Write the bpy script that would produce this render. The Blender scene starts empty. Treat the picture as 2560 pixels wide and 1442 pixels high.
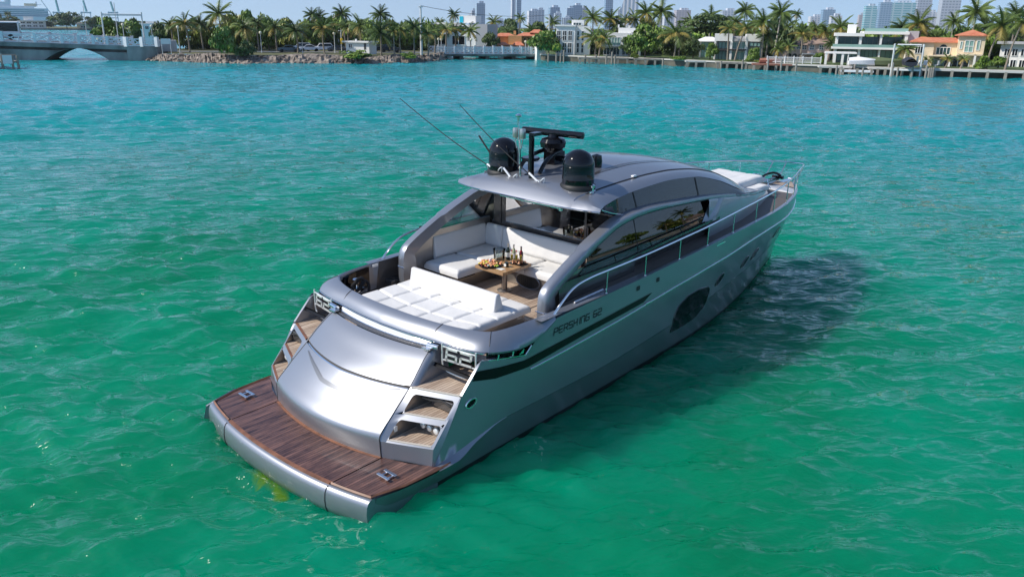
import bpy, bmesh, math, random
import numpy as np
from mathutils import Vector, Matrix
random.seed(7); rng = np.random.default_rng(7)
scn = bpy.context.scene
# ---------------------------------------------------------------- camera
CAM = Vector((-6.4765, -10.5685, 6.8701)); YAW, PITCH, ROLL = 0.726403, 0.307103, 0.013616
FPX = 2061.9                                   # focal length in pixels of a 2560 px wide frame
Fw = Vector((math.cos(YAW)*math.cos(PITCH), math.sin(YAW)*math.cos(PITCH), -math.sin(PITCH)))
Rt = Fw.cross(Vector((0, 0, 1))).normalized(); Up = Rt.cross(Fw)
Rt, Up = Rt*math.cos(ROLL)+Up*math.sin(ROLL), Up*math.cos(ROLL)-Rt*math.sin(ROLL)
cd = bpy.data.cameras.new('camera'); cam = bpy.data.objects.new('camera', cd); scn.collection.objects.link(cam)
cam.matrix_world = Matrix(((Rt.x, Up.x, -Fw.x, CAM.x), (Rt.y, Up.y, -Fw.y, CAM.y), (Rt.z, Up.z, -Fw.z, CAM.z), (0, 0, 0, 1)))
cd.sensor_width = 36; cd.lens = 36*FPX/2560; cd.clip_end = 20000; cd.clip_start = .1
scn.camera = cam
# ---------------------------------------------------------------- sky, sun, exposure
SUN_AZ, SUN_EL = math.radians(144), math.radians(43)
w = bpy.data.worlds.new('World'); scn.world = w; w.use_nodes = True
nt = w.node_tree; bgn = nt.nodes['Background']
sky = nt.nodes.new('ShaderNodeTexSky'); sky.sky_type = 'NISHITA'; sky.sun_disc = False
sky.sun_elevation = SUN_EL; sky.sun_rotation = math.radians(90)-SUN_AZ
sky.air_density = 1.0; sky.dust_density = .25; sky.ozone_density = 3.0; sky.altitude = 0
# the haze band hides the lowest degrees of sky: look the sky up a little higher
tcw = nt.nodes.new('ShaderNodeTexCoord'); adw = nt.nodes.new('ShaderNodeVectorMath'); adw.operation = 'ADD'; adw.inputs[1].default_value = (0, 0, .12)
nrm = nt.nodes.new('ShaderNodeVectorMath'); nrm.operation = 'NORMALIZE'
nt.links.new(tcw.outputs['Generated'], adw.inputs[0]); nt.links.new(adw.outputs[0], nrm.inputs[0]); nt.links.new(nrm.outputs[0], sky.inputs[0])
nt.links.new(sky.outputs[0], bgn.inputs[0]); bgn.inputs[1].default_value = .15
sd = bpy.data.lights.new('sun', 'SUN'); sd.energy = 4.4; sd.angle = math.radians(.53); sd.color = (1, .93, .83)
so = bpy.data.objects.new('sun', sd); scn.collection.objects.link(so)
so.rotation_euler = Vector((math.cos(SUN_AZ)*math.cos(SUN_EL), math.sin(SUN_AZ)*math.cos(SUN_EL), math.sin(SUN_EL))).to_track_quat('Z', 'Y').to_euler()
vs = scn.view_settings; vs.view_transform = 'Standard'; vs.look = 'None'; vs.exposure = 0.22; vs.gamma = 1; vs.use_curve_mapping = False
scn.render.engine = 'CYCLES'; scn.cycles.max_bounces = 8; scn.cycles.sample_clamp_direct = 3; scn.cycles.transparent_max_bounces = 12
# ---------------------------------------------------------------- helpers
COL = scn.collection
M = {}
def lnk(t, a, b): t.links.new(a, b)
def mat(name, col, rough=.5, metal=0, coat=0, spec=.5, var=0, vscale=3, bump=0, bscale=20, alpha=1, trans=0, emit=0, two=None, ior=1.5, detail=4, stretch=None):
    m = bpy.data.materials.new(name); m.use_nodes = True; t = m.node_tree; b = t.nodes['Principled BSDF']
    b.inputs['Base Color'].default_value = (*col, 1); b.inputs['Roughness'].default_value = rough
    b.inputs['Metallic'].default_value = metal; b.inputs['Coat Weight'].default_value = coat; b.inputs['Coat Roughness'].default_value = .04
    b.inputs['Specular IOR Level'].default_value = spec; b.inputs['IOR'].default_value = ior
    b.inputs['Transmission Weight'].default_value = trans; b.inputs['Alpha'].default_value = alpha
    tc = t.nodes.new('ShaderNodeTexCoord'); src = tc.outputs['Object']
    if stretch:
        mp = t.nodes.new('ShaderNodeMapping'); mp.inputs['Scale'].default_value = stretch; lnk(t, src, mp.inputs[0]); src = mp.outputs[0]
    if var or two:
        n = t.nodes.new('ShaderNodeTexNoise'); n.inputs['Scale'].default_value = vscale; n.inputs['Detail'].default_value = detail; lnk(t, src, n.inputs[0])
        r = t.nodes.new('ShaderNodeValToRGB'); r.color_ramp.elements[0].position = .32; r.color_ramp.elements[1].position = .68
        c2 = two if two else tuple(min(1, c*(1+var)) for c in col); c1 = col if two else tuple(c*(1-var) for c in col)
        r.color_ramp.elements[0].color = (*c1, 1); r.color_ramp.elements[1].color = (*c2, 1)
        lnk(t, n.outputs['Fac'], r.inputs[0]); lnk(t, r.outputs[0], b.inputs['Base Color'])
    if bump:
        n = t.nodes.new('ShaderNodeTexNoise'); n.inputs['Scale'].default_value = bscale; n.inputs['Detail'].default_value = 4; lnk(t, src, n.inputs[0])
        bp = t.nodes.new('ShaderNodeBump'); bp.inputs['Strength'].default_value = bump; bp.inputs['Distance'].default_value = .05
        lnk(t, n.outputs['Fac'], bp.inputs['Height']); lnk(t, bp.outputs[0], b.inputs['Normal'])
    M[name] = m; return m
class MB:
    """collects faces, then links them as ONE mesh object"""
    def __init__(s): s.v = []; s.f = []; s.mi = []
    def add(s, vs, fs, mi=0):
        o = len(s.v); s.v += [tuple(v) for v in vs]; s.f += [tuple(i+o for i in f) for f in fs]; s.mi += [mi]*len(fs); return s
    def box(s, c, d, rz=0, mi=0, taper=1):
        cx, cy, cz = c; a, b, h = d[0]/2, d[1]/2, d[2]/2; cs, sn = math.cos(rz), math.sin(rz); vs = []
        for z in (-h, h):
            k = taper if z > 0 else 1
            for x, y in ((-a, -b), (a, -b), (a, b), (-a, b)):
                x *= k; y *= k; vs.append((cx+x*cs-y*sn, cy+x*sn+y*cs, cz+z))
        return s.add(vs, [(0, 3, 2, 1), (4, 5, 6, 7), (0, 1, 5, 4), (1, 2, 6, 5), (2, 3, 7, 6), (3, 0, 4, 7)], mi)
    def grid(s, rows, mi=0, flip=False, closed=False):
        n = len(rows[0]); vs = [p for r in rows for p in r]; fs = []
        for i in range(len(rows)-1):
            for j in range(n if closed else n-1):
                k = (j+1) % n; q = (i*n+j, i*n+k, (i+1)*n+k, (i+1)*n+j); fs.append(q[::-1] if flip else q)
        return s.add(vs, fs, mi)
    def tube(s, pts, r, n=8, mi=0, cap=True):
        pts = [Vector(p) for p in pts]; rs = r if isinstance(r, (list, tuple)) else [r]*len(pts); rows = []; prev = None
        for i, p in enumerate(pts):
            d = (pts[min(i+1, len(pts)-1)]-pts[max(i-1, 0)]).normalized()
            a = Vector((0, 0, 1)) if abs(d.z) < .9 else Vector((1, 0, 0))
            if prev: a = prev
            x = (a-d*a.dot(d)).normalized(); prev = x; y = d.cross(x)
            rows.append([p+(x*math.cos(2*math.pi*k/n)+y*math.sin(2*math.pi*k/n))*rs[i] for k in range(n)])
        s.grid(rows, mi, closed=True)
        if cap:
            o = len(s.v)-n*len(rows); s.f.append(tuple(o+k for k in range(n))[::-1]); o2 = len(s.v)-n; s.f.append(tuple(o2+k for k in range(n))); s.mi += [mi, mi]
        return s
    def lathe(s, prof, c=(0, 0, 0), n=20, mi=0):
        return s.grid([[(c[0]+r*math.cos(2*math.pi*k/n), c[1]+r*math.sin(2*math.pi*k/n), c[2]+z) for k in range(n)] for r, z in prof], mi, closed=True)
    def prism(s, poly, z0, z1, mi=0):
        n = len(poly); vs = [(x, y, z0) for x, y in poly]+[(x, y, z1) for x, y in poly]
        return s.add(vs, [tuple(range(n))[::-1], tuple(range(n, 2*n))]+[(i, (i+1) % n, n+(i+1) % n, n+i) for i in range(n)], mi)
    def sweep(s, path, secs, mi=0, cap=True):
        """path rows already as lists of points (closed section)"""
        s.grid(secs, mi, closed=True)
        if cap:
            n = len(secs[0]); o = len(s.v)-n*len(secs); s.f.append(tuple(o+k for k in range(n))[::-1]); o2 = len(s.v)-n; s.f.append(tuple(o2+k for k in range(n))); s.mi += [mi, mi]
        return s
    def mirrored(s):
        o = MB(); o.add([(x, -y, z) for x, y, z in s.v], [f[::-1] for f in s.f]); o.mi = list(s.mi); return o
    def join(s, o): n0 = len(s.v); s.v += o.v; s.f += [tuple(i+n0 for i in f) for f in o.f]; s.mi += o.mi; return s
    def build(s, name, ms, parent=None, smooth=False, bevel=0, seg=2, weld=0, angle=40, solid=0):
        me = bpy.data.meshes.new(name); me.from_pydata(s.v, [], s.f)
        for m in (ms if isinstance(ms, (list, tuple)) else [ms]): me.materials.append(M[m])
        me.polygons.foreach_set('material_index', s.mi)
        bm = bmesh.new(); bm.from_mesh(me)
        if weld: bmesh.ops.remove_doubles(bm, verts=bm.verts, dist=weld)
        bmesh.ops.recalc_face_normals(bm, faces=bm.faces)
        bm.to_mesh(me); bm.free()
        if smooth:
            me.polygons.foreach_set('use_smooth', [True]*len(me.polygons))
            try: me.set_sharp_from_angle(angle=math.radians(angle))
            except Exception: pass
        me.update()
        o = bpy.data.objects.new(name, me); COL.objects.link(o)
        if parent: o.parent = parent
        if solid:
            md = o.modifiers.new('solid', 'SOLIDIFY'); md.thickness = solid; md.offset = 0
        if bevel:
            md = o.modifiers.new('bevel', 'BEVEL'); md.width = bevel; md.segments = seg; md.limit_method = 'ANGLE'; md.angle_limit = math.radians(35)
            if not smooth:
                me.polygons.foreach_set('use_smooth', [True]*len(me.polygons)); md.harden_normals = True
        return o
def tag(o, label=None, cat=None, group=None, kind=None):
    if label: o['label'] = label
    if cat: o['category'] = cat
    if group: o['group'] = group
    if kind: o['kind'] = kind
    return o
def empty(name, loc, label=None, cat=None, group=None, rz=0):
    o = bpy.data.objects.new(name, None); COL.objects.link(o); o.location = loc; o.rotation_euler = (0, 0, rz); o.empty_display_size = .2
    return tag(o, label, cat, group)
def copy_tree(o, parent=None):
    c = o.copy(); COL.objects.link(c)
    if parent: c.parent = parent
    for ch in list(o.children): copy_tree(ch, c)
    return c
def lerp(a, b, t): return a+(b-a)*t
def tab(T, x):
    """linear/smooth table lookup, T rows (x, a, b, ...)"""
    T = np.asarray(T); return [pchip(T[:, 0], T[:, k], x) for k in range(1, T.shape[1])]
def pchip(xs, ys, x):
    x = min(max(x, xs[0]), xs[-1]); i = min(max(int(np.searchsorted(xs, x))-1, 0), len(xs)-2)
    d = np.diff(ys)/np.diff(xs); n = len(xs)
    def m(k):
        if k == 0: return d[0]
        if k == n-1: return d[-1]
        return 0 if d[k-1]*d[k] <= 0 else 2*d[k-1]*d[k]/(d[k-1]+d[k])
    h = xs[i+1]-xs[i]; t = (x-xs[i])/h
    return float((2*t**3-3*t**2+1)*ys[i]+(t**3-2*t**2+t)*h*m(i)+(3*t**2-2*t**3)*ys[i+1]+(t**3-t**2)*h*m(i+1))
def spline(pts, n=8):
    """Catmull-Rom through points"""
    P = [Vector(p) for p in pts]; out = []
    for i in range(len(P)-1):
        a, b, c, d = P[max(i-1, 0)], P[i], P[i+1], P[min(i+2, len(P)-1)]
        for k in range(n):
            t = k/n; out.append(.5*((2*b)+(c-a)*t+(2*a-5*b+4*c-d)*t*t+(3*b-a-3*c+d)*t**3))
    out.append(P[-1]); return out
def rpoly(poly, r, n=4):
    """round the corners of a 2-D polygon"""
    out = []; L = len(poly)
    for i in range(L):
        p = Vector(poly[i]); a = Vector(poly[i-1])-p; b = Vector(poly[(i+1) % L])-p; k = min(r, a.length*.45, b.length*.45)
        s, e = p+a.normalized()*k, p+b.normalized()*k
        for j in range(n+1):
            t = j/n; out.append(tuple((1-t)**2*s+2*t*(1-t)*p+t*t*e))
    return out
# ---------------------------------------------------------------- water
def water_material():
    m = bpy.data.materials.new('water'); m.use_nodes = True; t = m.node_tree; b = t.nodes['Principled BSDF']
    b.inputs['IOR'].default_value = 1.38
    # light scatters about in the water, so shadows on it are soft
    b.subsurface_method = 'BURLEY'; b.inputs['Subsurface Weight'].default_value = 1; b.inputs['Subsurface Radius'].default_value = (.6, 1.0, .9); b.inputs['Subsurface Scale'].default_value = 2.6
    tc = t.nodes.new('ShaderNodeTexCoord')
    def noise(scale, detail=3, st=(1, 1, 1), rot=0, dist=0):
        mp = t.nodes.new('ShaderNodeMapping'); mp.vector_type = 'TEXTURE'; mp.inputs['Scale'].default_value = st; mp.inputs['Rotation'].default_value = (0, 0, rot); lnk(t, tc.outputs['Object'], mp.inputs[0])
        n = t.nodes.new('ShaderNodeTexNoise'); n.inputs['Scale'].default_value = scale; n.inputs['Detail'].default_value = detail; n.inputs['Distortion'].default_value = dist; lnk(t, mp.outputs[0], n.inputs[0]); return n.outputs['Fac']
    big = noise(.09, 4, (1, .5, 1), .6)
    r = t.nodes.new('ShaderNodeValToRGB'); r.color_ramp.elements[0].position = .35; r.color_ramp.elements[1].position = .7
    r.color_ramp.elements[0].color = (.0, .142, .060, 1); r.color_ramp.elements[1].color = (.0, .205, .118, 1)
    lnk(t, big, r.inputs[0])
    # base colour turns bluer with distance, painting in sky reflection and depth
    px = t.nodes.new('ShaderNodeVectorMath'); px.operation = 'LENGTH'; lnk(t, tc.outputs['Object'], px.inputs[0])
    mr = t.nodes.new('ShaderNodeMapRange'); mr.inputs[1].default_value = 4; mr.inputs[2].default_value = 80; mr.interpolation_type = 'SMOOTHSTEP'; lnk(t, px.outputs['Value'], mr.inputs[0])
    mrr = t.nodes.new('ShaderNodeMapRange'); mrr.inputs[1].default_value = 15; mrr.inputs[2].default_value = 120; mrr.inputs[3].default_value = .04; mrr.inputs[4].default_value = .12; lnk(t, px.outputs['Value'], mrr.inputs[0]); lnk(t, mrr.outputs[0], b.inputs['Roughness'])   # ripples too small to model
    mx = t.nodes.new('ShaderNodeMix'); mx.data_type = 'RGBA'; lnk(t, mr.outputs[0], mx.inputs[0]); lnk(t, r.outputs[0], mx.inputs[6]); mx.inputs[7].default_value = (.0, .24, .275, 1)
    # yellow-green reflection of trim tabs and exhaust, painted into the colour behind the stern
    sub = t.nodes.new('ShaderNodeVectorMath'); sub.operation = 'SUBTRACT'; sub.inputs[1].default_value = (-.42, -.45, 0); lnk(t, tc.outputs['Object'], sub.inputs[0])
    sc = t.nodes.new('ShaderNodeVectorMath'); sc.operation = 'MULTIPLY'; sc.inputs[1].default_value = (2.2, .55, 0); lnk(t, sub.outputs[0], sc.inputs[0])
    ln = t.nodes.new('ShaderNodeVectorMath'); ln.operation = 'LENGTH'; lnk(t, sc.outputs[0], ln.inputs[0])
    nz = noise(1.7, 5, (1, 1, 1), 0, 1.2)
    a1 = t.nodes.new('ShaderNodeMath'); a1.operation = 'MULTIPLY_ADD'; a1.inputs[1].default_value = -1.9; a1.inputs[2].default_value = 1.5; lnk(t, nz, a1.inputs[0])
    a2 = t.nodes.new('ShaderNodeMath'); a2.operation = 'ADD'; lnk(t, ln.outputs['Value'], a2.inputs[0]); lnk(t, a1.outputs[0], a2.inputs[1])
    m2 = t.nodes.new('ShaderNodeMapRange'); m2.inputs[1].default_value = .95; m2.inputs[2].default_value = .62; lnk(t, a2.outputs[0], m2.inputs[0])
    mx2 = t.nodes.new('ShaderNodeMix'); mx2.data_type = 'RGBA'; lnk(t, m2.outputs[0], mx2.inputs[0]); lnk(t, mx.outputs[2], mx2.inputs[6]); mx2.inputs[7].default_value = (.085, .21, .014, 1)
    # flecks of foam at the stern corner and where the cooling water comes out
    prev = mx2.outputs[2]
    fz = noise(3.2, 6, (1, 1, 1), 0, 1.5)
    for cx, cy, sx_, sy_, th in ((-.40, -2.0, 1.5, 1.1, .64), (3.1, -2.55, 2.2, 2.0, .56), (16.9, -.6, .8, 1.2, .60)):
        su = t.nodes.new('ShaderNodeVectorMath'); su.operation = 'SUBTRACT'; su.inputs[1].default_value = (cx, cy, 0); lnk(t, tc.outputs['Object'], su.inputs[0])
        ms = t.nodes.new('ShaderNodeVectorMath'); ms.operation = 'MULTIPLY'; ms.inputs[1].default_value = (sx_, sy_, 0); lnk(t, su.outputs[0], ms.inputs[0])
        le = t.nodes.new('ShaderNodeVectorMath'); le.operation = 'LENGTH'; lnk(t, ms.outputs[0], le.inputs[0])
        q1 = t.nodes.new('ShaderNodeMath'); q1.operation = 'MULTIPLY_ADD'; q1.inputs[1].default_value = -.22; lnk(t, le.outputs['Value'], q1.inputs[0]); lnk(t, fz, q1.inputs[2])
        q2 = t.nodes.new('ShaderNodeMapRange'); q2.inputs[1].default_value = th-.1; q2.inputs[2].default_value = th+.06; q2.inputs[4].default_value = .5; lnk(t, q1.outputs[0], q2.inputs[0])
        qm = t.nodes.new('ShaderNodeMix'); qm.data_type = 'RGBA'; lnk(t, q2.outputs[0], qm.inputs[0]); lnk(t, prev, qm.inputs[6]); qm.inputs[7].default_value = (.6, .72, .68, 1); prev = qm.outputs[2]
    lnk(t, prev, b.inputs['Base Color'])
    def ridge(n):
        a = t.nodes.new('ShaderNodeMath'); a.operation = 'MULTIPLY_ADD'; a.inputs[1].default_value = 2; a.inputs[2].default_value = -1; lnk(t, n, a.inputs[0])
        b_ = t.nodes.new('ShaderNodeMath'); b_.operation = 'ABSOLUTE'; lnk(t, a.outputs[0], b_.inputs[0])
        c = t.nodes.new('ShaderNodeMath'); c.operation = 'MULTIPLY'; c.inputs[1].default_value = -1; lnk(t, b_.outputs[0], c.inputs[0]); return c.outputs[0]
    f0 = noise(1.35, 2, (2.7, 1, 1), CREST+.1, .25); f1 = ridge(noise(2.3, 2, (2.6, 1, 1), CREST-.1, .2)); f2 = noise(7, 2, (1.7, 1, 1), CREST, .2)
    a0 = t.nodes.new('ShaderNodeMath'); a0.operation = 'MULTIPLY'; a0.inputs[1].default_value = 1.0; lnk(t, f0, a0.inputs[0])
    ad = t.nodes.new('ShaderNodeMath'); ad.operation = 'MULTIPLY_ADD'; ad.inputs[1].default_value = .30; lnk(t, f1, ad.inputs[0]); lnk(t, a0.outputs[0], ad.inputs[2])
    ae = t.nodes.new('ShaderNodeMath'); ae.operation = 'MULTIPLY_ADD'; ae.inputs[1].default_value = .12; lnk(t, f2, ae.inputs[0]); lnk(t, ad.outputs[0], ae.inputs[2])
    bp = t.nodes.new('ShaderNodeBump'); bp.inputs['Strength'].default_value = 1.0; bp.inputs['Distance'].default_value = .26; lnk(t, ae.outputs[0], bp.inputs['Height']); lnk(t, bp.outputs[0], b.inputs['Normal'])
    M['water'] = m
CREST = math.radians(-40)
def make_water():
    water_material()
    # rings of cells that widen with distance (fine where the yacht lies), a full disc out to the horizon
    NA1, NA2, NR = 860, 150, 1250
    c0 = np.array([CAM.x, CAM.y])
    a1 = np.linspace(YAW-.72, YAW+.72, NA1); a2 = np.linspace(YAW+.72, YAW-.72+2*math.pi, NA2)[1:-1]
    ang = np.concatenate([a1, a2]); NA = len(ang)
    rad = 4.0*(9000/4.0)**np.linspace(0, 1, NR)
    A, R = np.meshgrid(ang, rad); X = c0[0]+R*np.cos(A); Y = c0[1]+R*np.sin(A)
    cell = R*.0062
    Z = np.zeros_like(X)
    th0 = CREST-math.pi/2
    for i in range(150):
        wl = float(np.exp(rng.uniform(math.log(.28), math.log(6.0)))); th = th0+rng.normal(0, .6 if wl < 1.5 else .45)
        k = 2*math.pi/wl; amp = .0078*wl**1.0*(1.0 if wl < .8 else (.8/wl)**1.15)
        att = np.clip((wl/cell-2.0)/2.5, 0, 1)*(1+(np.clip((R-16)/40, 0, 1.7) if wl > .8 else 0))
        ph = k*(X*math.cos(th)+Y*math.sin(th))+rng.uniform(0, 6.28)
        s = np.sin(ph+.35*np.sin(.31*X+.23*Y+i))
        Z += att*amp*(np.exp(1.1*s)-1.3) if i % 3 else att*amp*1.3*s
    # gusts: patches of calmer and rougher water
    g = .8+.28*np.sin(.11*X+.07*Y+1.3)+.22*np.sin(-.05*X+.16*Y+.4)
    Z = Z*np.clip(g, .35, 1.4)
    Z -= Z[(R > 8) & (R < 60)].mean(); Z[R > 800] *= .2
    v = np.stack([X, Y, Z], -1).reshape(-1, 3)
    i = np.arange(NR-1)[:, None]*NA; j = np.arange(NA)[None, :]; j2 = (j+1) % NA
    f = np.stack([i+j, i+NA+j, i+NA+j2, i+j2], -1).reshape(-1, 4)
    v = np.vstack([v, [[c0[0], c0[1], 0]]]); n0 = len(v)-1
    me = bpy.data.meshes.new('water'); nf = len(f)+NA
    me.vertices.add(len(v)); me.vertices.foreach_set('co', v.ravel())
    tri = np.stack([np.full(NA, n0), np.arange(NA), (np.arange(NA)+1) % NA], -1)
    lv = np.concatenate([f.ravel(), tri.ravel()]); ls = np.concatenate([np.arange(len(f))*4, len(f)*4+np.arange(NA)*3])
    me.loops.add(len(lv)); me.loops.foreach_set('vertex_index', lv.astype(np.int32))
    me.polygons.add(nf); me.polygons.foreach_set('loop_start', ls.astype(np.int32))
    me.update(calc_edges=True); me.validate(); me.polygons.foreach_set('use_smooth', [True]*len(me.polygons))
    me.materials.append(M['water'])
    o = bpy.data.objects.new('water', me); COL.objects.link(o); tag(o, 'rippled emerald and turquoise bay water around the yacht', 'water', kind='structure'); return o
water = make_water()
# ================================================================ MOTOR YACHT
from mathutils.bvhtree import BVHTree
mat('paint', (.275, .292, .332), .39, .68, .6, var=.03, vscale=400)
mat('crease_grey', (.16, .17, .19), .4, .6)
mat('paint_warm', (.30, .275, .255), .3, .7, .5)
mat('dark_panel', (.085, .08, .08), .22, .35, .6)
mat('antifoul', (.012, .013, .018), .5)
mat('chrome', (.78, .78, .79), .09, 1)
mat('black_gloss', (.005, .005, .007), .07, 0, 0, spec=.45)
mat('black_satin', (.004, .004, .005), .3, 0, 0, spec=.25)
mat('porthole_glass', (.003, .004, .005), .12, 0, 0, spec=.18)
mat('bright_steel', (.80, .81, .80), .32, .5)
mat('glass_dark_solid', (.008, .009, .011), .03, 0, .6)
mat('black_matt', (.012, .012, .013), .55)
mat('rubber', (.02, .02, .022), .7)
mat('seam', (.03, .03, .033), .6)
mat('vinyl', (.66, .655, .645), .55, bump=.3, bscale=5)
mat('vinyl_line', (.55, .54, .53), .6)
mat('white_strip', (.78, .79, .80), .3, .3, .4)
mat('foredeck', (.55, .56, .58), .42, .2, .2)
mat('side_deck', (.10, .085, .075), .6)
mat('grille', (.05, .05, .05), .5, .3)
mat('headliner', (.30, .29, .28), .6)
mat('carpet', (.10, .085, .07), .9)
mat('cream', (.52, .48, .42), .6)
mat('rope', (.012, .012, .014), .85, bump=.4, bscale=60)
mat('brown_leather', (.16, .07, .03), .45)
def plank_mat(name, dark, light, caulk, pitch, streak=1.0, rough=.5, coat=0, axis='Y'):
    m = bpy.data.materials.new(name); m.use_nodes = True; t = m.node_tree; b = t.nodes['Principled BSDF']; b.inputs['Roughness'].default_value = rough; b.inputs['Coat Weight'].default_value = coat
    tc = t.nodes.new('ShaderNodeTexCoord'); sp = t.nodes.new('ShaderNodeSeparateXYZ'); lnk(t, tc.outputs['Object'], sp.inputs[0])
    d = t.nodes.new('ShaderNodeMath'); d.operation = 'DIVIDE'; lnk(t, sp.outputs[axis], d.inputs[0]); d.inputs[1].default_value = pitch
    fr = t.nodes.new('ShaderNodeMath'); fr.operation = 'FRACT'; lnk(t, d.outputs[0], fr.inputs[0])
    fl = t.nodes.new('ShaderNodeMath'); fl.operation = 'FLOOR'; lnk(t, d.outputs[0], fl.inputs[0])
    lt = t.nodes.new('ShaderNodeMath'); lt.operation = 'LESS_THAN'; lt.inputs[1].default_value = .13; lnk(t, fr.outputs[0], lt.inputs[0])
    oth = 'X' if axis == 'Y' else 'Y'
    xs = t.nodes.new('ShaderNodeMath'); xs.operation = 'MULTIPLY'; xs.inputs[1].default_value = .55; lnk(t, sp.outputs[oth], xs.inputs[0])
    cb = t.nodes.new('ShaderNodeCombineXYZ'); lnk(t, fl.outputs[0], cb.inputs[0]); lnk(t, xs.outputs[0], cb.inputs[1])
    n = t.nodes.new('ShaderNodeTexNoise'); n.inputs['Scale'].default_value = 1.37; n.inputs['Detail'].default_value = 5; n.inputs['Roughness'].default_value = .65; lnk(t, cb.outputs[0], n.inputs[0])
    fine = t.nodes.new('ShaderNodeMapping'); fine.inputs['Scale'].default_value = (3, 60, 3) if axis == 'Y' else (60, 3, 3); lnk(t, tc.outputs['Object'], fine.inputs[0])
    n2 = t.nodes.new('ShaderNodeTexNoise'); n2.inputs['Scale'].default_value = 1.0; n2.inputs['Detail'].default_value = 3; lnk(t, fine.outputs[0], n2.inputs[0])
    mm = t.nodes.new('ShaderNodeMath'); mm.operation = 'MULTIPLY_ADD'; mm.inputs[1].default_value = .45; lnk(t, n2.outputs['Fac'], mm.inputs[0]); lnk(t, n.outputs['Fac'], mm.inputs[2])
    r = t.nodes.new('ShaderNodeValToRGB'); r.color_ramp.elements[0].position = .55; r.color_ramp.elements[1].position = .92
    r.color_ramp.elements[0].color = (*dark, 1); r.color_ramp.elements[1].color = (*light, 1); lnk(t, mm.outputs[0], r.inputs[0])
    mx = t.nodes.new('ShaderNodeMix'); mx.data_type = 'RGBA'; lnk(t, lt.outputs[0], mx.inputs[0]); lnk(t, r.outputs[0], mx.inputs[6]); mx.inputs[7].default_value = (*caulk, 1)
    lnk(t, mx.outputs[2], b.inputs['Base Color']); M[name] = m
plank_mat('teak_wet', (.022, .007, .0065), (.21, .105, .078), (.012, .006, .006), .052, rough=.36, coat=.15)
plank_mat('teak', (.27, .19, .14), (.56, .45, .35), (.07, .05, .04), .058, rough=.6)
mat('teak_edge', (.20, .085, .045), .5, var=.3, vscale=6)
plank_mat('table_wood', (.30, .165, .075), (.46, .29, .15), (.30, .17, .08), .12, rough=.35, coat=.3, axis='X')
def glass_mat(name, tint, ior=1.5, rough=.01):
    m = bpy.data.materials.new(name); m.use_nodes = True; t = m.node_tree; t.nodes.clear(); out = t.nodes.new('ShaderNodeOutputMaterial')
    tr = t.nodes.new('ShaderNodeBsdfTransparent'); tr.inputs[0].default_value = (*tint, 1); gl = t.nodes.new('ShaderNodeBsdfGlossy'); gl.inputs['Roughness'].default_value = rough
    fr = t.nodes.new('ShaderNodeFresnel'); fr.inputs[0].default_value = ior; mx = t.nodes.new('ShaderNodeMixShader')
    lnk(t, fr.outputs[0], mx.inputs[0]); lnk(t, tr.outputs[0], mx.inputs[1]); lnk(t, gl.outputs[0], mx.inputs[2]); lnk(t, mx.outputs[0], out.inputs[0]); M[name] = m
glass_mat('glass_dark', (.02, .02, .022), 1.8); glass_mat('glass_tint', (.22, .245, .25), 1.5); glass_mat('glass_port_lit', (.30, .36, .37), 1.25); glass_mat('glass_clear', (.82, .86, .86), 1.45)  # port side: same window glass, tint and reflection set as if seen lit
yacht = empty('motor_yacht', (0, 0, 0), 'long silver-grey sport motor yacht with white sunpad, lying at anchor in the bay', 'yacht')
yacht.rotation_euler = (0.02287, -0.02618, 0); YR = yacht.rotation_euler.to_matrix()
def bw(p): return YR @ Vector(p)
def yb(mb, name, m, parent=None, **k): return mb.build(name, m, parent or yacht, **k)
# ---- hull lines (x forward, half breadth y, height z)
S_ = [(2.2, 2.24, 1.88), (2.45, 2.28, 1.83), (3.15, 2.345, 1.70), (3.32, 2.355, 1.86), (3.9, 2.34, 2.12), (5.4, 2.34, 2.17), (6.7, 2.335, 2.20), (8, 2.32, 2.24), (9.2, 2.29, 2.27), (10.4, 2.24, 2.29), (11.75, 2.13, 2.28), (13, 1.98, 2.25), (14.2, 1.76, 2.21), (15.3, 1.47, 2.16), (16.3, 1.13, 2.09), (17.2, .76, 2.01), (18, .38, 1.93), (18.4, .15, 1.89), (18.6, 0, 1.87)]
R_ = [(1.74, 2.24, 1.40), (2.4, 2.31, 1.40), (3.37, 2.355, 1.42), (5.45, 2.36, 1.53), (8.18, 2.33, 1.72), (9.82, 2.26, 1.79), (11.87, 2.03, 1.81), (13.27, 1.85, 1.80), (14.3, 1.69, 1.78), (15.4, 1.41, 1.75), (16.4, 1.06, 1.73), (17.3, .68, 1.70), (18.1, .28, 1.66), (18.55, 0, 1.64)]
K_ = [(1.15, 2.24, .44), (1.5, 2.29, .52), (2.1, 2.33, .66), (2.7, 2.335, .74), (5.13, 2.32, .72), (7.79, 2.25, .80), (10, 2.07, .88), (12, 1.82, .93), (14, 1.46, .98), (15.8, 1.01, 1.02), (17.2, .52, 1.05), (18.0, .18, 1.05), (18.3, 0, 1.05)]
F_ = [(.04, 2.22, .42), (.5, 2.33, .43), (1.5, 2.385, .44), (2.0, 2.355, .60), (2.7, 2.337, .735), (5.13, 2.322, .715), (7.79, 2.252, .795), (10, 2.072, .875), (12, 1.822, .925), (14, 1.462, .975), (15.8, 1.012, 1.015), (17.2, .522, 1.045), (18.0, .182, 1.045), (18.3, 0, 1.045)]
W_ = [(.02, 2.13, .05), (1.8, 2.15, .06), (4.16, 2.04, .0), (6.32, 1.93, -.06), (9.2, 1.77, -.13), (11, 1.57, -.19), (13, 1.21, -.24), (14.5, .85, -.29), (16, .45, -.33), (17.1, .15, -.36), (17.65, 0, -.37)]
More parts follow.
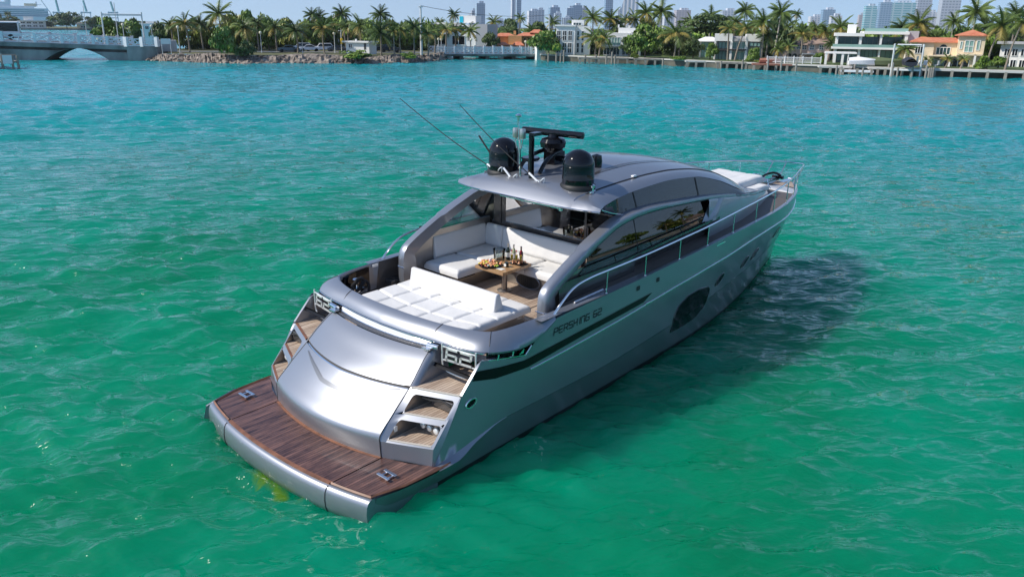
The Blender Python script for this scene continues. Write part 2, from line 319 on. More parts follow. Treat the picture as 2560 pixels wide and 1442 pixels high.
B_ = [(.05, 1.9, -.7), (4, 1.8, -.75), (9, 1.3, -.8), (13, .7, -.8), (15.6, .2, -.8), (16.3, 0, -.8)]
def uline(T, u):
    x = T[0][0]+(T[-1][0]-T[0][0])*u; return Vector((x, *tab(T, x)))
US = [i/110 for i in range(91)]+[91/110+(19/110)*(1-(1-k/24)**1.6) for k in range(25)]
US = sorted(set(min(1, round(u, 5)) for u in US))
def strip(Ls, ns):
    rows = []
    for u in US:
        P = [uline(L, u) for L in Ls]; r = [P[0]]
        for a, b, n in zip(P[:-1], P[1:], ns): r += [a.lerp(b, (k+1)/n) for k in range(n)]
        rows.append(r)
    return rows
low = MB(); rows = strip([B_, W_, F_], [2, 3])
for r in rows: r.insert(3, r[2].lerp(r[3], .18))
low.grid(rows)
low.mi = [1 if (i % 6) in (0, 1, 2) else 0 for i in range(len(low.f))]
up = MB().grid(strip([K_, R_, S_], [4, 4]))
hullm = MB().join(low).join(up); bvh = BVHTree.FromPolygons([Vector(v) for v in hullm.v], hullm.f)
# ledge between lower flange and upper hull near the stern
led = MB().grid([[Vector((x, tab(F_, x)[0], tab(F_, x)[1])), Vector((x, tab(K_, x)[0]-.0, tab(K_, x)[1]))] for x in np.linspace(1.15, 2.7, 16)])
hullm.join(led)
# transom closing plates of the lower hull, hull bottom at the stern
cl = MB().add([(.06, 0, -.7), (.06, 1.9, -.7), (.06, 2.12, .05), (.06, 2.15, .30), (.06, 0, .30)], [(0, 1, 2, 3, 4)])
hullm.join(cl); hullm.join(hullm.mirrored())
hull = yb(hullm, 'hull', ['paint', 'antifoul'], smooth=True, angle=30, weld=.002)
def hp(x, z, off=.006, side=-1):
    h = bvh.ray_cast(Vector((x, 9, z)), Vector((0, -1, 0)))
    if h[0] is None: return Vector((x, 0, z))
    n = h[1]; n = n if n.y > 0 else -n
    q = h[0]+n*off; return Vector((q.x, q.y*side, q.z))
def decal(poly, nx, off, side=-1, mb=None, mi=0):
    """band between two poly-lines given as (x,z) lists bottom/top, laid on the hull"""
    mb = mb or MB(); bot, top = poly
    def at_(L, t):
        k = t*(len(L)-1); i = min(int(k), len(L)-2); f = k-i; return (lerp(L[i][0], L[i+1][0], f), lerp(L[i][1], L[i+1][1], f))
    rows = []
    for i in range(nx+1):
        a, b = at_(bot, i/nx), at_(top, i/nx); rows.append([hp(lerp(a[0], b[0], k/4), lerp(a[1], b[1], k/4), off, side) for k in range(5)])
    return mb.grid(rows, mi)
for sd in (-1, 1):
    yb(decal(([(1.93, 1.615), (2.45, 1.51), (3.2, 1.475), (4.0, 1.535), (4.88, 1.60), (6.0, 1.655), (6.62, 1.69)], [(2.10, 1.735), (2.6, 1.67), (3.1, 1.625), (3.95, 1.665), (4.9, 1.715), (6.0, 1.77), (6.92, 1.815)]), 60, .007, sd), 'air_intake', 'black_satin', hull)
    m = MB(); pts = [hp(x, tab(R_, x)[1], .004, sd) for x in np.linspace(3.25, 18.1, 90)]
    m.tube(pts, .017, 6); yb(m, 'rub_rail', 'chrome', hull, smooth=True)
    # large hull window and portholes
    poly = [(8.14, .52), (7.97, .88), (8.02, 1.05), (8.12, 1.19), (8.5, 1.32), (9.0, 1.325), (9.48, 1.25), (9.63, 1.15), (9.63, .90), (9.66, .70), (9.36, .47), (8.7, .48)]
    poly = rpoly(poly, .06, 2); cx, cz = 8.95, .86
    def fan(poly, cx, cz, off, mb, mi, n=5):
        rows = [[hp(lerp(cx, x, k/n), lerp(cz, z, k/n), off, sd) for x, z in poly] for k in range(1, n+1)]
        mb.grid(rows, mi, closed=True); mb.f.append(tuple(range(len(mb.v)-n*len(poly), len(mb.v)-(n-1)*len(poly)))); mb.mi.append(mi)
    m = MB(); fan(poly, cx, cz, .010, m, 0, 8); wn = yb(m, 'hull_window', 'porthole_glass', hull)
    m = MB(); m.tube([hp(x, z, .006, sd) for x, z in poly+poly[:1]], .012, 5, cap=False); yb(m, 'window_frame', 'dark_panel', hull, smooth=True)
    for x0, z0 in ((10.13, 1.24), (11.74, 1.24), (12.45, 1.27), (14.15, 1.44)):
        pp = [(x0+.20*math.cos(a)+.02*math.sin(a), z0+.115*math.sin(a)+.06*math.cos(a)) for a in np.linspace(0, 2*math.pi, 19)[:-1]]
        m = MB(); fan(pp, x0, z0, .012, m, 0, 3); po = yb(m, 'porthole', 'porthole_glass', hull)
        m = MB(); m.tube([hp(x, z, .006, sd) for x, z in pp+pp[:1]], .011, 5, cap=False); yb(m, 'porthole_rim', 'dark_panel', hull, smooth=True)
    # oval fairlead by the boarding steps, small vents, exhaust flap
    pp = [(1.93+.105*math.cos(a), 1.26+.06*math.sin(a)+.25*.105*math.cos(a)) for a in np.linspace(0, 2*math.pi, 17)[:-1]]
    m = MB(); fan(pp, 1.93, 1.26, .006, m, 0, 2); yb(m, 'fairlead_hole', 'porthole_glass', hull)
    m = MB(); m.tube([hp(x, z, .008, sd) for x, z in pp+pp[:1]], .014, 5, cap=False); yb(m, 'fairlead_rim', 'chrome', hull, smooth=True)
    for xx in (6.35, 7.05):
        m = MB(); fan(rpoly([(xx, 1.985), (xx+.12, 1.985), (xx+.12, 2.075), (xx, 2.075)], .02, 2), xx+.06, 2.03, .006, m, 0, 1); yb(m, 'vent', 'seam', hull)
    m = MB(); p = hp(6.75, tab(R_, 6.75)[1]+.02, .02, sd); m.box(p, (.16, .03, .04)); yb(m, 'rail_light', 'chrome', hull, bevel=.008)
    m = MB(); q = [hp(x, z, .005, sd) for x, z in ((9.55, 2.17), (9.95, 2.18), (9.95, 2.215), (9.55, 2.205))]; m.add(q, [(0, 1, 2, 3)]); yb(m, 'nameplate', 'chrome', hull)
# ---- lettering built from strokes
GL = {'P': [[(0, 0), (.12, 1), (.85, 1), (.95, .9), (.9, .5), (.8, .42), (.06, .42)]], 'E': [[(.8, 0), (.1, 0), (0, .1), (.1, .9), (.2, 1), (.95, 1)], [(.06, .5), (.8, .5)]],
      'R': [[(0, 0), (.12, 1), (.85, 1), (.95, .9), (.9, .52), (.8, .44), (.06, .44)], [(.5, .44), (.85, 0)]], 'S': [[(0, 0), (.75, 0), (.83, .1), (.85, .42), (.78, .5), (.15, .5), (.08, .58), (.1, .9), (.2, 1), (.95, 1)]],
      'H': [[(0, 0), (.12, 1)], [(.82, 0), (.94, 1)], [(.06, .5), (.88, .5)]], 'I': [[(.3, 0), (.42, 1)]], 'N': [[(0, 0), (.1, .9), (.2, 1), (.84, 1), (.92, .9), (.82, 0)]],
      'G': [[(.95, 1), (.2, 1), (.1, .9), (0, .1), (.08, 0), (.75, 0), (.85, .1), (.88, .48), (.5, .48)]],
      '6': [[(.9, 1), (.18, 1), (.1, .9), (0, .1), (.08, 0), (.78, 0), (.86, .1), (.88, .42), (.8, .5), (.06, .5)]], '2': [[(.1, 1), (.85, 1), (.95, .9), (.92, .58), (.84, .5), (.12, .5), (.04, .42), (0, 0), (.88, 0)]]}
def stroke_text(txt, f, w, mb, adv=1.18, depth=None):
    u = 0
    for ch in txt:
        if ch == ' ': u += .75; continue
        for st in GL[ch]:
            for (a, b), (c, d) in zip(st[:-1], st[1:]):
                A = Vector((a, b*1.0)); B = Vector((c, d)); t = (B-A).normalized(); nn = Vector((-t.y, t.x))*w; t = t*w*.9
                q = [A-t-nn, B+t-nn, B+t+nn, A-t+nn]; q = [f(p.x+u, p.y) for p in q]
                mb.add(q, [(0, 1, 2, 3)])
        u += adv*(.55 if ch == 'I' else 1)
    return mb
for sd in (-1, 1):
    m = MB()
    X0, X1, H = 3.86, 5.25, .115
    def f(u, v, sd=sd):
        k = u/12.0; x = lerp(X0, X1, k); x = x if sd < 0 else X0+X1-x
        return hp(x, lerp(1.835, 1.835, k)+v*H+(x-X0)*.006, .008, sd)
    stroke_text('PERSHING 62', f, .075, m); yb(m, 'lettering', 'black_matt', hull)
# ---- swim platform: three teak sections on a moulded base with a rounded aft fairing
def aft_x(y): return -.335+.0375*y*y+.009*abs(y)**3
plat = MB(); ys = np.linspace(-2.2, 2.2, 45); rows = []
for y in ys:
    x = aft_x(y)+.0; k = max(0, abs(y)-1.9)/.3; rows.append([(1.3, y*.98, .405), (x+.02, y, .425), (x-.03, y, .40), (x-.062, y, .33), (x-.075, y, .22), (x-.07, y, .10), (x-.04, y, .0), (x+.05, y, -.05), (1.3, y*.98, -.08)])
plat.grid(rows); plat.f.append(tuple(range(9))); plat.mi.append(0); plat.f.append(tuple(range(len(plat.v)-9, len(plat.v)))); plat.mi.append(0)
platform = yb(plat, 'swim_platform', 'paint', smooth=True, angle=50)
for y0 in (-1.44, 1.36):   # joints of the fairing
    m = MB(); x = aft_x(y0); m.tube([(x-.0, y0, .425), (x-.035, y0, .40), (x-.066, y0, .33), (x-.079, y0, .22), (x-.074, y0, .1), (x-.044, y0, .0)], .007, 5); yb(m, 'joint', 'seam', platform)
def teak_panel(y0, y1, name='teak_panel'):
    ys = np.linspace(y0, y1, 24); e = .004
    def fx(y): return (.575+.11*y*y if abs(y) < 1.4 else .78+(abs(y)-1.4)*.42) - .01
    out = lambda y: min(2.20, 9) if False else y
    a = MB(); a.grid([[(fx(y), y, .445), (aft_x(y)+.085, y, .445)] for y in np.linspace(y0+(e if y0 > -2 else e), y1-e, 24)])
    p = yb(a, name, 'teak_wet', platform)
    b = MB(); top = .450
    b.grid([[(aft_x(y)+.025, y, top-.03), (aft_x(y)+.025, y, top), (aft_x(y)+.085, y, top), (aft_x(y)+.085, y, top-.02)] for y in ys])
    b.grid([[(fx(y)-.05, y, top), (fx(y)+.015, y, top)] for y in ys])
    yb(b, 'edge_board', 'teak_edge', p)
teak_panel(-1.435, 1.355)
def wing(sd):
    a = MB(); o = [(x, yy) for x, yy in ((.06, 2.2), (.5, 2.315), (1.0, 2.35), (1.4, 2.355))]
    y_in = 1.452 if sd < 0 else 1.372
    poly = [(aft_x(y)+.085, sd*y) for y in np.linspace(y_in+.005, 2.12, 8)]+[(x+.02, sd*(y-.05)) for x, y in o]+[(1.6, sd*2.30), (1.3, sd*2.26), (1.15, sd*2.2), (.95, sd*1.86), (.8, sd*1.44), (.78, sd*(y_in+.005))]
    n = len(poly); a.add([(x, y, .445) for x, y in poly], [tuple(range(n))]); p = yb(a, 'teak_panel', 'teak_wet', platform)
    b = MB(); line = [(aft_x(y)+.05, sd*y, .447) for y in np.linspace(y_in, 2.17, 9)]+[(x+.01, sd*(y-.02), .447) for x, y in o]
    b.tube(line, .022, 4); yb(b, 'edge_board', 'teak_edge', p)
    # pop-up cleat
    b = MB(); cx, cy = .48, sd*1.93
    for q in (-.05, .05): b.box((cx+q*1.4, cy+q*0, .49), (.05, .26, .022))
    for q in (-.07, .07): b.box((cx, cy+q, .47), (.16, .03, .03))
    yb(b, 'cleat', 'chrome', platform, bevel=.006)
wing(-1); wing(1)
# port wing end: open hinge bracket hanging from the hull side
m = MB(); m.grid([[(.06, 2.22, .44), (.05, 2.20, .1), (.10, 2.12, -.02)], [(-.10, 2.33, .33), (-.16, 2.36, .06), (-.1, 2.3, -.02)]]); m.grid([[(.06, 2.22, .44), (-.10, 2.33, .33)], [(.5, 2.345, .44), (.2, 2.36, .30)]])
yb(m, 'hinge_bracket', 'paint', platform, solid=.03)
# ---- transom garage door
def foot_x(y): y = abs(y); return .575+.105*y*y
def tr(y, z):
    a = abs(y); T = [(.44, foot_x(a)), (.75, .515+.128*a*a+.01*a), (1.05, .80+.135*a*a), (1.39, 1.165+.14*a*a+.03*a), (1.60, 1.47+.125*a*a), (1.83, 1.83+.10*a*a), (1.88, 1.99+.09*a*a)]
    return pchip(np.array([t[0] for t in T]), np.array([t[1] for t in T]), z)
def half_w(z): return pchip(np.array([.44, .75, 1.39, 1.83, 1.9]), np.array([1.415, 1.40, 1.36, 1.27, 1.25]), z)
def tr_grid(z0, z1, nz, ny=33, inset=0, off=0):
    rows = []
    for i in range(nz+1):
        z = lerp(z0, z1, i/nz); h = half_w(z)-inset; rows.append([(tr(h*k, z)-off*.7, h*k, z+off*.5) for k in np.linspace(-1, 1, ny)])
    return rows
m = MB(); m.grid(tr_grid(.44, .75, 5)); m.grid(tr_grid(.752, 1.365, 14)); door = yb(m, 'transom_door', 'paint', smooth=True, angle=25, weld=.004)
m = MB(); m.grid(tr_grid(1.40, 1.83, 10)); yb(m, 'transom_hatch', 'paint', door, smooth=True, angle=40)
m = MB(); m.grid(tr_grid(1.36, 1.405, 2, off=-.03)); yb(m, 'hatch_gap', 'seam', door)
m = MB(); m.grid([[Vector(p)+Vector((.012, 0, -.012)) for p in r] for r in tr_grid(1.362, 1.378, 2)]); yb(m, 'hatch_lip', 'chrome', door)
# chevron crease pressed into the door
m = MB(); ch = [(1.12, 1.325), (.9, 1.295), (.60, 1.248), (.37, 1.203), (.29, 1.185), (.2, 1.177), (-.08, 1.173), (-.30, 1.178), (-.38, 1.182), (-.6, 1.232), (-.83, 1.285), (-1.25, 1.352)]
L = spline([(a, b, 0) for a, b in ch], 5); rows = []
for i, p in enumerate(L):
    wd = pchip(np.array([-1.25, -.9, -.38, .3, 1.12]), np.array([.006, .014, .046, .05, .012]), p.x); rows.append([(tr(p.x, z)-.009, p.x, z+.006) for z in (p.y-wd*.5, p.y, p.y+wd*.5)])
m.grid(rows); yb(m, 'door_crease', 'crease_grey', door)
for sd in (-1, 1):
    m = MB(); rows = []
    for z in np.linspace(.44, 1.86, 24):
        h = half_w(z); rows.append((tr(h, z), sd*h, z))
    m.tube([(x+.004, y+sd*.008, z) for x, y, z in rows], .009, 5); yb(m, 'door_seal', 'seam', door)
    m = MB(); m.grid([[(x-.0, y+sd*.004, z), (x+.25, y+sd*.004, z)] for x, y, z in rows]); yb(m, 'door_return', 'paint', door)
# ---- boarding steps either side
def sx(a, z):
    t = (z-.72)/(1.40-.72); a0 = .79+.45*(a-1.4)+.05*(a-1.4)**2; a1 = 1.455+.40*(a-1.4); f = foot_x(1.42)+(a-1.42)*.46
    return lerp(a0, a1, t) if z >= .72 else lerp(f, a0, (z-.44)/.28)
def steps(sd):
    root = None; m = MB(); ya, yz = 1.425, 2.235
    yc = [ya, 1.50, 1.56, 1.7, 1.85, 2.0, 2.10, 2.16, 2.2, yz]; zc = [.44, .72, .745, .79, .95, 1.01, 1.065, 1.085, 1.13, 1.28, 1.335, 1.40]
    holes = [(1.50, 2.16, .745, 1.01), (1.50, 2.16, 1.085, 1.335)]
    P = {}
    for i in range(len(yc)-1):
        for j in range(len(zc)-1):
            if any(yc[i] >= a-1e-6 and yc[i+1] <= b+1e-6 and zc[j] >= c-1e-6 and zc[j+1] <= d+1e-6 for a, b, c, d in holes): continue
            def pt(y, z):
                if y < 1.43: y = half_w(z)+.010; return (max(tr(half_w(z), z)+.008, 0), sd*y, z)
                if y > 2.21: return (lerp(1.15, 1.74, (z-.44)/.96)+.004, sd*2.243, z)
                return (sx(y, z), sd*y, z)
            m.add([pt(yc[i], zc[j]), pt(yc[i+1], zc[j]), pt(yc[i+1], zc[j+1]), pt(yc[i], zc[j+1])], [(0, 1, 2, 3)])
    for a, b, c, d in holes:
        for yy, zz, sy_, sz_ in ((a, c, 1, 1), (b, c, -1, 1), (a, d, 1, -1), (b, d, -1, -1)):
            r_ = .055; arc = [(yy+sy_*r_*(1-math.cos(t)), zz+sz_*r_*(1-math.sin(t))) for t in np.linspace(0, math.pi/2, 6)]; arc = [(yy, zz)]+arc
            m.add([(sx(y, z)+.0, sd*y, z) for y, z in arc], [tuple(range(len(arc)))])
    root = yb(m, 'boarding_steps', 'paint', smooth=True, angle=20, weld=.001)
    for k, (a, b, c, d) in enumerate(holes):
        m = MB(); dx = .62
        for z in (d,): m.grid([[(sx(y, z), sd*y, z), (sx(y, z)+dx, sd*y, z)] for y in (a, b)])
        for y in (a, b): m.grid([[(sx(y, z), sd*y, z), (sx(1.8, c)+dx, sd*y, z)] for z in (c, d)])
        m.grid([[(sx(1.8, c)+.44, sd*y, z) for y in (a, b)] for z in (c, d)])
        yb(m, 'step_recess', 'paint_warm', root)
        m = MB(); zt = c+.006
        m.grid([[(sx(y, c)+.035, sd*y, zt), (sx(y, c)+dx, sd*y, zt)] for y in np.linspace(a, b, 6)]); tr_ = yb(m, 'tread', 'teak', root)
        m = MB(); m.grid([[(sx(y, c)-.004, sd*y, c-.02), (sx(y, c)-.004, sd*y, zt+.003), (sx(y, c)+.04, sd*y, zt+.003)] for y in np.linspace(a, b, 6)]); yb(m, 'tread_nosing', 'teak_edge' if sd > 0 else 'cream', tr_)
        if k == 1:   # hose and shower box in the upper recess
            m = MB(); m.box((sx(1.85, c)+.36, sd*1.9, c+.12), (.1, .5, .18)); yb(m, 'locker_box', 'dark_panel', root, bevel=.02)
            m = MB(); m.tube(spline([(sx(1.6, c)+.28, sd*1.6, c+.20), (sx(1.8, c)+.25, sd*1.75, c+.17), (sx(1.9, c)+.27, sd*1.95, c+.19), (sx(2, c)+.22, sd*2.12, c+.16)], 6), .014, 6); yb(m, 'hose', 'rubber', root, smooth=True)
        else:        # shore power sockets
            for q in (1.72, 1.87, 2.02):
                m = MB(); m.lathe([(.0, .0), (.055, 0), (.055, .03), (.04, .04), (0, .04)], (0, 0, 0), 14); m.v = [(sx(1.8, c)+.43-z, sd*q+x, c+.13+y) for x, y, z in m.v]; yb(m, 'power_socket', 'white_strip', root, smooth=True)
            m = MB(); m.box((sx(1.51, c)+.17, sd*1.508, c+.13), (.06, .012, .09)); yb(m, 'switch_plate', 'white_strip', root)
    # landing of pale teak, with its nosing and the outer bulwark face
    m = MB(); m.grid([[(sx(y, 1.4)+.03, sd*y, 1.406), (2.75, sd*min(y, 2.2), 1.406)] for y in np.linspace(1.28, 2.2, 8)]); ld = yb(m, 'landing', 'teak', root)
    m = MB(); m.grid([[(sx(y, 1.4)-.006, sd*y, 1.38), (sx(y, 1.4)-.006, sd*y, 1.412), (sx(y, 1.4)+.04, sd*y, 1.412)] for y in np.linspace(1.42, 2.2, 6)]); yb(m, 'tread_nosing', 'teak_edge' if sd > 0 else 'cream', ld)
    m = MB(); rows = []
    for t in np.linspace(0, 1, 10):
        x = lerp(1.76, 2.9, t); zt = tab(S_, max(x, 2.2))[1] if x > 2.2 else lerp(1.43, 1.88, (x-1.76)/.44); rows.append([(x, sd*2.19, 1.4), (x, sd*(2.20), zt), (x, sd*min(2.29, hp(x, zt-.02, .004, 1).y), zt-.003)])
    m.grid(rows); yb(m, 'fashion_plate', 'paint', root, smooth=True, angle=30)
    # rounded shoulder beside the hatch
    m = MB(); rows = []
    for z in np.linspace(1.40, 1.86, 9):
        h = half_w(z); x = tr(h, z); rows.append([(x, sd*(h+.012), z), (x+.02, sd*(h+.05), z), (x+.07, sd*(h+.075), z), (x+.2, sd*(h+.07), z), (2.3, sd*(h+.05), z)])
    rows.append([(x, sd*(1.2), 1.9) for x, _, _ in rows[-1]]); m.grid(rows); yb(m, 'shoulder', 'paint', root, smooth=True, angle=60)
    return root
for s in (-1, 1): steps(s)
# ---- coaming ring round the after deck
def ring_pts():
    lo = [(3.9, 2.345, 2.10), (3.45, 2.36, 1.93), (3.05, 2.365, 1.885), (2.70, 2.335, 1.91), (2.36, 2.17, 1.945), (2.21, 1.78, 1.95), (2.13, 1.18, 1.95), (2.06, .57, 1.95), (2.035, 0, 1.95)]
    hi = [(3.9, 2.20, 2.17), (3.5, 2.16, 2.175), (3.12, 2.13, 2.175), (2.84, 2.08, 2.17), (2.64, 1.98, 2.165), (2.50, 1.70, 2.16), (2.37, 1.20, 2.16), (2.30, .57, 2.16), (2.285, 0, 2.16)]
    a = spline(lo, 6); b = spline(hi, 6)
    mir = lambda L: [Vector((p.x, -p.y, p.z)) for p in L[::-1][1:]]
    return a+mir(a), b+mir(b)
LO, HI = ring_pts(); NRG = len(LO)
def ring(i0, i1, name):
    rows = []
    for i in range(i0, i1+1):
        a, b = LO[i], HI[i]; d = b-a; n = Vector((-d.x, -d.y, 0)).normalized()
        dr_ = .10 if 1.28 < abs(b.y) < 2.13 and b.x < 3.0 else .55; rows.append([b+Vector((d.x*.12, d.y*.12, -dr_)), b+Vector((d.x*.10, d.y*.10, -.02)), b, a.lerp(b, .80)+Vector((0, 0, .028)), a.lerp(b, .45)+Vector((0, 0, .058)), a.lerp(b, .14)+Vector((0, 0, .05))+n*.012, a+n*.012+Vector((0, 0, .012)), a+Vector((0, 0, -.022)), a.lerp(b, .3)+Vector((0, 0, -.06)), a.lerp(b, .9)+Vector((0, 0, -.25))])
    m = MB().grid(rows); return yb(m, name, 'paint', smooth=True, angle=42)
cuts = [0, 23, 36, NRG-1-36, NRG-1-23, NRG-1]
rg = None
for a, b in zip(cuts[:-1], cuts[1:]): rg = ring(a, b, 'coaming')
for i in cuts[1:-1]:
    a, b = LO[i], HI[i]; m = MB(); m.tube([b+Vector((0, 0, -.02)), b+Vector((0, 0, .003)), a.lerp(b, .8)+Vector((0, 0, .031)), a.lerp(b, .45)+Vector((0, 0, .061)), a.lerp(b, .14)+Vector((0, 0, .053)), a], .007, 5); yb(m, 'coaming_joint', 'seam', rg)
m = MB(); m.tube([p+Vector((-.012, 0, -.018)) for p in LO[24:NRG-24]], .012, 6); yb(m, 'trim_strip', 'chrome', rg, smooth=True)
# white strip and dark slot below the ring
m = MB(); m.grid([[(1.965+.09*y*y, y, 1.845), (1.985+.09*y*y, y, 1.90), (2.06+.07*y*y, y, 1.935)] for y in np.linspace(-1.18, 1.18, 25)]); yb(m, 'tail_panel', 'white_strip', smooth=True)
m = MB(); m.grid([[(1.85+.10*y*y, y, 1.832), (1.965+.09*y*y, y, 1.842)] for y in np.linspace(-1.24, 1.24, 25)]); yb(m, 'tail_slot', 'dark_panel')
m = MB(); m.tube([(1.955+.09*y*y, y, 1.85) for y in np.linspace(-1.2, 1.2, 25)], .012, 6); yb(m, 'tail_trim', 'chrome', smooth=True)
for s in (-1, 1):
    m = MB(); m.tube([(2.02, s*1.20, 1.90), (2.05, s*1.42, 1.905)], .045, 10); m.box((1.98, s*1.24, 1.865), (.12, .16, .03)); yb(m, 'hatch_hinge', 'chrome', bevel=.006)
# ---- stainless boarding gates with the number
def gate(s):
    def G(u, v): return Vector((lerp(2.09, 2.19, u), s*lerp(1.47, 2.13, u), lerp(1.50, 1.985, v)))
    m = MB(); m.tube([G(0, 1.0), G(0, .35)]+spline([G(0, .35), G(.06, .1), G(.3, .0), G(.7, -.02), G(.95, .12), G(1, .35)], 4)+[G(1, 1.0)], .016, 8)
    for v in (.90, .42): m.tube([G(0, v), G(1, v)], .013, 6)
    g = yb(m, 'boarding_gate', 'bright_steel', smooth=True)
    t = MB(); w = 2.12
    def f(u, v, s=s):
        k = u/w; p = G(.13+.74*(k if s < 0 else 1-k), .46+.40*v)
        return p+Vector((-.012, 0, 0))
    stroke_text('62', f, .085, t, adv=1.2); yb(t, 'number', 'bright_steel', g, solid=.012)
for s in (-1, 1): gate(s)
# side light bracket: bright frame in the slot between hull and ring
for s in (-1, 1):
    m = MB(); q = [(2.33, s*2.262, 1.845), (3.13, s*2.352, 1.715), (3.27, s*2.362, 1.845)]
    m.tube([q[0], q[1], q[2]], .014, 6)
    for x in (2.5, 2.86): m.tube([(x, s*2.31, lerp(1.82, 1.755, (x-2.4)/.7)), (x+.01, s*2.325, 1.91)], .014, 6)
    b_ = yb(m, 'slot_frame', 'chrome', smooth=True)
    m = MB(); m.add([(2.35, s*2.20, 1.70), (3.3, s*2.27, 1.62), (3.3, s*2.27, 1.95), (2.35, s*2.2, 1.95)], [(0, 1, 2, 3)]); yb(m, 'slot_lining', 'black_gloss', b_)
    m = MB(); m.add([(2.98, s*2.34, 1.76), (3.08, s*2.35, 1.765), (3.10, s*2.35, 1.84), (2.98, s*2.34, 1.765)], [(0, 1, 2)]); yb(m, 'lamp_lens', 'chrome', b_)
# ---- cockpit
ZS = 1.57
m = MB(); pl = [(2.35, -1.25), (2.75, -2.0), (3.3, -2.15), (6.72, -2.1), (6.72, 2.1), (3.3, 2.15), (2.75, 2.0), (2.35, 1.25)]
m.add([(x, y, ZS) for x, y in pl], [tuple(range(8))]); sole = yb(m, 'cockpit_sole', 'teak')
m = MB(); m.tube([(4.62, -.78, ZS+.004), (5.3, -.78, ZS+.004), (5.3, -1.5, ZS+.004), (4.62, -1.5, ZS+.004), (4.62, -.78, ZS+.004)], .009, 4); m.box((5.12, -1.0, ZS+.008), (.09, .05, .01)); yb(m, 'floor_hatch_trim', 'chrome', sole)
for s in (-1, 1):   # inner bulwarks up to the side decks
    m = MB(); m.grid([[(x, s*y, 1.4), (x, s*(y+.02), z)] for x, y, z in ((2.75, 2.06, 2.1), (3.1, 2.12, 2.15), (3.6, 2.15, 2.16), (4.2, 2.16, 2.17), (5.2, 2.16, 2.17), (6.9, 2.15, 2.19))]); bl = yb(m, 'bulwark_lining', 'dark_panel', smooth=True)
    m = MB(); m.grid([[(x, s*a, z), (x, s*b, z)] for x, a, b, z in ((3.55, 2.15, 2.33, 2.168), (5.2, 2.16, 2.335, 2.178), (6.9, 2.15, 2.33, 2.20))]); yb(m, 'bulwark_cap', 'paint', bl)
# dark gate panel, step and mooring station on the port quarter
m = MB(); m.box((4.15, 2.10, 1.66), (.42, .26, .18)); yb(m, 'side_step', 'dark_panel', bevel=.015)
m = MB(); m.box((3.66, 2.125, 2.12), (.13, .03, .05)); yb(m, 'notice_plate', 'white_strip')
m = MB(); m.grid([[(2.78, 2.02, 1.62), (2.78, 2.02, 2.10)], [(3.15, 2.09, 1.62), (3.15, 2.09, 2.12)], [(3.5, 2.12, 1.75), (3.5, 2.12, 2.13)]]); moor = yb(m, 'mooring_recess', 'black_gloss')
wch = MB(); wch.lathe([(0, .28), (.05, .28), (.075, .26), (.05, .2), (.045, .12), (.09, .05), (.10, 0)], (3.02, 1.93, 1.78), 16); yb(wch, 'mooring_winch', 'chrome', moor, smooth=True)
m = MB()
for x, z in ((2.86, 1.86), (3.14, 1.84)): m.tube([(x, 1.96, z), (x+.02, 1.80, z+.01)], .02, 8)
yb(m, 'cleat', 'chrome', moor, smooth=True)
# ---- aft sunpad
pad = MB(); poly = rpoly([(2.50, 0), (2.56, -.8), (2.72, -1.34), (4.42, -1.24), (4.42, 1.24), (2.72, 1.34), (2.56, .8)], .08, 3)
pad.prism(poly, ZS, 1.86); base = yb(pad, 'sunpad_base', 'paint_warm', bevel=.02)
m = MB(); m.box((3.0, -1.345, 1.74), (.14, .012, .07)); yb(m, 'notice_plate', 'white_strip', base)
def cushion(fx0, fx1, y0, y1, z0, z1, nx, ny, name, parent=None, seamsx=(), seamsy=(), r=.05, m='vinyl', puff=.012):
    """upholstered pad whose fore and aft edges follow fx0(y), fx1(y)"""
    rows = []; nu, nv = nx, ny; top = []
    for i in range(nu+1):
        row = []
        for j in range(nv+1):
            u, v = i/nu, j/nv; y = lerp(y0, y1, v); x = lerp(fx0(y), fx1(y), u)
            du = min(u, 1-u)*abs(fx1(0)-fx0(0)); dv = min(v, 1-v)*abs(y1-y0); e = min(du, dv); k = min(1, e/r); z = z1-r*.8*(1-math.sqrt(max(0, 1-(1-k)**2)))
            g = 0
            for s_ in seamsx: g = max(g, math.exp(-((u-s_)*abs(fx1(0)-fx0(0))/.024)**2))
            for s_ in seamsy: g = max(g, math.exp(-((v-s_)*abs(y1-y0)/.024)**2))
            z += puff*(1-g)*k-.026*g*k+.006*math.sin(9*x+3*y)*math.sin(7*y-2*x)*k
            row.append((x, y, z))
        rows.append(row)
    mb = MB(); mb.grid(rows)
    edge = [rows[0][j] for j in range(nv+1)]+[rows[i][nv] for i in range(1, nu+1)]+[rows[nu][j] for j in range(nv-1, -1, -1)]+[rows[i][0] for i in range(nu-1, 0, -1)]
    mb.grid([edge, [(x, y, z0) for x, y, z in edge]], closed=True)
    return yb(mb, name, m, parent, smooth=True, angle=65, weld=.001)
f0 = lambda y: 2.42+.085*y*y+.03*abs(y)**3
cu = cushion(f0, lambda y: 4.45-.06*max(0, abs(y)-1.0)*4*max(0, abs(y)-1.0), -1.36, 1.36, 1.84, 1.955, 90, 110, 'sunpad_cushion', base, seamsx=(.25, .5, .74), seamsy=(.2, .4, .6, .8), r=.07)
def bolster(prof, path, name, m='vinyl', parent=None, caps=True, bulge=.0):
    """profile (offset, height) swept along a plan path; offset to the left of travel"""
    P = [Vector(p) for p in path]; secs = []
    for i, p in enumerate(P):
        d = (P[min(i+1, len(P)-1)]-P[max(i-1, 0)]); d.z = 0; d.normalize(); n = Vector((-d.y, d.x, 0)); secs.append([p+n*o+Vector((0, 0, h)) for o, h in prof])
    mb = MB(); mb.sweep(None, secs); return yb(mb, name, m, parent, smooth=True, angle=50, bevel=.025, seg=3)
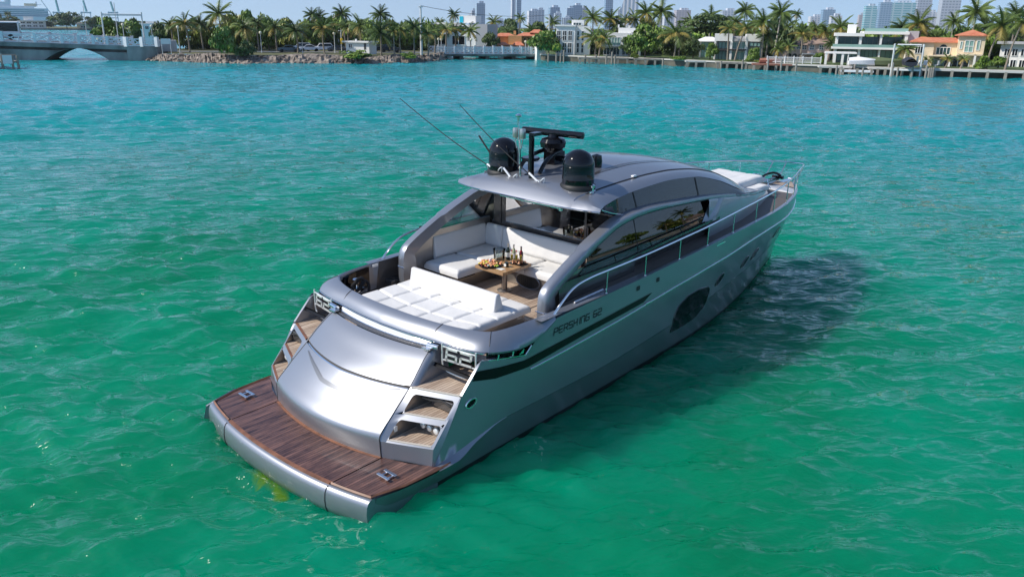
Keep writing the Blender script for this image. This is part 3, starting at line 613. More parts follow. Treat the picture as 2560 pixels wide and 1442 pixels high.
bolster([(0, 0), (.0, .04), (-.09, .32), (-.13, .335), (-.19, .33), (-.25, .0)], [(3.93, y, 1.955) for y in np.linspace(1.13, -1.13, 12)], 'sunpad_backrest', parent=base)
# ---- L-shaped sofa
sb = MB(); sb.prism([(4.85, .98), (5.95, 1.0), (5.95, -.72), (6.7, -.72), (6.7, 1.95), (4.85, 1.95)], ZS, 1.88); sofa = yb(sb, 'sofa_base', 'paint_warm', bevel=.02)
cushion(lambda y: 4.74, lambda y: 5.62, .86, 1.86, 1.87, 2.02, 24, 30, 'sofa_cushion', sofa, r=.08)
cushion(lambda y: 5.63, lambda y: 6.60, .92, 1.86, 1.87, 2.02, 24, 24, 'sofa_cushion', sofa, r=.06)
cushion(lambda y: 5.86, lambda y: 6.60, .08, .91, 1.87, 2.02, 20, 20, 'sofa_cushion', sofa, r=.07)
cushion(lambda y: 5.86, lambda y: 6.60, -.78, .07, 1.87, 2.02, 20, 20, 'sofa_cushion', sofa, r=.07)
bp_ = [(0, 0), (.05, .08), (.0, .46), (-.03, .50), (-.09, .50), (-.12, .46), (-.12, 0)]
bolster(bp_, [(6.60, 1.84-.0, 2.0), (5.02, 1.84, 2.0)], 'sofa_backrest', parent=sofa)
bolster(bp_, [(6.58, -.76, 2.0), (6.58, 1.32, 2.0)], 'sofa_backrest', parent=sofa)
bolster(bp_, [(6.58, 1.335, 2.0), (6.58, 1.83, 2.0)], 'sofa_backrest', parent=sofa)
m = MB(); m.tube([(4.98, 1.30, 1.74), (4.98, 1.3, 1.9)], .09, 12); m.box((5.0, 1.42, 1.86), (.5, 1.1, .05)); yb(m, 'chaise_support', 'black_gloss', sofa, bevel=.01)
# oval loudspeaker grille and the little door on the sofa front
m = MB(); pr = [(0, .30*math.cos(a), .155*math.sin(a)) for a in np.linspace(0, 2*math.pi, 25)[:-1]]
m.add([(5.935, .02+y, 1.725+z) for x, y, z in pr], [tuple(range(24))]); sg = yb(m, 'speaker_grille', 'grille', sofa)
m = MB(); m.tube([(5.93, .02+y*1.06, 1.725+z*1.08) for x, y, z in pr+pr[:1]], .016, 6); yb(m, 'grille_rim', 'paint', sg, smooth=True)
m = MB()
for k in range(9): m.tube([(5.928, -.20+k*.055, 1.725-.11*math.sqrt(max(.05, 1-((-.22+k*.055)/.27)**2))), (5.928, -.20+k*.055, 1.725+.11*math.sqrt(max(.05, 1-((-.22+k*.055)/.27)**2)))], .006, 4)
yb(m, 'grille_bar', 'black_matt', sg)
m = MB(); m.box((5.94, -.52, 1.72), (.02, .36, .26)); dr = yb(m, 'locker_door', 'paint_warm', sofa, bevel=.01)
mat('pink', (.65, .08, .28), .5)
m = MB(); m.box((5.926, -.47, 1.615), (.01, .14, .075)); yb(m, 'sticker', 'pink', dr)
# ---- table
TX, TY, TZ = 5.44, .26, 2.15
m = MB(); m.lathe([(0, 0), (.15, 0), (.15, .012), (.06, .02), (.058, .53), (0, .53)], (TX+.06, TY+.02, ZS+.005), 20); tb = yb(m, 'cockpit_table', 'paint_warm', smooth=True, angle=40)
m = MB(); m.box((TX, TY, TZ-.03), (.86, .76, .06)); yb(m, 'tabletop', 'table_wood', tb, bevel=.006)
# ---- superstructure lines
ARCH = [(4.10, 1.97, 1.60), (4.10, 1.97, 2.05), (4.15, 1.97, 2.38), (4.41, 1.97, 2.58), (5.05, 1.96, 2.89), (5.74, 1.95, 3.16), (6.34, 1.95, 3.33), (7.26, 1.95, 3.385), (8.65, 1.93, 3.30), (10.02, 1.87, 3.17), (11.45, 1.73, 2.95), (12.3, 1.58, 2.80), (13.1, 1.39, 2.66), (13.9, 1.16, 2.54), (14.6, .95, 2.43), (15.3, .70, 2.31), (15.75, .48, 2.2), (16.0, .30, 2.12)]
AP = spline(ARCH, 8)
def arch_sec(s):
    secs = []
    for i, p in enumerate(AP):
        d = AP[min(i+1, len(AP)-1)]-AP[max(i-1, 0)]; dy = d.y; d.y = 0; d.normalize(); n = Vector((d.z, 0, -d.x))
        x = p.x; th = pchip(np.array([0., .25, .5, .8]), np.array([.40, .30, .22, .2]), (p.z-1.6)/2.2) if x < 4.6 else pchip(np.array([4.6, 5.8, 7, 9, 10.5, 12, 16]), np.array([.22, .175, .14, .11, .105, .09, .06]), x)
        wd = pchip(np.array([4.0, 6.5, 9, 12, 16]), np.array([.24, .24, .20, .16, .10]), x)
        w_out = Vector((0, 1, 0)); prof = [(0, -wd), (0, -.03), (.008, -.008), (.03, 0.0), (th*.6, .004), (th-.02, -.015), (th, -.045), (th, -wd)]
        if x < 5.2: prof = [(.0, -wd*.85), (-.012, -wd*.5), (.0, -.05), (.03, -.012), (.07, 0), (th*.6, .0), (th-.02, -.02), (th, -wd)]
        secs.append([Vector((p.x, (p.y+o), p.z))+n*t for t, o in prof])
    mb = MB(); mb.sweep(None, [[Vector((q.x, q.y*s, q.z)) for q in r] for r in secs]); return yb(mb, 'side_arch', 'paint', smooth=True, angle=38)
for s in (-1, 1):
    a = arch_sec(s); m = MB(); pts = [(4.09, 1.74, 2.05), (4.09, 1.86, 2.05), (4.095, 1.93, 2.05), (4.13, 1.972, 2.05), (4.2, 1.98, 2.05), (4.36, 1.98, 2.06), (4.42, 1.96, 2.06)]
    m.tube([(x-.003, y*s, z) for x, y, z in pts], .009, 5); yb(m, 'arch_joint', 'chrome', a)
def lowedge(x): return pchip(np.array([5.1, 5.5, 5.9, 6.2, 6.5, 6.9, 7.28, 8.67, 10.05]), np.array([2.51, 2.80, 3.02, 3.135, 3.195, 3.215, 3.22, 3.165, 3.045]), x)
def botedge(x): return pchip(np.array([5.1, 6.1, 7.2, 8.3, 9.7, 10.1]), np.array([2.50, 2.49, 2.53, 2.59, 2.65, 2.67]), x)
def wy(z): return 1.955-.145*(z-2.5)/.7-.03*((z-2.5)/.7)**2
for s in (-1, 1):
    # long lower side windows, with a blue-silver sweep panel at their fore end
    rows = []
    for x in np.linspace(5.08, 10.02, 60):
        zt = lowedge(x); xx = x if x < 9.6 else x; rows.append([(xx, s*(wy(z)-.035), z) for z in np.linspace(botedge(x), max(zt, botedge(x)+.005), 5)])
    m = MB(); m.grid(rows); wi = yb(m, 'side_window', 'glass_dark' if s < 0 else 'glass_port_lit', smooth=True)
    m = MB(); m.tube([(x, s*(wy(botedge(x))-.02), botedge(x)) for x in np.linspace(5.1, 9.8, 40)], .012, 5); yb(m, 'window_frame', 'black_matt', wi)
    for x in (7.0,):
        m = MB(); m.tube([(x, s*(wy(botedge(x))-.03), botedge(x)), (x, s*(wy(lowedge(x))-.03), lowedge(x))], .012, 4); yb(m, 'window_divider', 'black_satin', wi)
    m = MB(); rows = []
    for k in np.linspace(0, 1, 10): rows.append([(lerp(9.50, 9.98, k)+t*.5+.03*math.sin(3*t), s*lerp(wy(lerp(2.64, 3.07, k))-.026, lerp(1.965, 1.885, k), min(1, t*1.4)), lerp(2.64, 3.07, k)-.01*t) for t in np.linspace(0, 1, 5)])
    m.grid(rows); yb(m, 'sweep_panel', 'paint', wi, smooth=True)
    # cabin skirt between side deck and windows, its dark reflection put into the colour
    rows = []
    for x in np.linspace(4.45, 10.2, 40):
        zd = tab(S_, x)[1]-.02; yk = 1.975 if x < 6.9 else 1.80; rows.append([(x, s*yk, zd), (x, s*max(yk, 1.86), lerp(zd, botedge(max(x, 5.1)), .45)), (x, s*1.955, botedge(max(x, 5.1))-.05), (x, s*1.955, botedge(max(x, 5.1)))])
    m = MB(); m.grid(rows); yb(m, 'cabin_skirt', 'dark_panel', smooth=True, angle=30)
    # forward trunk side under the coaming line
    rows = []
    for x in np.linspace(9.75, 15.9, 50):
        ya, za = tab(ARCH[7:], x); zd, yd = tab(S_, x)[1]-.02, min(tab(S_, x)[0]-.30, ya+.06); zt = za-.07
        rows.append([(x, s*yd, zd), (x, s*lerp(yd, ya, .5), lerp(zd, zt, .45)), (x, s*(ya+.01), zt-.05), (x, s*(ya-.02), zt)])
    m = MB(); m.grid(rows); yb(m, 'trunk_side', 'paint', smooth=True, angle=40)
    # side deck
    rows = []
    for x in np.linspace(3.7, 18.45, 90):
        ys_, zs_ = tab(S_, x); yi = min(1.75, max(0, ys_-.3)) if x < 12 else max(0, min(1.75, tab(ARCH[7:], min(x, 16))[0]-.02)) if x < 16 else 0
        rows.append([(x, s*max(0, ys_-.0), zs_), (x, s*max(0, ys_-.045), zs_+.012), (x, s*max(0, ys_-.09), zs_), (x, s*max(0, ys_-.10), zs_-.025)])
    m = MB(); m.grid(rows); tr_ = yb(m, 'deck_edge', 'paint', smooth=True, angle=50)
    rows = []
    for x in np.linspace(4.3, 18.4, 80):
        ys_, zs_ = tab(S_, x); yi = 1.985 if x < 6.85 else 1.7 if x < 11 else (max(0, min(1.7, tab(ARCH[7:], min(x, 16))[0]-.05)) if x < 16 else 0)
        rows.append([(x, s*max(.0, ys_-.09), zs_-.022), (x, s*min(yi, max(0, ys_-.09)), zs_-.015+(.05 if x > 15 else 0))])
    m = MB(); m.grid(rows); yb(m, 'side_deck', 'side_deck')
# ---- crescent upper windows and roof
C4 = np.array([(5.86, 3.54), (6.3, 3.36), (6.68, 3.30), (7.14, 3.31), (8.51, 3.255), (9.47, 3.18), (10.64, 3.035), (11.8, 2.87), (12.05, 2.835)])
C5 = np.array([(5.80, 3.60), (6.02, 3.575), (6.58, 3.645), (7.16, 3.69), (8.13, 3.71), (9.46, 3.62), (10.47, 3.40), (11.4, 3.09), (12.05, 2.85)])
C5Y = np.array([(5.55, 1.86), (5.75, 1.85), (6.05, 1.73), (6.6, 1.66), (9.5, 1.64), (11.4, 1.66), (12.05, 1.62), (12.6, 1.50), (13.3, 1.30), (13.9, 1.1)])
C5Z = np.array([(5.55, 3.59), (5.75, 3.595), (6.05, 3.60), (6.58, 3.65), (7.16, 3.695), (8.13, 3.715), (9.46, 3.625), (10.47, 3.405), (11.4, 3.095), (12.05, 2.855), (12.6, 2.755), (13.3, 2.64), (13.9, 2.55)])
C6Y = np.array([(5.55, 1.25), (6, 1.30), (10.7, 1.30), (11.8, 1.25), (12.6, 1.12), (13.3, .9), (13.9, .7)])
C6Z = np.array([(5.55, 3.70), (6, 3.775), (6.9, 3.83), (7.84, 3.85), (8.67, 3.83), (9.69, 3.73), (10.69, 3.535), (11.6, 3.24), (12.4, 2.95), (13.2, 2.68), (13.9, 2.56)])
CRZ = np.array([(5.55, 3.74), (5.8, 3.84), (6.2, 3.92), (7, 4.00), (8, 4.03), (9.2, 3.93), (10.2, 3.77), (10.8, 3.63), (11.7, 3.39), (12.6, 3.09), (13.2, 2.84), (13.9, 2.60)])
T1 = lambda A, x: pchip(A[:, 0], A[:, 1], x)
def roof_row(x):
    yc, zc = T1(C6Y, x), T1(C6Z, x); cr = T1(CRZ, x); y5, z5 = T1(C5Y, x), T1(C5Z, x); r = []
    for k in np.linspace(0, 1, 12): r.append((x, yc*k, cr-(cr-zc)*k**2.1))
    r.append((x, yc+.015, zc-.022)); r.append((x, yc+.04, zc-.018))
    for k in (.3, .6, .85, 1): r.append((x, lerp(yc+.04, y5, k), lerp(zc-.018, z5, k)+.035*math.sin(math.pi*k)*(1 if x < 11 else max(0, (13-x)/2))))
    return r
rows = []
# aft visor: steep lip beyond the crease
def vis(y_full, k): pass
xs = list(np.linspace(5.78, 13.9, 76)); R0 = roof_row(5.78)
lip0 = [(5.47+.06*(p[1]/1.85)**2+.22*(p[1]/1.85)**4, p[1]*1.0, 3.555+.03*(1-(p[1]/1.85)**2)) for p in R0]
lip1 = [tuple(lerp(a, b, .5) for a, b in zip(p, q)) for p, q in zip(lip0, R0)]; lip1 = [(x, y, z+.03) for x, y, z in lip1]
half = [lip0, lip1]+[roof_row(x) for x in xs]
half = [[(x, y, z) for x, y, z in r] for r in half]
full = [[(x, -y, z) for x, y, z in r[::-1][:-1]]+r for r in half]
m = MB(); m.grid(full); roof = yb(m, 'hard_top', 'paint', smooth=True, angle=28, weld=.0005)
# underside and aft edge of the hard top
und = [[(x+.0, y, z-.035) for x, y, z in full[0]]]+[[(x, y*.97, z-.10) for x, y, z in full[i]] for i in (1, 2, 6, 10, 14)]
m = MB(); m.grid([full[0], und[0]]); m.grid(und); yb(m, 'headliner', 'headliner', roof, smooth=True)
m = MB(); m.tube([(x-.006, y, z-.012) for x, y, z in full[0]], .012, 5); yb(m, 'visor_trim', 'chrome', roof, smooth=True)
for y0 in (.45, -.35):
    m = MB(); m.prism(rpoly([(5.78, y0-.34), (6.3, y0-.34), (6.3, y0+.34), (5.78, y0+.34)], .08, 3), 3.50, 3.53); yb(m, 'ceiling_hatch', 'cream', roof)
m = MB(); m.tube([(5.62, .52, 3.5), (5.62, -1.05, 3.5)], .02, 6); m.lathe([(0, -.05), (.04, -.03), (.04, .02), (0, .03)], (5.66, -.05, 3.5), 10); m.lathe([(0, -.05), (.05, -.03), (.05, .02), (0, .03)], (5.66, -1.0, 3.48), 10); yb(m, 'ceiling_lamp', 'chrome', roof, smooth=True)
for s in (-1, 1):   # gutters and sunroof grooves
    m = MB(); m.tube([(x, s*(T1(C6Y, x)+.02), T1(C6Z, x)-.012) for x in np.linspace(6.0, 13.0, 60)], .014, 5); yb(m, 'roof_gutter', 'seam', roof)
    def crz(x, y): yc, zc, cr = T1(C6Y, x), T1(C6Z, x), T1(CRZ, x); return cr-(cr-zc)*(abs(y)/yc)**2.1
    m = MB(); m.grid([[(x, s*(.80+d+(.0 if x > 7.1 else .35*(7.1-x)**2)), crz(x, .80+d)+.006) for d in (-.035, .035)] for x in np.linspace(6.75, 11.2, 40)]); yb(m, 'roof_groove', 'dark_panel', roof)
    m = MB(); m.grid([[(x, s*y, crz(x, y)+.004) for y in np.linspace(.0, .74, 8)] for x in np.linspace(7.15, 9.4, 14)]); yb(m, 'sunroof_panel', 'paint', roof, smooth=True)
    # upper windows
    rows = []
    for x in np.linspace(5.86, 12.02, 60):
        a, b = T1(C4, x), T1(C5, x); y5 = T1(C5Y, x); rows.append([(x, s*lerp(1.755 if x > 6.5 else y5, y5-.012, k)-(s*.0), lerp(a, b, k)) for k in np.linspace(0, 1, 5)])
    m = MB(); m.grid(rows); uw = yb(m, 'upper_window', 'glass_dark', roof, smooth=True)
    for x in (7.1, 9.5):
        m = MB(); m.tube([(x+.02, s*1.765, T1(C4, x)+.01), (x-.02, s*(T1(C5Y, x)-.0), T1(C5, x)-.01)], .008, 4); yb(m, 'window_divider', 'black_matt', uw)
    m = MB(); m.tube([(5.80, s*1.83, 3.575), (6.2, s*1.82, 3.44), (6.66, s*1.80, 3.32)], .013, 6); yb(m, 'window_trim', 'chrome', uw, smooth=True)
    # navigation light and horn on the roof edge
    m = MB(); x = 7.6; m.box((x, s*1.31, T1(C6Z, x)+.02), (.12, .07, .04)); yb(m, 'deck_light', 'white_strip', roof, bevel=.012)
    m = MB(); m.tube([(6.15, s*1.36, 3.76), (6.15, s*1.36, 3.86)], .02, 6); m.tube([(6.05, s*1.38, 3.79), (6.25, s*1.34, 3.79)], .018, 6); m.lathe([(0, 0), (.045, .01), (.05, .05), (0, .08)], (6.15, s*1.36, 3.86), 12); yb(m, 'navigation_light', 'chrome', roof, smooth=True)
# dark windscreen laid into the front of the house
def wsr(x, y): yc, zc, cr = T1(C6Y, x), T1(C6Z, x), T1(CRZ, x); return cr-(cr-zc)*(abs(y)/yc)**2.1+.006
m = MB(); m.grid([[(x, y*T1(C6Y, x)*.93, wsr(x, y*T1(C6Y, x)*.93)) for y in np.linspace(-1, 1, 21)] for x in np.linspace(11.35, 13.1, 16)]); yb(m, 'windscreen', 'glass_dark_solid', roof, smooth=True)
# ---- aft bulkhead: dark frame, tinted panes, door opening to starboard
bf = MB(); XB = 6.78
bf.box((XB, .45, 2.06), (.06, 2.72, .96)); bf.box((XB, 1.63, 3.0), (.10, .22, .95)); bf.box((XB, 1.46, 3.0), (.08, .10, 1.0)); bf.box((XB, .3, 2.56), (.10, 2.3, .05)); bf.box((XB, -.78, 2.6), (.06, .06, 1.9)); bf.box((XB, 0, 3.5), (.1, 3.3, .14))
bulk = yb(bf, 'aft_bulkhead', 'dark_panel', bevel=.01)
m = MB(); m.add([(XB-.02, 1.41, 2.58), (XB-.02, -.75, 2.58), (XB-.02, -.75, 3.44), (XB-.02, 1.41, 3.44)], [(0, 1, 2, 3)]); yb(m, 'window_pane', 'glass_tint', bulk)
m = MB(); m.add([(XB-.02, -.81, 1.6), (XB-.02, -1.74, 1.6), (XB-.02, -1.74, 3.42), (XB-.02, -.81, 3.42)], [(0, 1, 2, 3)]); yb(m, 'door_pane', 'glass_tint', bulk)
m = MB(); m.tube([(XB-.05, -.86, 2.1), (XB-.05, -.86, 2.9)], .015, 6); yb(m, 'door_handle', 'chrome', bulk, smooth=True)
for s in (1, -1):   # triangular quarter windows between arch and bulkhead, with the cockpit side lining below
    m = MB(); m.add([(5.12, s*1.88, 2.60), (6.74, s*1.88, 2.60), (6.74, s*1.84, 3.22), (6.3, s*1.85, 3.15), (5.75, s*1.86, 2.97)], [(0, 1, 2, 3, 4)])
    m = MB(); m.add([(4.35, s*1.88, ZS), (6.76, s*1.88, ZS), (6.76, s*1.88, 2.62), (5.0, s*1.88, 2.62), (4.4, s*1.88, 2.3)], [(0, 1, 2, 3, 4)]); yb(m, 'side_lining', 'paint_warm', bulk, solid=.02)
# ---- saloon seen through the glass
m = MB(); m.add([(6.8, -1.85, 1.6), (11.5, -1.7, 1.6), (11.5, 1.7, 1.6), (6.8, 1.85, 1.6)], [(0, 1, 2, 3)]); sal = yb(m, 'saloon_floor', 'carpet')
m = MB(); m.box((8.4, 1.35, 2.0), (2.2, .7, .8)); m.box((8.4, 1.7, 2.5), (2.2, .15, .5)); yb(m, 'saloon_sofa', 'cream', sal, bevel=.06)
m = MB(); m.box((7.6, -.15, 2.25), (.9, .6, 1.2)); yb(m, 'galley_counter', 'dark_panel', sal, bevel=.02)
m = MB(); m.box((7.6, -.15, 2.865), (.94, .64, .03)); yb(m, 'worktop', 'cream', sal)
for y0 in (.35, -.45):
    m = MB(); m.box((9.6, y0, 2.2), (.5, .5, .2)); m.box((9.4, y0, 2.65), (.14, .5, .8)); m.box((9.38, y0, 3.12), (.12, .3, .2)); yb(m, 'helm_seat', 'cream' if y0 > 0 else 'brown_leather', sal, bevel=.05)
m = MB(); m.box((10.6, -.2, 2.4), (.5, 1.6, 1.1)); yb(m, 'helm_console', 'black_matt', sal, bevel=.05)
m = MB(); m.lathe([(0, 0), (.07, .0), (.06, .12), (.1, .3), (.05, .45), (0, .45)], (7.3, -1.0, 2.5), 14); yb(m, 'vase', 'brown_leather', sal, smooth=True)
# ---- foredeck
rows = []
for x in np.linspace(12.2, 18.35, 50):
    ya, za = (tab(ARCH[7:], x) if x < 16 else (0, 0)); ys_, zs_ = tab(S_, x)
    if x < 15.9: yo, zo = ya-.03, za-.02
    else: yo, zo = max(.02, ys_-.1), zs_-.01
    if 15.3 < x < 15.9: yo, zo = ya, za-.03
    cz = pchip(np.array([12.2, 13, 14, 15, 16, 17, 18.4]), np.array([2.72, 2.56, 2.50, 2.42, 2.22, 2.06, 1.91]), x)
    rows.append([(x, yo*k, lerp(cz, zo, abs(k)**2)) for k in np.linspace(-1, 1, 15)])
m = MB(); m.grid(rows); fd = yb(m, 'foredeck', 'foredeck', smooth=True)
cushion(lambda y: 13.55+.2*y*y, lambda y: 15.15, -.62, .80, 2.48, 2.66, 26, 26, 'foredeck_cushion', fd, seamsy=(.33, .67), r=.06)
cushion(lambda y: 13.55, lambda y: 14.75, -.98, -.66, 2.40, 2.52, 20, 10, 'foredeck_cushion', fd, r=.06)
m = MB(); m.tube([(15.05, -.78, 2.50), (15.22, -.70, 2.56), (15.26, .2, 2.56), (15.22, .8, 2.56)], .016, 6); m.tube([(14.9, -.95, 2.40), (15.22, -.72, 2.44), (15.22, -.70, 2.56)], .014, 6); yb(m, 'cushion_rail', 'chrome', fd, smooth=True)
m = MB(); m.prism(rpoly([(16.35, -.30), (16.95, -.22), (16.95, .22), (16.35, .30)], .08, 3), 2.14, 2.20); yb(m, 'deck_hatch', 'glass_dark_solid', fd, bevel=.01)
m = MB(); m.lathe([(0, 0), (.11, 0), (.11, .1), (.07, .13), (.07, .17), (.1, .19), (.1, .22), (0, .23)], (16.9, .45, 2.08), 14); yb(m, 'windlass', 'chrome', fd, smooth=True)
m = MB(); m.tube(spline([(17.0, .30, 2.10), (17.2, .32, 2.22), (17.5, .20, 2.28), (17.7, .08, 2.22), (17.8, .0, 2.08)], 6), .035, 8); m.box((17.5, .12, 2.10), (.5, .1, .1)); m.box((17.7, .1, 2.14), (.1, .34, .08)); yb(m, 'anchor', 'black_gloss', fd, smooth=True)
m = MB(); m.box((18.1, 0, 1.97), (.7, .16, .05)); m.tube([(18.45, -.09, 1.98), (18.45, .09, 1.98)], .05, 10); yb(m, 'bow_roller', 'chrome', fd, bevel=.01)
m = MB(); m.grid([[(x, s_*max(.03, tab(S_, x)[0]*k-.12), tab(S_, x)[1]+.03) for k, s_ in ((1, -1), (.0, -1), (.0, 1), (1, 1))] for x in np.linspace(17.0, 18.25, 8)]); yb(m, 'bow_teak', 'teak', fd)
# ---- guard rails
def railpt(x, h): y, z = tab(S_, x); return Vector((x, y-.05, z+h))
for s in (-1, 1):
    base_x = [5.43, 6.71, 7.99, 9.18, 10.42, 11.75, 13.05, 14.35, 15.6, 16.75]
    top = [(3.93, 2.26, 2.13), (4.20, 2.27, 2.36), (4.50, 2.27, 2.52), (4.95, 2.275, 2.585), (5.6, 2.28, 2.60)]+[tuple(railpt(x, .42 if x < 9 else lerp(.42, .56, (x-9)/5))) for x in (6.71, 7.99, 9.18, 10.42, 11.75, 13.05, 14.35)]+[tuple(railpt(15.6, .58)), (16.8, .93, 2.64), (17.7, .62, 2.55), (18.35, .40, 2.48), (18.74, .2, 2.43), (18.84, 0, 2.42)]
    m = MB(); m.tube([(x, y*s, z) for x, y, z in spline(top, 6)], .021, 8); hr = yb(m, 'guard_rail', 'chrome', smooth=True)
    for x in base_x:
        b = railpt(x, 0); xt = x+.02; L = spline(top, 12); t = min(L, key=lambda q: abs(q.x-xt)); m = MB(); m.tube([(b.x, b.y*s, b.z), (t.x, t.y*s, t.z)], .014, 7); m.lathe([(0, 0), (.035, 0), (.03, .015), (0, .02)], (b.x, b.y*s, b.z), 10); yb(m, 'stanchion', 'chrome', hr, smooth=True)
    for (xb, yb_), xt in (((17.55, .50), 18.1), ((18.02, .25), 18.62)):
        L = spline(top, 12); t = min(L, key=lambda q: abs(q.x-xt)); m = MB(); m.tube([(xb, yb_*s, tab(S_, xb)[1]+.02), (t.x, t.y*s, t.z)], .015, 7); yb(m, 'stanchion', 'chrome', hr, smooth=True)
    m = MB(); m.lathe([(0, 0), (.05, 0), (.04, .04), (0, .05)], (3.93, 2.26*s, 2.10), 12); yb(m, 'rail_foot', 'black_matt', hr, smooth=True)
    m = MB(); m.tube([(5.05, s*2.275, 2.59), (5.05, s*2.26, 2.18)], .016, 6); m.lathe([(0, -.04), (.04, -.03), (.04, .04), (0, .05)], (5.05, s*2.275, 2.59), 10)
    if s > 0: yb(m, 'rail_bracket', 'black_matt', hr, smooth=True)
    m = MB(); m.tube([(4.6, s*2.20, 2.20), (5.45, s*2.20, 2.215)], .02, 6); yb(m, 'boat_hook', 'chrome', hr, smooth=True)
# ---- aerials and domes on the hard top
for s in (-1, 1):
    z0 = 3.86; m = MB(); m.lathe([(.345, -.06), (.345, .0), (.33, .015), (.312, .03)], (6.20, s*.965, z0), 32); dm = yb(m, 'radome', 'black_matt', roof, smooth=True, angle=50)
    m = MB(); R = .312; m.lathe([(R, .02), (R*1.0, .12), (R*1.006, .125), (R, .13), (R*.985, .37)], (6.20, s*.965, z0), 40); yb(m, 'dome_drum', 'black_gloss', dm, smooth=True, angle=25)
    m = MB(); m.lathe([(R*.99, .37)]+[(R*.98*math.cos(a), .375+R*.96*math.sin(a)) for a in np.linspace(0, math.pi/2, 14)], (6.20, s*.965, z0), 40); yb(m, 'dome_cap', 'black_gloss', dm, smooth=True, angle=25)
ra = MB(); rx, ry = 6.95, .28
for y in (-.16, .16): ra.tube(spline([(rx-.75, ry+y*1.7, 3.92), (rx-.55, ry+y*1.6, 4.12), (rx-.2, ry+y*1.2, 4.24), (rx+.1, ry+y, 4.26)], 5), .045, 8)
ra.box((rx+.05, ry, 4.08), (.34, .3, .34)); ra.tube([(rx+.1, ry-.28, 4.1), (rx+.1, ry+.28, 4.1)], .06, 10); ra.box((rx+.3, ry, 4.0), (.3, .2, .2))
rp = yb(ra, 'radar_mount', 'black_gloss', roof, smooth=True, angle=40, bevel=.012)
m = MB(); m.lathe([(0, 0), (.15, 0), (.17, .04), (.26, .10), (.28, .20), (.24, .27), (.12, .30), (.09, .36), (0, .37)], (rx, ry, 4.24), 10); yb(m, 'radar_housing', 'black_gloss', rp, smooth=True, angle=35)
d = Vector((.22, -1, 0)).normalized(); m = MB(); c0 = Vector((rx, ry+.02, 4.62)); m.tube([c0-d*.70, c0-d*.69, c0+d*.69, c0+d*.70], [.05, .072, .072, .05], 12); yb(m, 'radar_scanner', 'black_gloss', rp, smooth=True, angle=60)
m = MB(); m.lathe([(0, 0), (.11, 0), (.12, .12), (.1, .24), (0, .27)], (7.35, -.55, 3.98), 18); yb(m, 'searchlight', 'black_gloss', roof, smooth=True)
m = MB(); m.tube([(5.97, .02, 3.86), (5.97, .03, 4.72)], .055, 8); m.box((6.05, .0, 4.73), (.22, .14, .06)); yb(m, 'mast_post', 'black_gloss', roof, smooth=True, angle=40)
m = MB(); m.lathe([(.16, -.04), (.15, 0), (.05, .04), (.05, .26), (.17, .30), (.19, .34), (.17, .36), (0, .36)], (6.15, .20, 3.88), 20); yb(m, 'antenna_puck', 'black_gloss', roof, smooth=True)
m = MB(); m.tube([(5.95, .28, 3.80), (5.95, .36, 5.02)], .02, 8); m.lathe([(0, 0), (.06, .0), (.065, .03), (.03, .06), (0, .06)], (5.95, .36, 5.03), 12); m.lathe([(0, 0), (.03, 0), (.02, -.15), (0, -.15)], (5.95, .36, 5.03), 8)
ma = yb(m, 'instrument_mast', 'chrome', roof, smooth=True)
mat('steel', (.45, .46, .44), .3, .8)
for dy in (-.10, .09):
    m = MB(); m.lathe([(0, 0), (.05, .0), (.06, .03), (.06, .16), (.05, .19), (0, .20)], (5.95, .34+dy, 4.62), 12); m.tube([(5.95, .34, 4.6), (5.95, .34+dy, 4.62)], .012, 5); m.tube([(5.95, .34+dy*1.05, 4.6), (5.95, .34+dy*.6, 4.42)], .009, 5); yb(m, 'wind_sensor', 'steel', ma, smooth=True)
def whip(b, t, r0, r1, n='whip_antenna'):
    b, t = Vector(b), Vector(t); d = t-b; m = MB(); pts = [b+d*k+Vector((0, 0, -.06*math.sin(math.pi*k))) for k in np.linspace(0, 1, 14)]; m.tube(pts, [lerp(r0, r1, k) for k in np.linspace(0, 1, 14)], 6); a = yb(m, n, 'black_matt', roof, smooth=True)
    m = MB(); m.lathe([(0, 0), (.05, 0), (.045, .02), (.025, .03), (.025, .1), (0, .1)], b-Vector((0, 0, .05)), 10); dd = d.normalized(); m.tube([b, b+dd*.3], .022, 8); m.tube(spline([b+Vector((-.02, -.05, .02)), b+Vector((-.07, -.12, .08)), b+Vector((-.05, -.18, .12)), b+Vector((-.02, -.14, .02))], 5), .012, 5); yb(m, 'antenna_base', 'white_strip', a, smooth=True)
whip((5.93, .90, 3.88), (5.95, 3.87, 5.08), .013, .009); whip((5.90, -.24, 3.83), (5.95, 1.98, 5.11), .013, .008); whip((5.9, .47, 3.80), (5.95, 1.43, 4.54), .016, .02)
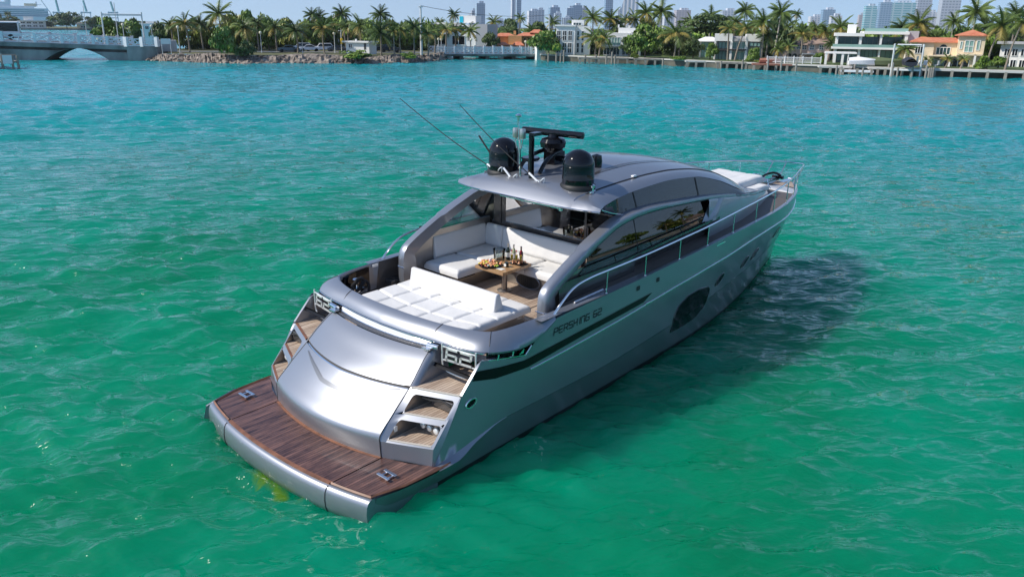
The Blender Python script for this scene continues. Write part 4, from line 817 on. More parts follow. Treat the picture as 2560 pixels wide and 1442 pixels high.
# ================================================================ things set out on board
def on(p): return bw(p)
def T(mb, name, m, base, label, cat, group=None, **k):
    o = mb.build(name, m, None, **k); o.location = on(base); o.rotation_euler = yacht.rotation_euler; return tag(o, label, cat, group)
mat('bottle_dark', (.012, .02, .012), .06, coat=.5); mat('bottle_red', (.05, .004, .006), .06, coat=.5); mat('bottle_pale', (.35, .38, .22), .06, coat=.4)
mat('foil', (.62, .62, .60), .3, .7); mat('label_white', (.75, .74, .70), .5); mat('juice', (.85, .60, .04), .3); mat('shrimp', (.75, .25, .10), .45, two=(.8, .45, .25), vscale=14); mat('fruit_green', (.45, .62, .08), .4); mat('fruit_red', (.5, .02, .03), .35); mat('lemon', (.85, .68, .08), .45)
def bottle(x, y, glass, foilm, label, h=.31):
    m = MB(); m.lathe([(0, 0), (.041, 0), (.043, .01), (.043, h*.55), (.036, h*.64), (.017, h*.76), (.015, h*.80)], (0, 0, 0), 16); o = T(m, 'wine_bottle', glass, (x, y, TZ), label, 'bottle', 'bottles on the cockpit table', smooth=True)
    m = MB(); m.lathe([(.0165, h*.74), (.017, h*.95), (.019, h*.96), (.019, h), (0, h)], (0, 0, 0), 14); m.build('foil_top', foilm, o, smooth=True)
    m = MB(); m.lathe([(.0436, h*.16), (.0436, h*.45)], (0, 0, 0), 16); m.build('bottle_label', 'label_white', o, smooth=True)
bottle(5.76, .42, 'bottle_dark', 'foil', 'dark wine bottle with pale foil neck, nearest the clear ice bucket on the table', .34)
bottle(5.80, .30, 'bottle_pale', 'foil', 'pale sparkling wine bottle with silver foil between the dark bottle and the red one', .33)
bottle(5.80, .10, 'bottle_red', 'bottle_red', 'red wine bottle standing behind the yellow drinks on the table', .33)
m = MB(); m.lathe([(.10, 0), (.11, .02), (.125, .22), (.13, .225), (.12, .22), (.10, .02)], (0, 0, 0), 24); T(m, 'ice_bucket', 'glass_clear', (5.62, .54, TZ), 'clear glass ice bucket at the far left corner of the cockpit table', 'ice bucket', smooth=True)
# round seafood and fruit platter
pt = MB(); pt.lathe([(0, .004), (.2, .004), (.235, .022), (.24, .026), (.235, .014), (.2, -.002), (0, -.002)], (0, 0, 0), 36); plate = T(pt, 'party_platter', 'black_gloss', (5.20, .40, TZ+.004), 'round black platter heaped with shrimp and cut fruit on the wooden table', 'platter', smooth=True)
def heap(parent, items, r):
    for nm, mt, n, sz, zmax in items:
        m = MB()
        for _ in range(n):
            a = rng.uniform(0, 6.28); d = r*math.sqrt(rng.uniform(0, 1)); z = zmax*(1-(d/r)**2)+.02+rng.uniform(0, .02); x, y = d*math.cos(a), d*math.sin(a); b = rng.uniform(0, 6.28); L = sz*rng.uniform(.8, 1.3)
            pts = [(x+L*math.cos(b+t*1.6)*.8, y+L*math.sin(b+t*1.6)*.8, z+.5*L*math.sin(t*2.5)) for t in np.linspace(0, 1.3, 5)]; m.tube(pts, [sz*.2, sz*.36, sz*.36, sz*.28, sz*.12], 6)
        m.build(nm, mt, parent, smooth=True)
heap(plate, [('shrimp', 'shrimp', 42, .045, .05), ('melon_slice', 'fruit_green', 12, .045, .03), ('berry', 'fruit_red', 16, .02, .07), ('citrus_slice', 'lemon', 10, .04, .04), ('cheese', 'label_white', 9, .035, .075)], .2)
pt = MB(); pt.box((0, 0, .006), (.22, .34, .012)); tray = T(pt, 'snack_tray', 'black_gloss', (5.68, .06, TZ), 'black rectangular tray of snacks at the right edge of the wooden table', 'tray')
heap(tray, [('shrimp', 'shrimp', 14, .045, .03), ('pastry', 'table_wood', 12, .04, .03)], .11)
for i, (x, y, lb) in enumerate(((5.55, .13, 'left'), (5.60, .05, 'middle'), (5.64, -.03, 'right'))):
    m = MB(); m.lathe([(0, 0), (.028, 0), (.028, .004), (.004, .01), (.004, .07), (.024, .09), (.028, .2), (.026, .2), (.0, .1)], (0, 0, 0), 14); g = T(m, 'cocktail_glass', 'glass_clear', (x, y, TZ+.012), lb+'most of the three flutes of yellow juice with a berry stick', 'glass', 'juice flutes on the snack tray', smooth=True)
    m = MB(); m.lathe([(0, .09), (.023, .095), (.026, .19), (0, .19)], (0, 0, 0), 12); m.build('juice', 'juice', g, smooth=True)
    m = MB(); m.tube([(0, 0, .15), (.01, .01, .27)], .003, 5); m.lathe([(0, 0), (.016, .01), (.016, .022), (0, .03)], (.01, .01, .26), 10); m.build('berry_stick', 'fruit_red', g, smooth=True)
m = MB(); m.lathe([(0, 0), (.04, 0), (.045, .015), (.045, .085), (.04, .1), (0, .1)], (0, 0, 0), 18); jr = T(m, 'dip_jar', 'bottle_dark', (5.36, .10, TZ), 'small dark round jar with a white face standing before the yellow drinks', 'jar', smooth=True)
m = MB(); m.lathe([(0, 0), (.033, 0), (.033, .003), (0, .003)], (0, 0, 0), 16); m.v = [(-.046-z, y, .05+x) for x, y, z in m.v]; m.build('jar_face', 'label_white', jr)
m = MB(); m.box((0, 0, .003), (.11, .16, .004)); T(m, 'paper_napkin', 'label_white', (5.18, .10, TZ), 'small white napkin lying on the near edge of the wooden table', 'napkin')
# black mooring line flaked on the port quarter winch
m = MB(); L = []
for t in np.linspace(0, 1, 120):
    a = t*6.28*5; L.append((.13*math.cos(a)+.03*math.sin(3.1*a), .05*math.sin(a)*.6-.02*t, .10+.10*math.sin(a*1.0+.6)+.02*math.sin(2.3*a)))
m.tube(L, .024, 6); m.tube(spline([(.16, -.02, .15), (.22, -.06, .08), (.20, -.10, -.1), (.24, -.12, -.25)], 8), .03, 6)
T(m, 'mooring_line', 'rope', (3.0, 1.86, 1.84), 'black mooring line coiled over the winch in the port quarter recess', 'rope', smooth=True)
# white cushions loose in the saloon
# ================================================================ THE BAY SHORE
def ray(px, py):
    d = Fw+Rt*((px-1280)/FPX)-Up*((py-721)/FPX); return d
def ground(px, py, z=0): d = ray(px, py); t = (z-CAM.z)/d.z; return CAM+d*t
def atd(px, d, z=0):
    """survey point: bearing of column px, d metres from the survey station"""
    r = ray(px, 100); h = Vector((r.x, r.y)).normalized(); return Vector((CAM.x+h.x*d, CAM.y+h.y*d, z))
def hgt(px, py, d): r = ray(px, py); return CAM.z+d*r.z/math.hypot(r.x, r.y)
def bear(px): r = ray(px, 100); return math.atan2(r.y, r.x)
def ppm(d): return FPX/d
GZ = 1.25
mat('grass', (.055, .075, .022), .9, two=(.13, .12, .05), vscale=.25)
mat('lawn', (.05, .09, .02), .9, two=(.09, .13, .035), vscale=.5)
mat('rock', (.085, .07, .058), .9, two=(.33, .28, .235), vscale=.9, bump=.8, bscale=2.5)
mat('asphalt', (.06, .06, .062), .85); mat('pavement', (.52, .50, .46), .85)
mat('wet_wall', (.15, .14, .11), .8, two=(.06, .06, .045), vscale=.5)
mat('concrete', (.27, .25, .22), .85, var=.35, vscale=.6)
mat('old_white', (.82, .83, .84), .75, two=(.62, .65, .68), vscale=.35)
mat('bridge_side', (.34, .34, .33), .85, two=(.10, .11, .105), vscale=.4, stretch=(1, 1, .4))
mat('stucco', (.80, .79, .76), .8, var=.04, vscale=.5); mat('stucco_cream', (.72, .60, .42), .8, var=.06); mat('stucco_ochre', (.62, .36, .15), .8, var=.08); mat('stucco_pink', (.60, .47, .40), .8, var=.06); mat('stucco_grey', (.42, .42, .43), .8)
mat('tile', (.48, .14, .07), .75, two=(.60, .24, .13), vscale=1.2); mat('slate', (.30, .22, .18), .8, var=.2, vscale=1.5)
mat('win', (.03, .06, .06), .06, coat=.3); mat('win_green', (.20, .34, .30), .12, two=(.30, .46, .40), vscale=.4); mat('win_dark', (.01, .013, .015), .08)
mat('frame_white', (.78, .78, .76), .5); mat('frame_dark', (.05, .05, .05), .5)
mat('trunk', (.24, .20, .155), .9, var=.3, vscale=1.5, stretch=(1, 1, 5)); mat('trunk_pale', (.40, .37, .32), .85, var=.15, vscale=1.2); mat('bark', (.10, .08, .06), .9)
mat('frond', (.065, .115, .02), .45, two=(.18, .24, .05), vscale=.6); mat('frond_dark', (.03, .062, .016), .45, two=(.11, .17, .035), vscale=.6); mat('frond_yellow', (.26, .21, .04), .55, two=(.36, .28, .07), vscale=.8); mat('shaft', (.10, .20, .03), .4)
mat('leaf', (.055, .11, .014), .5, two=(.22, .34, .035), vscale=.45, detail=6); mat('leaf_dark', (.032, .066, .014), .55, two=(.115, .17, .035), vscale=.45, detail=6); mat('leaf_bright', (.07, .14, .012), .5, two=(.17, .26, .03), vscale=.6, detail=6); mat('leaf_olive', (.09, .11, .014), .5, two=(.30, .36, .04), vscale=.4, detail=6)
mat('wood_grey', (.27, .24, .20), .85, var=.25, vscale=1); mat('wood_red', (.30, .12, .08), .8); mat('canvas_dark', (.02, .022, .035), .7); mat('canvas_white', (.74, .74, .74), .7); mat('canvas_green', (.10, .13, .06), .8)
mat('lamp_globe', (.80, .74, .55), .3); mat('pole_white', (.62, .63, .62), .5); mat('car_white', (.75, .76, .78), .25, coat=.6); mat('car_dark', (.015, .018, .025), .2, coat=.8); mat('car_blue', (.03, .07, .10), .2, coat=.8); mat('car_red', (.25, .03, .02), .25, coat=.6); mat('tyre', (.02, .02, .02), .8); mat('signal_yellow', (.75, .50, .03), .5); mat('cyan_panel', (.02, .45, .60), .4)
# ---- land
def land(name, pts, z, m, kind='structure', label=None):
    mb = MB(); n = len(pts); mb.add([(p[0], p[1], z) for p in pts], [tuple(range(n))]); o = mb.build(name, m); tag(o, label, None, kind=kind); return o
shoreL = [(372, 152), (420, 154), (500, 156.5), (600, 158.5), (750, 158.5), (900, 159.5), (1000, 158.5), (1060, 155), (1112, 150)]
SL = [ground(x, y) for x, y in shoreL]
def inset(P, d): return [p+(Vector((p.x-CAM.x, p.y-CAM.y, 0)).normalized())*d for p in P]
# rocky bank: uneven limestone slope from the waterline to the grass
rows = []; fine = spline([Vector((p.x, p.y, 0)) for p in SL], 26)
for i, p in enumerate(fine):
    o = Vector((p.x-CAM.x, p.y-CAM.y, 0)).normalized(); r = []
    for k, (dd, z) in enumerate(((-.6, -.5), (-.1, .08), (.4, .35), (.9, .6), (1.5, .85), (2.2, 1.1), (3.0, 1.25), (4.2, 1.27))):
        j = rng.normal(0, .22 if 0 < k < 7 else .02); jz = rng.normal(0, .16 if 1 < k < 6 else .03); q = p+o*(dd*1.3+j+.5*math.sin(i*.21)+.3*math.sin(i*.53)); r.append((q.x, q.y, z*(1+.2*math.sin(i*.13))+jz))
    rows.append(r)
m = MB(); m.grid(rows); tag(m.build('rocky_bank', 'rock'), 'weathered limestone bank along the island edge', None, kind='structure')
m = MB()
for i in range(260):
    p = fine[rng.integers(0, len(fine))]; o = Vector((p.x-CAM.x, p.y-CAM.y, 0)).normalized(); q = p+o*rng.uniform(-.6, 3.4); s = float(rng.uniform(.18, .62)); z = max(0, (q-p).dot(o))*.32
    bm_ = bmesh.new(); bmesh.ops.create_icosphere(bm_, subdivisions=1, radius=s); vs_ = [(q.x+v.co.x*rng.uniform(.7, 1.5), q.y+v.co.y*rng.uniform(.7, 1.4), z+v.co.z*rng.uniform(.5, 1.0)) for v in bm_.verts]; m.add(vs_, [tuple(v.index for v in f.verts) for f in bm_.faces]); bm_.free()
tag(m.build('boulders', 'rock'), 'loose limestone boulders tumbled along the island shore', 'rocks', kind='stuff')
g1 = inset(SL, 4.0); back = [atd(1130, 238), atd(640, 236), atd(610, 222), atd(440, 205), atd(385, 190)]
land('island_ground', [(p.x, p.y) for p in g1]+[(p.x, p.y) for p in back], GZ, 'grass')
# causeway road and kerb
rd = [atd(388, 181), atd(500, 182), atd(640, 182.5), atd(800, 183), atd(950, 183), atd(1110, 186)]; rd2 = inset(rd, 8)
land('road', [(p.x, p.y) for p in rd]+[(p.x, p.y) for p in rd2[::-1]], GZ+.008, 'asphalt')
m = MB(); m.grid([[(p.x, p.y, GZ), (p.x, p.y, GZ+.13), (q.x, q.y, GZ+.13), (q.x, q.y, GZ)] for p, q in zip(inset(rd, -1.2), inset(rd, -.1))]); tag(m.build('pavement', 'pavement'), kind='structure')
RS = [(1345, 150), (1480, 157), (1600, 160.5), (1800, 171), (2000, 179.5), (2200, 187), (2400, 192.5), (2560, 197.5), (2760, 205), (3000, 215)]
RSW = [ground(x, y) for x, y in RS]
m = MB(); e = inset(RSW, .5); m.add([(p.x, p.y, GZ-.05) for p in e]+[(p.x, p.y, GZ-.05) for p in inset(RSW, 170)[::-1]], [tuple(range(2*len(e)))]); tag(m.build('lawn', 'lawn'), kind='structure')
sw = MB(); sw.grid([[(p.x, p.y, -.6), (p.x, p.y, 1.0), (p.x-.1*0, p.y, 1.0), (q.x, q.y, 1.0), (q.x, q.y, .9)] for p, q in zip(RSW, e)])
swo = sw.build('seawall', 'wet_wall'); tag(swo, 'long pale concrete seawall edging the gardens of the waterfront houses', 'seawall')
m = MB(); a, b = inset(RSW, -.22), inset(RSW, 1.5); m.grid([[(p.x, p.y, 1.005), (p.x, p.y, 1.22), (q.x, q.y, 1.22), (q.x, q.y, 1.2)] for p, q in zip(a, b)]); m.build('wall_cap', 'pavement', swo)
# far shore across the bay
far = [ground(-300, 76), ground(60, 75), ground(300, 75.5), ground(520, 76)]; land('far_shore', [(p.x, p.y) for p in far]+[(p.x, p.y) for p in inset(far, 260)[::-1]], .9, 'grass')
m = MB(); m.grid([[(p.x, p.y, -.5), (p.x, p.y, 1.0), (q.x, q.y, 1.0)] for p, q in zip(far, inset(far, 2))]); tag(m.build('far_seawall', 'concrete'), 'low concrete seawall on the far shore behind the left bridge', 'seawall')
cityp = [atd(-400, 2600), atd(3200, 2600), atd(3200, 5200), atd(-400, 5200)]; land('city_ground', [(p.x, p.y) for p in cityp], 1.5, 'grass')
# ---- plants
def frond(mb, az, el, L, droop, mi, n=9, w=.62):
    p = Vector((0, 0, 0)); e = el; prev = None; pts = []
    for k in range(n+1):
        pts.append((p.copy(), e)); p = p+Vector((math.cos(az)*math.cos(e), math.sin(az)*math.cos(e), math.sin(e)))*(L/n); e -= droop/n*(.5+1.1*k/n)
    side = Vector((-math.sin(az), math.cos(az), 0))
    for k in range(n):
        (a, ea), (b, eb) = pts[k], pts[k+1]; t = k/n; lw = w*(math.sin(math.pi*min(1, .12+.88*t))**.6)*(1 if t < .85 else .7)+.05
        d = (b-a).normalized()
        for s in (-1, 1):
            for h in (0, .5):
                q = a.lerp(b, h); tip = q+side*s*lw*(.85+.3*rng.uniform())+d*lw*.55+Vector((0, 0, -lw*(.45+.35*rng.uniform())))
                mb.add([q, q+d*(L/n)*.36, tip], [(0, 1, 2)], mi)
    mb.add([pts[0][0]+side*.05, pts[0][0]-side*.05, pts[n//2][0]-side*.03, pts[n][0], pts[n//2][0]+side*.03], [(0, 1, 2, 3, 4)], mi)
def crown(seed, n=17, yellow=.2, spread=1.0, dark=False):
    global rng
    keep = rng; rng = np.random.default_rng(seed); mb = MB()
    for i in range(n):
        az = i*2.399+rng.normal(0, .2); u = i/(n-1); el = lerp(1.25, -.35, u**.85)+rng.normal(0, .12); mi = 1 if u > 1-yellow and rng.uniform() < .8 else 0
        frond(mb, az, el, rng.uniform(.85, 1.1), lerp(.9, 1.5, u)*spread, mi, w=.20)
    if yellow > 0:
        for i in range(6): a = rng.uniform(0, 6.28); mb.box((.07*math.cos(a), .07*math.sin(a), -.06), (.06, .06, .07), 0, 1)
    rng = keep; me = mb.build('crown_proto', ['frond_dark' if dark else 'frond', 'frond_yellow']); d = me.data; bpy.data.objects.remove(me); return d
CRN = {'coco': [crown(s, 20, .22) for s in (1, 2, 3, 4)], 'yel': [crown(s, 18, .55) for s in (5, 6)], 'dark': [crown(s, 20, .08, 1.1, True) for s in (7, 8, 9)], 'royal': [crown(s, 20, .0, 1.35) for s in (11, 12)]}
def palm(px, ptop, wpx, pbase, d, typ, label, gz=GZ, group='palms along the shore', lean=0, tr=.15):
    s = ppm(d); R = wpx/2/s*1.24; b = atd(pbase, d, gz-.1); ztop = hgt(px, ptop, d); zc = max(gz+1.0, ztop-R*.78); c = atd(px, d, zc)
    root = empty('palm_tree', b, label, 'palm', group); H = c-b; mid = H*.5+Vector((H.x*-.12+rng.normal(0, .12), H.y*-.12+rng.normal(0, .12), 0)); m = MB(); L = spline([(0, 0, 0), mid, H], 7); rr = [tr*lerp(1.25, .72, k/14)*(1.25 if k == 0 else 1) for k in range(15)]
    if typ == 'royal': rr = [tr*x for x in (1.3, 1.1, 1.0, .98, 1.02, 1.06, 1.05, 1.0, .95, .9, .85, .8, .75, .7, .62)]
    m.tube(L, rr, 7); m.build('trunk', 'trunk_pale' if typ == 'royal' else 'trunk', root, smooth=True)
    if typ == 'royal':
        k = MB(); k.tube([H-Vector((0, 0, R*.55)), H-Vector((0, 0, R*.25)), H+Vector((0, 0, .05))], [tr*.62, tr*.85, tr*.4], 8); k.build('crown_shaft', 'shaft', root, smooth=True)
    lst = CRN[typ]; o = bpy.data.objects.new('crown', lst[int(rng.integers(0, len(lst)))]); COL.objects.link(o); o.parent = root; o.location = H; o.scale = (R, R, R); o.rotation_euler = (rng.normal(0, .08), rng.normal(0, .08), rng.uniform(0, 6.28)); return root
def leafmass(seed, nl=16, per=110, size=.085, flat=1.0, gap=.1):
    g = np.random.default_rng(seed); mb = MB()
    for l in range(nl):
        while True:
            c = g.uniform(-1, 1, 3)
            if np.linalg.norm(c) < .95: break
        c[2] = (c[2]*.5+.5); c[:2] *= .72; r = g.uniform(.20, .40)
        if l < 3: c *= .35; c[2] += .25; r = .48
        for _ in range(per):
            v = g.normal(0, 1, 3); v /= np.linalg.norm(v); v[2] = v[2] if v[2] > -.4 else -v[2]*.6; q = c+v*r*(g.uniform(.55, 1.08)**.6)*np.array([1, 1, .72*flat]); n = v+g.normal(0, .55, 3); n /= np.linalg.norm(n)
            a = np.cross(n, [0, 0, 1.01]); a /= np.linalg.norm(a)+1e-6; b = np.cross(n, a); sz = size*g.uniform(.6, 1.35)
            mb.add([q-a*sz*.6, q-b*sz, q+a*sz*.6, q+b*sz], [(0, 1, 2, 3)])
    zs = np.array(mb.v); z0, z1 = zs[:, 2].min(), zs[:, 2].max(); w = np.abs(zs[:, :2]).max(); mb.v = [(x/w, y/w, (z-z0)/(z1-z0)) for x, y, z in mb.v]; return mb
LM = {}
for nm in ('leaf', 'leaf_dark', 'leaf_bright', 'leaf_olive'):
    LM[nm] = []
    for s in range(3):
        o = leafmass(20+s, 20, 120, .075).build('crown_proto', nm); LM[nm].append(o.data); bpy.data.objects.remove(o)
o = leafmass(40, 34, 110, .05, .6).build('crown_proto', 'leaf_dark'); LM['flat'] = [o.data]; bpy.data.objects.remove(o)
def tree(px0, px1, p0, p1, d, m, label, name='broadleaf_tree', cat='tree', stem=.12, gz=GZ, group=None, depth=1.0, full=False):
    s = ppm(d); W = (px1-px0)/s/2*1.22; zt = hgt((px0+px1)/2, p0, d)+.1; zb = max(gz, hgt((px0+px1)/2, p1, d)) if not full else gz; b = atd((px0+px1)/2, d, gz-.1)
    root = empty(name, b, label, cat, group); H = zt-gz; z0 = H*stem if not full else 0; z0 = min(z0, H*.5)
    if name != 'shrub':
        t = MB(); t.tube(spline([(0, 0, 0), (rng.normal(0, .15), rng.normal(0, .15), H*.35), (rng.normal(0, .3), rng.normal(0, .3), H*.75)], 4), [lerp(.22, .06, k/8)*max(.6, H/8) for k in range(9)], 7)
        for _ in range(4): a = rng.uniform(0, 6.28); t.tube([(0, 0, H*.3), (W*.3*math.cos(a), W*.3*math.sin(a), H*.5), (W*.6*math.cos(a), W*.6*math.sin(a), H*.72)], [.11, .07, .03], 5)
        t.build('trunk', 'bark', root, smooth=True)
    o = bpy.data.objects.new('crown' if name != 'shrub' else 'foliage', LM[m][int(rng.integers(0, len(LM[m])))]); COL.objects.link(o); o.parent = root; o.location = (0, 0, z0); o.scale = (W, W*depth, H-z0); o.rotation_euler = (0, 0, rng.uniform(0, 6.28)); return root
# ---- building kit: local x to the right, y away from the viewer, z up; pixel columns of the survey photo turned into metres
class Plan:
    def __init__(s, name, pxc, d, label, cat='house', rot=0, gz=GZ, group=None):
        s.pxc, s.d, s.gz = pxc, d, gz; s.s = ppm(d); s.root = empty(name, atd(pxc, d, gz), label, cat, group, bear(pxc)-math.pi/2+rot); s.k = 1/math.cos(rot)
    def x(s, px): return (px-s.pxc)/s.s*s.k
    def z(s, py): return hgt(s.pxc, py, s.d)-s.gz
    def part(s, nm, m, *boxes, parent=None, bevel=0):
        """boxes: (px0, px1, py_top, py_bottom, y0, y1)"""
        mb = MB()
        for b in boxes:
            x0, x1, z1, z0 = s.x(b[0]), s.x(b[1]), s.z(b[2]), s.z(b[3]) if b[3] is not None else -.3
            mb.box(((x0+x1)/2, (b[4]+b[5])/2, (z0+z1)/2), (x1-x0, b[5]-b[4], z1-z0))
        return mb.build(nm, m, parent or s.root, bevel=bevel)
    def window(s, px0, px1, p0, p1, y, m='win', nv=2, nh=0, fm='frame_white', t=.09, nm='window'):
        mb = MB(); x0, x1, z0, z1 = s.x(px0), s.x(px1), s.z(p1), s.z(p0)
        for i in range(nv+1): xx = lerp(x0, x1, i/nv); mb.box((xx, y-.06, (z0+z1)/2), (t, .10, z1-z0))
        for i in range(nh+2): zz = lerp(z0, z1, i/(nh+1)); mb.box(((x0+x1)/2, y-.062, zz), (x1-x0+t*.98, .09, t))
        f = mb.build(nm, fm, s.root); g = MB(); g.add([(x0, y-.025, z0), (x1, y-.025, z0), (x1, y-.025, z1), (x0, y-.025, z1)], [(0, 1, 2, 3)]); g.build('pane', m, f); return f
    def hip(s, nm, px0, px1, p_eave, p_ridge, y0, y1, m='tile', inset=.3, over=.5, parent=None):
        x0, x1, z0, z1 = s.x(px0)-over, s.x(px1)+over, s.z(p_eave), s.z(p_ridge); y0 -= over; y1 += over; ym = (y0+y1)/2; dx = (x1-x0)*inset; mb = MB()
        mb.add([(x0, y0, z0), (x1, y0, z0), (x1, y1, z0), (x0, y1, z0), (x0+dx, ym, z1), (x1-dx, ym, z1), (x0, y0, z0-.15), (x1, y0, z0-.15), (x1, y1, z0-.15), (x0, y1, z0-.15)], [(0, 1, 5, 4), (1, 2, 5), (2, 3, 4, 5), (3, 0, 4), (0, 6, 7, 1), (1, 7, 8, 2), (2, 8, 9, 3), (3, 9, 6, 0), (6, 9, 8, 7)]); return mb.build(nm, m, parent or s.root)
# white flat-roofed house on the island
h = Plan('white_house', 1120, 206, 'white flat-roofed modern house behind the palms beside the utility pole', rot=-.3)
h.part('wall', 'stucco', (1050, 1190, 62, None, 0, 10)); h.part('upper_wall', 'stucco_grey', (1188, 1215, 60, None, -1, 9)); h.part('roof_slab', 'stucco', (1040, 1125, 57, 62, -1.6, 10.4)); h.part('terrace_slab', 'stucco', (1040, 1125, 82, 86, -1.6, .2))
h.part('roof_tower', 'stucco', (1140, 1180, 39, 57, 2, 7)); h.part('tower_panel', 'cyan_panel', (1142, 1151, 41, 57, 1.9, 2))
for a, b in ((1056, 1085), (1090, 1118), (1130, 1160)): h.window(a, b, 65, 80, 0); h.window(a, b, 90, 112, 0, 'win_dark')
# white hut by the road
h = Plan('white_hut', 893, 172, 'small white hut with flat roof beside the causeway road', 'hut', rot=-.45); h.part('wall', 'stucco', (866, 920, 107, None, 0, 3.4)); h.part('roof', 'stucco', (859, 923, 103.5, 107.2, -.4, 3.8)); h.part('chimney', 'stucco', (889, 893, 98, 110, -.25, -.05)); h.window(873, 881, 111, 121, 0, 'win_dark', 2); h.part('door', 'frame_dark', (908, 913, 109, 124, -.03, 0))
# red-tiled ochre house
h = Plan('ochre_house', 1300, 214, 'ochre stucco house with red tile roofs behind the low bridge'); h.part('wall', 'stucco_ochre', (1240, 1275, 93, None, 2, 9), (1302, 1342, 90, None, 2, 9), (1272, 1304, 90, None, 0, 8), (1244, 1300, 112, None, -3, 1))
h.hip('roof', 1240, 1285, 91.5, 84, 2, 9); h.hip('roof', 1296, 1340, 90, 82, 1.5, 9); h.hip('roof', 1328, 1354, 82, 74, 3, 9); h.hip('porch_roof', 1286, 1306, 113, 105, -3, 1); h.hip('porch_roof', 1244, 1270, 113, 106, -3, 1); h.part('chimney', 'stucco_ochre', (1284, 1290, 78, 88, 4, 5)); h.part('turret', 'stucco_ochre', (1331, 1352, 82, None, 3.2, 8.8))
for a in (1247, 1309, 1319, 1329): h.window(a, a+5, 95, 102, 2, 'win_dark', 1, fm='stucco_ochre')
# tall white house with narrow windows
h = Plan('white_villa', 1435, 186, 'tall white villa with narrow two-storey windows beside the round green tree', rot=-.05); h.part('wall', 'stucco', (1392, 1437, 66, None, 0, 9)); h.part('wing', 'stucco', (1437, 1472, 66, None, 1.2, 9)); h.part('parapet', 'stucco', (1389, 1438, 63, 67, -.3, 9.2)); h.part('roof_room', 'stucco', (1427, 1456, 50, 64, 2, 6)); h.window(1431, 1450, 57, 64, 2, 'win', 3)
for a in (1394, 1408, 1421):
    h.window(a, a+9, 78, 102, 0, 'win_dark', 2, 1); h.window(a, a+9, 108, 133, 0, 'win_dark', 2, 1)
for a in (1441, 1452): h.window(a, a+6, 78, 102, 1.2, 'win', 1, 1); h.window(a, a+6, 108, 133, 1.2, 'win_dark', 1, 1)
# low white house with curved balcony
h = Plan('balcony_house', 1548, 184, 'low white house with green glass balcony half hidden behind palms'); h.part('wall', 'stucco', (1512, 1600, 83, None, 0, 9)); h.part('roof_block', 'stucco', (1545, 1585, 70, 83, 2, 7), (1543, 1547, 62, 70, 2, 3), (1568, 1572, 64, 70, 2, 3)); h.part('balcony', 'stucco', (1508, 1552, 113, 117, -1.6, 0)); h.part('balustrade', 'win_green', (1509, 1551, 107, 113, -1.55, -1.45))
h.window(1524, 1550, 94, 112, 0, 'win_green', 4); h.window(1556, 1590, 92, 112, 0, 'win_green', 4); h.window(1512, 1550, 120, 138, 0, 'win_dark', 5); h.window(1556, 1596, 120, 138, 0, 'win_dark', 5)
# garden house with pale pitched roof
h = Plan('garden_house', 1772, 186, 'small garden house with a pale pitched roof behind the umbrella tree'); h.part('wall', 'win_green', (1752, 1792, 103, None, 0, 6)); h.hip('roof', 1748, 1796, 103, 93, -.5, 6.5, 'stucco', .35); h.part('post', 'stucco', (1752, 1756, 103, None, -.4, -.1), (1788, 1792, 103, None, -.4, -.1))
# white cube house
h = Plan('cube_house', 1850, 174, 'white cube house with pale green glass and dark slab between floors', rot=.03); h.part('wall', 'stucco', (1793, 1833, 86, 104, 0, 9), (1793, 1797, 104, None, 0, 9), (1866, 1900, 86, 104, -.4, 9), (1829, 1834, 104, None, -.2, 1)); h.part('core', 'stucco_grey', (1797, 1900, 92, None, 1.2, 9)); h.part('dark_slab', 'frame_dark', (1797, 1866, 123.5, 126.5, -.5, 1.2)); h.part('roof_terrace', 'stucco_grey', (1833, 1866, 97, 104, .2, 1.2)); h.part('right_fin', 'stucco', (1863, 1868, 86, None, -.4, 4))
h.window(1803, 1826, 106, 123, 1.2, 'win_green', 3, fm='frame_dark'); h.window(1834, 1864, 106, 123, 1.2, 'win_green', 3); h.window(1797, 1828, 130, 151, 1.2, 'win_green', 4, fm='frame_dark'); h.window(1832, 1864, 130, 151, 1.2, 'win_green', 3); h.window(1872, 1896, 106, 116, -.4, 'win_green', 3, fm='frame_dark')
# pink house with brown roof and arch
h = Plan('pink_house', 2020, 182, 'pale pink house with brown hipped roof and arched loggia behind slim palms'); h.part('wall', 'stucco_pink', (1960, 2022, 112, None, 1, 9), (2022, 2068, 110, None, 0, 9)); h.hip('roof', 1964, 2030, 112, 94, 1, 9, 'slate'); h.hip('roof', 2026, 2066, 110, 88, 0, 9, 'slate'); h.part('pergola', 'frame_white', (2009, 2038, 134, 136, -2, .2), (2010, 2011.5, 136, None, -2, -1.8), (2036, 2037.5, 136, None, -2, -1.8))
for a in (1985, 1998): h.window(a, a+9, 113, 124, 1, 'win', 2, 1)
for a in (2010, 2026, 2046): h.window(a, a+9, 113, 125, 0 if a > 2022 else 1, 'win', 2, 1)
for a in (1978, 1990, 2004):
    m = MB(); c = h.x(a+5); r = .45*1.0; zt = h.z(141); m.add([(c-r, .97 , 0)]+[(c-r*math.cos(t), .97, zt+r*math.sin(t)) for t in np.linspace(0, math.pi, 9)]+[(c+r, .97, 0)], [tuple(range(11))]); m.build('arch_opening', 'win_dark', h.root)
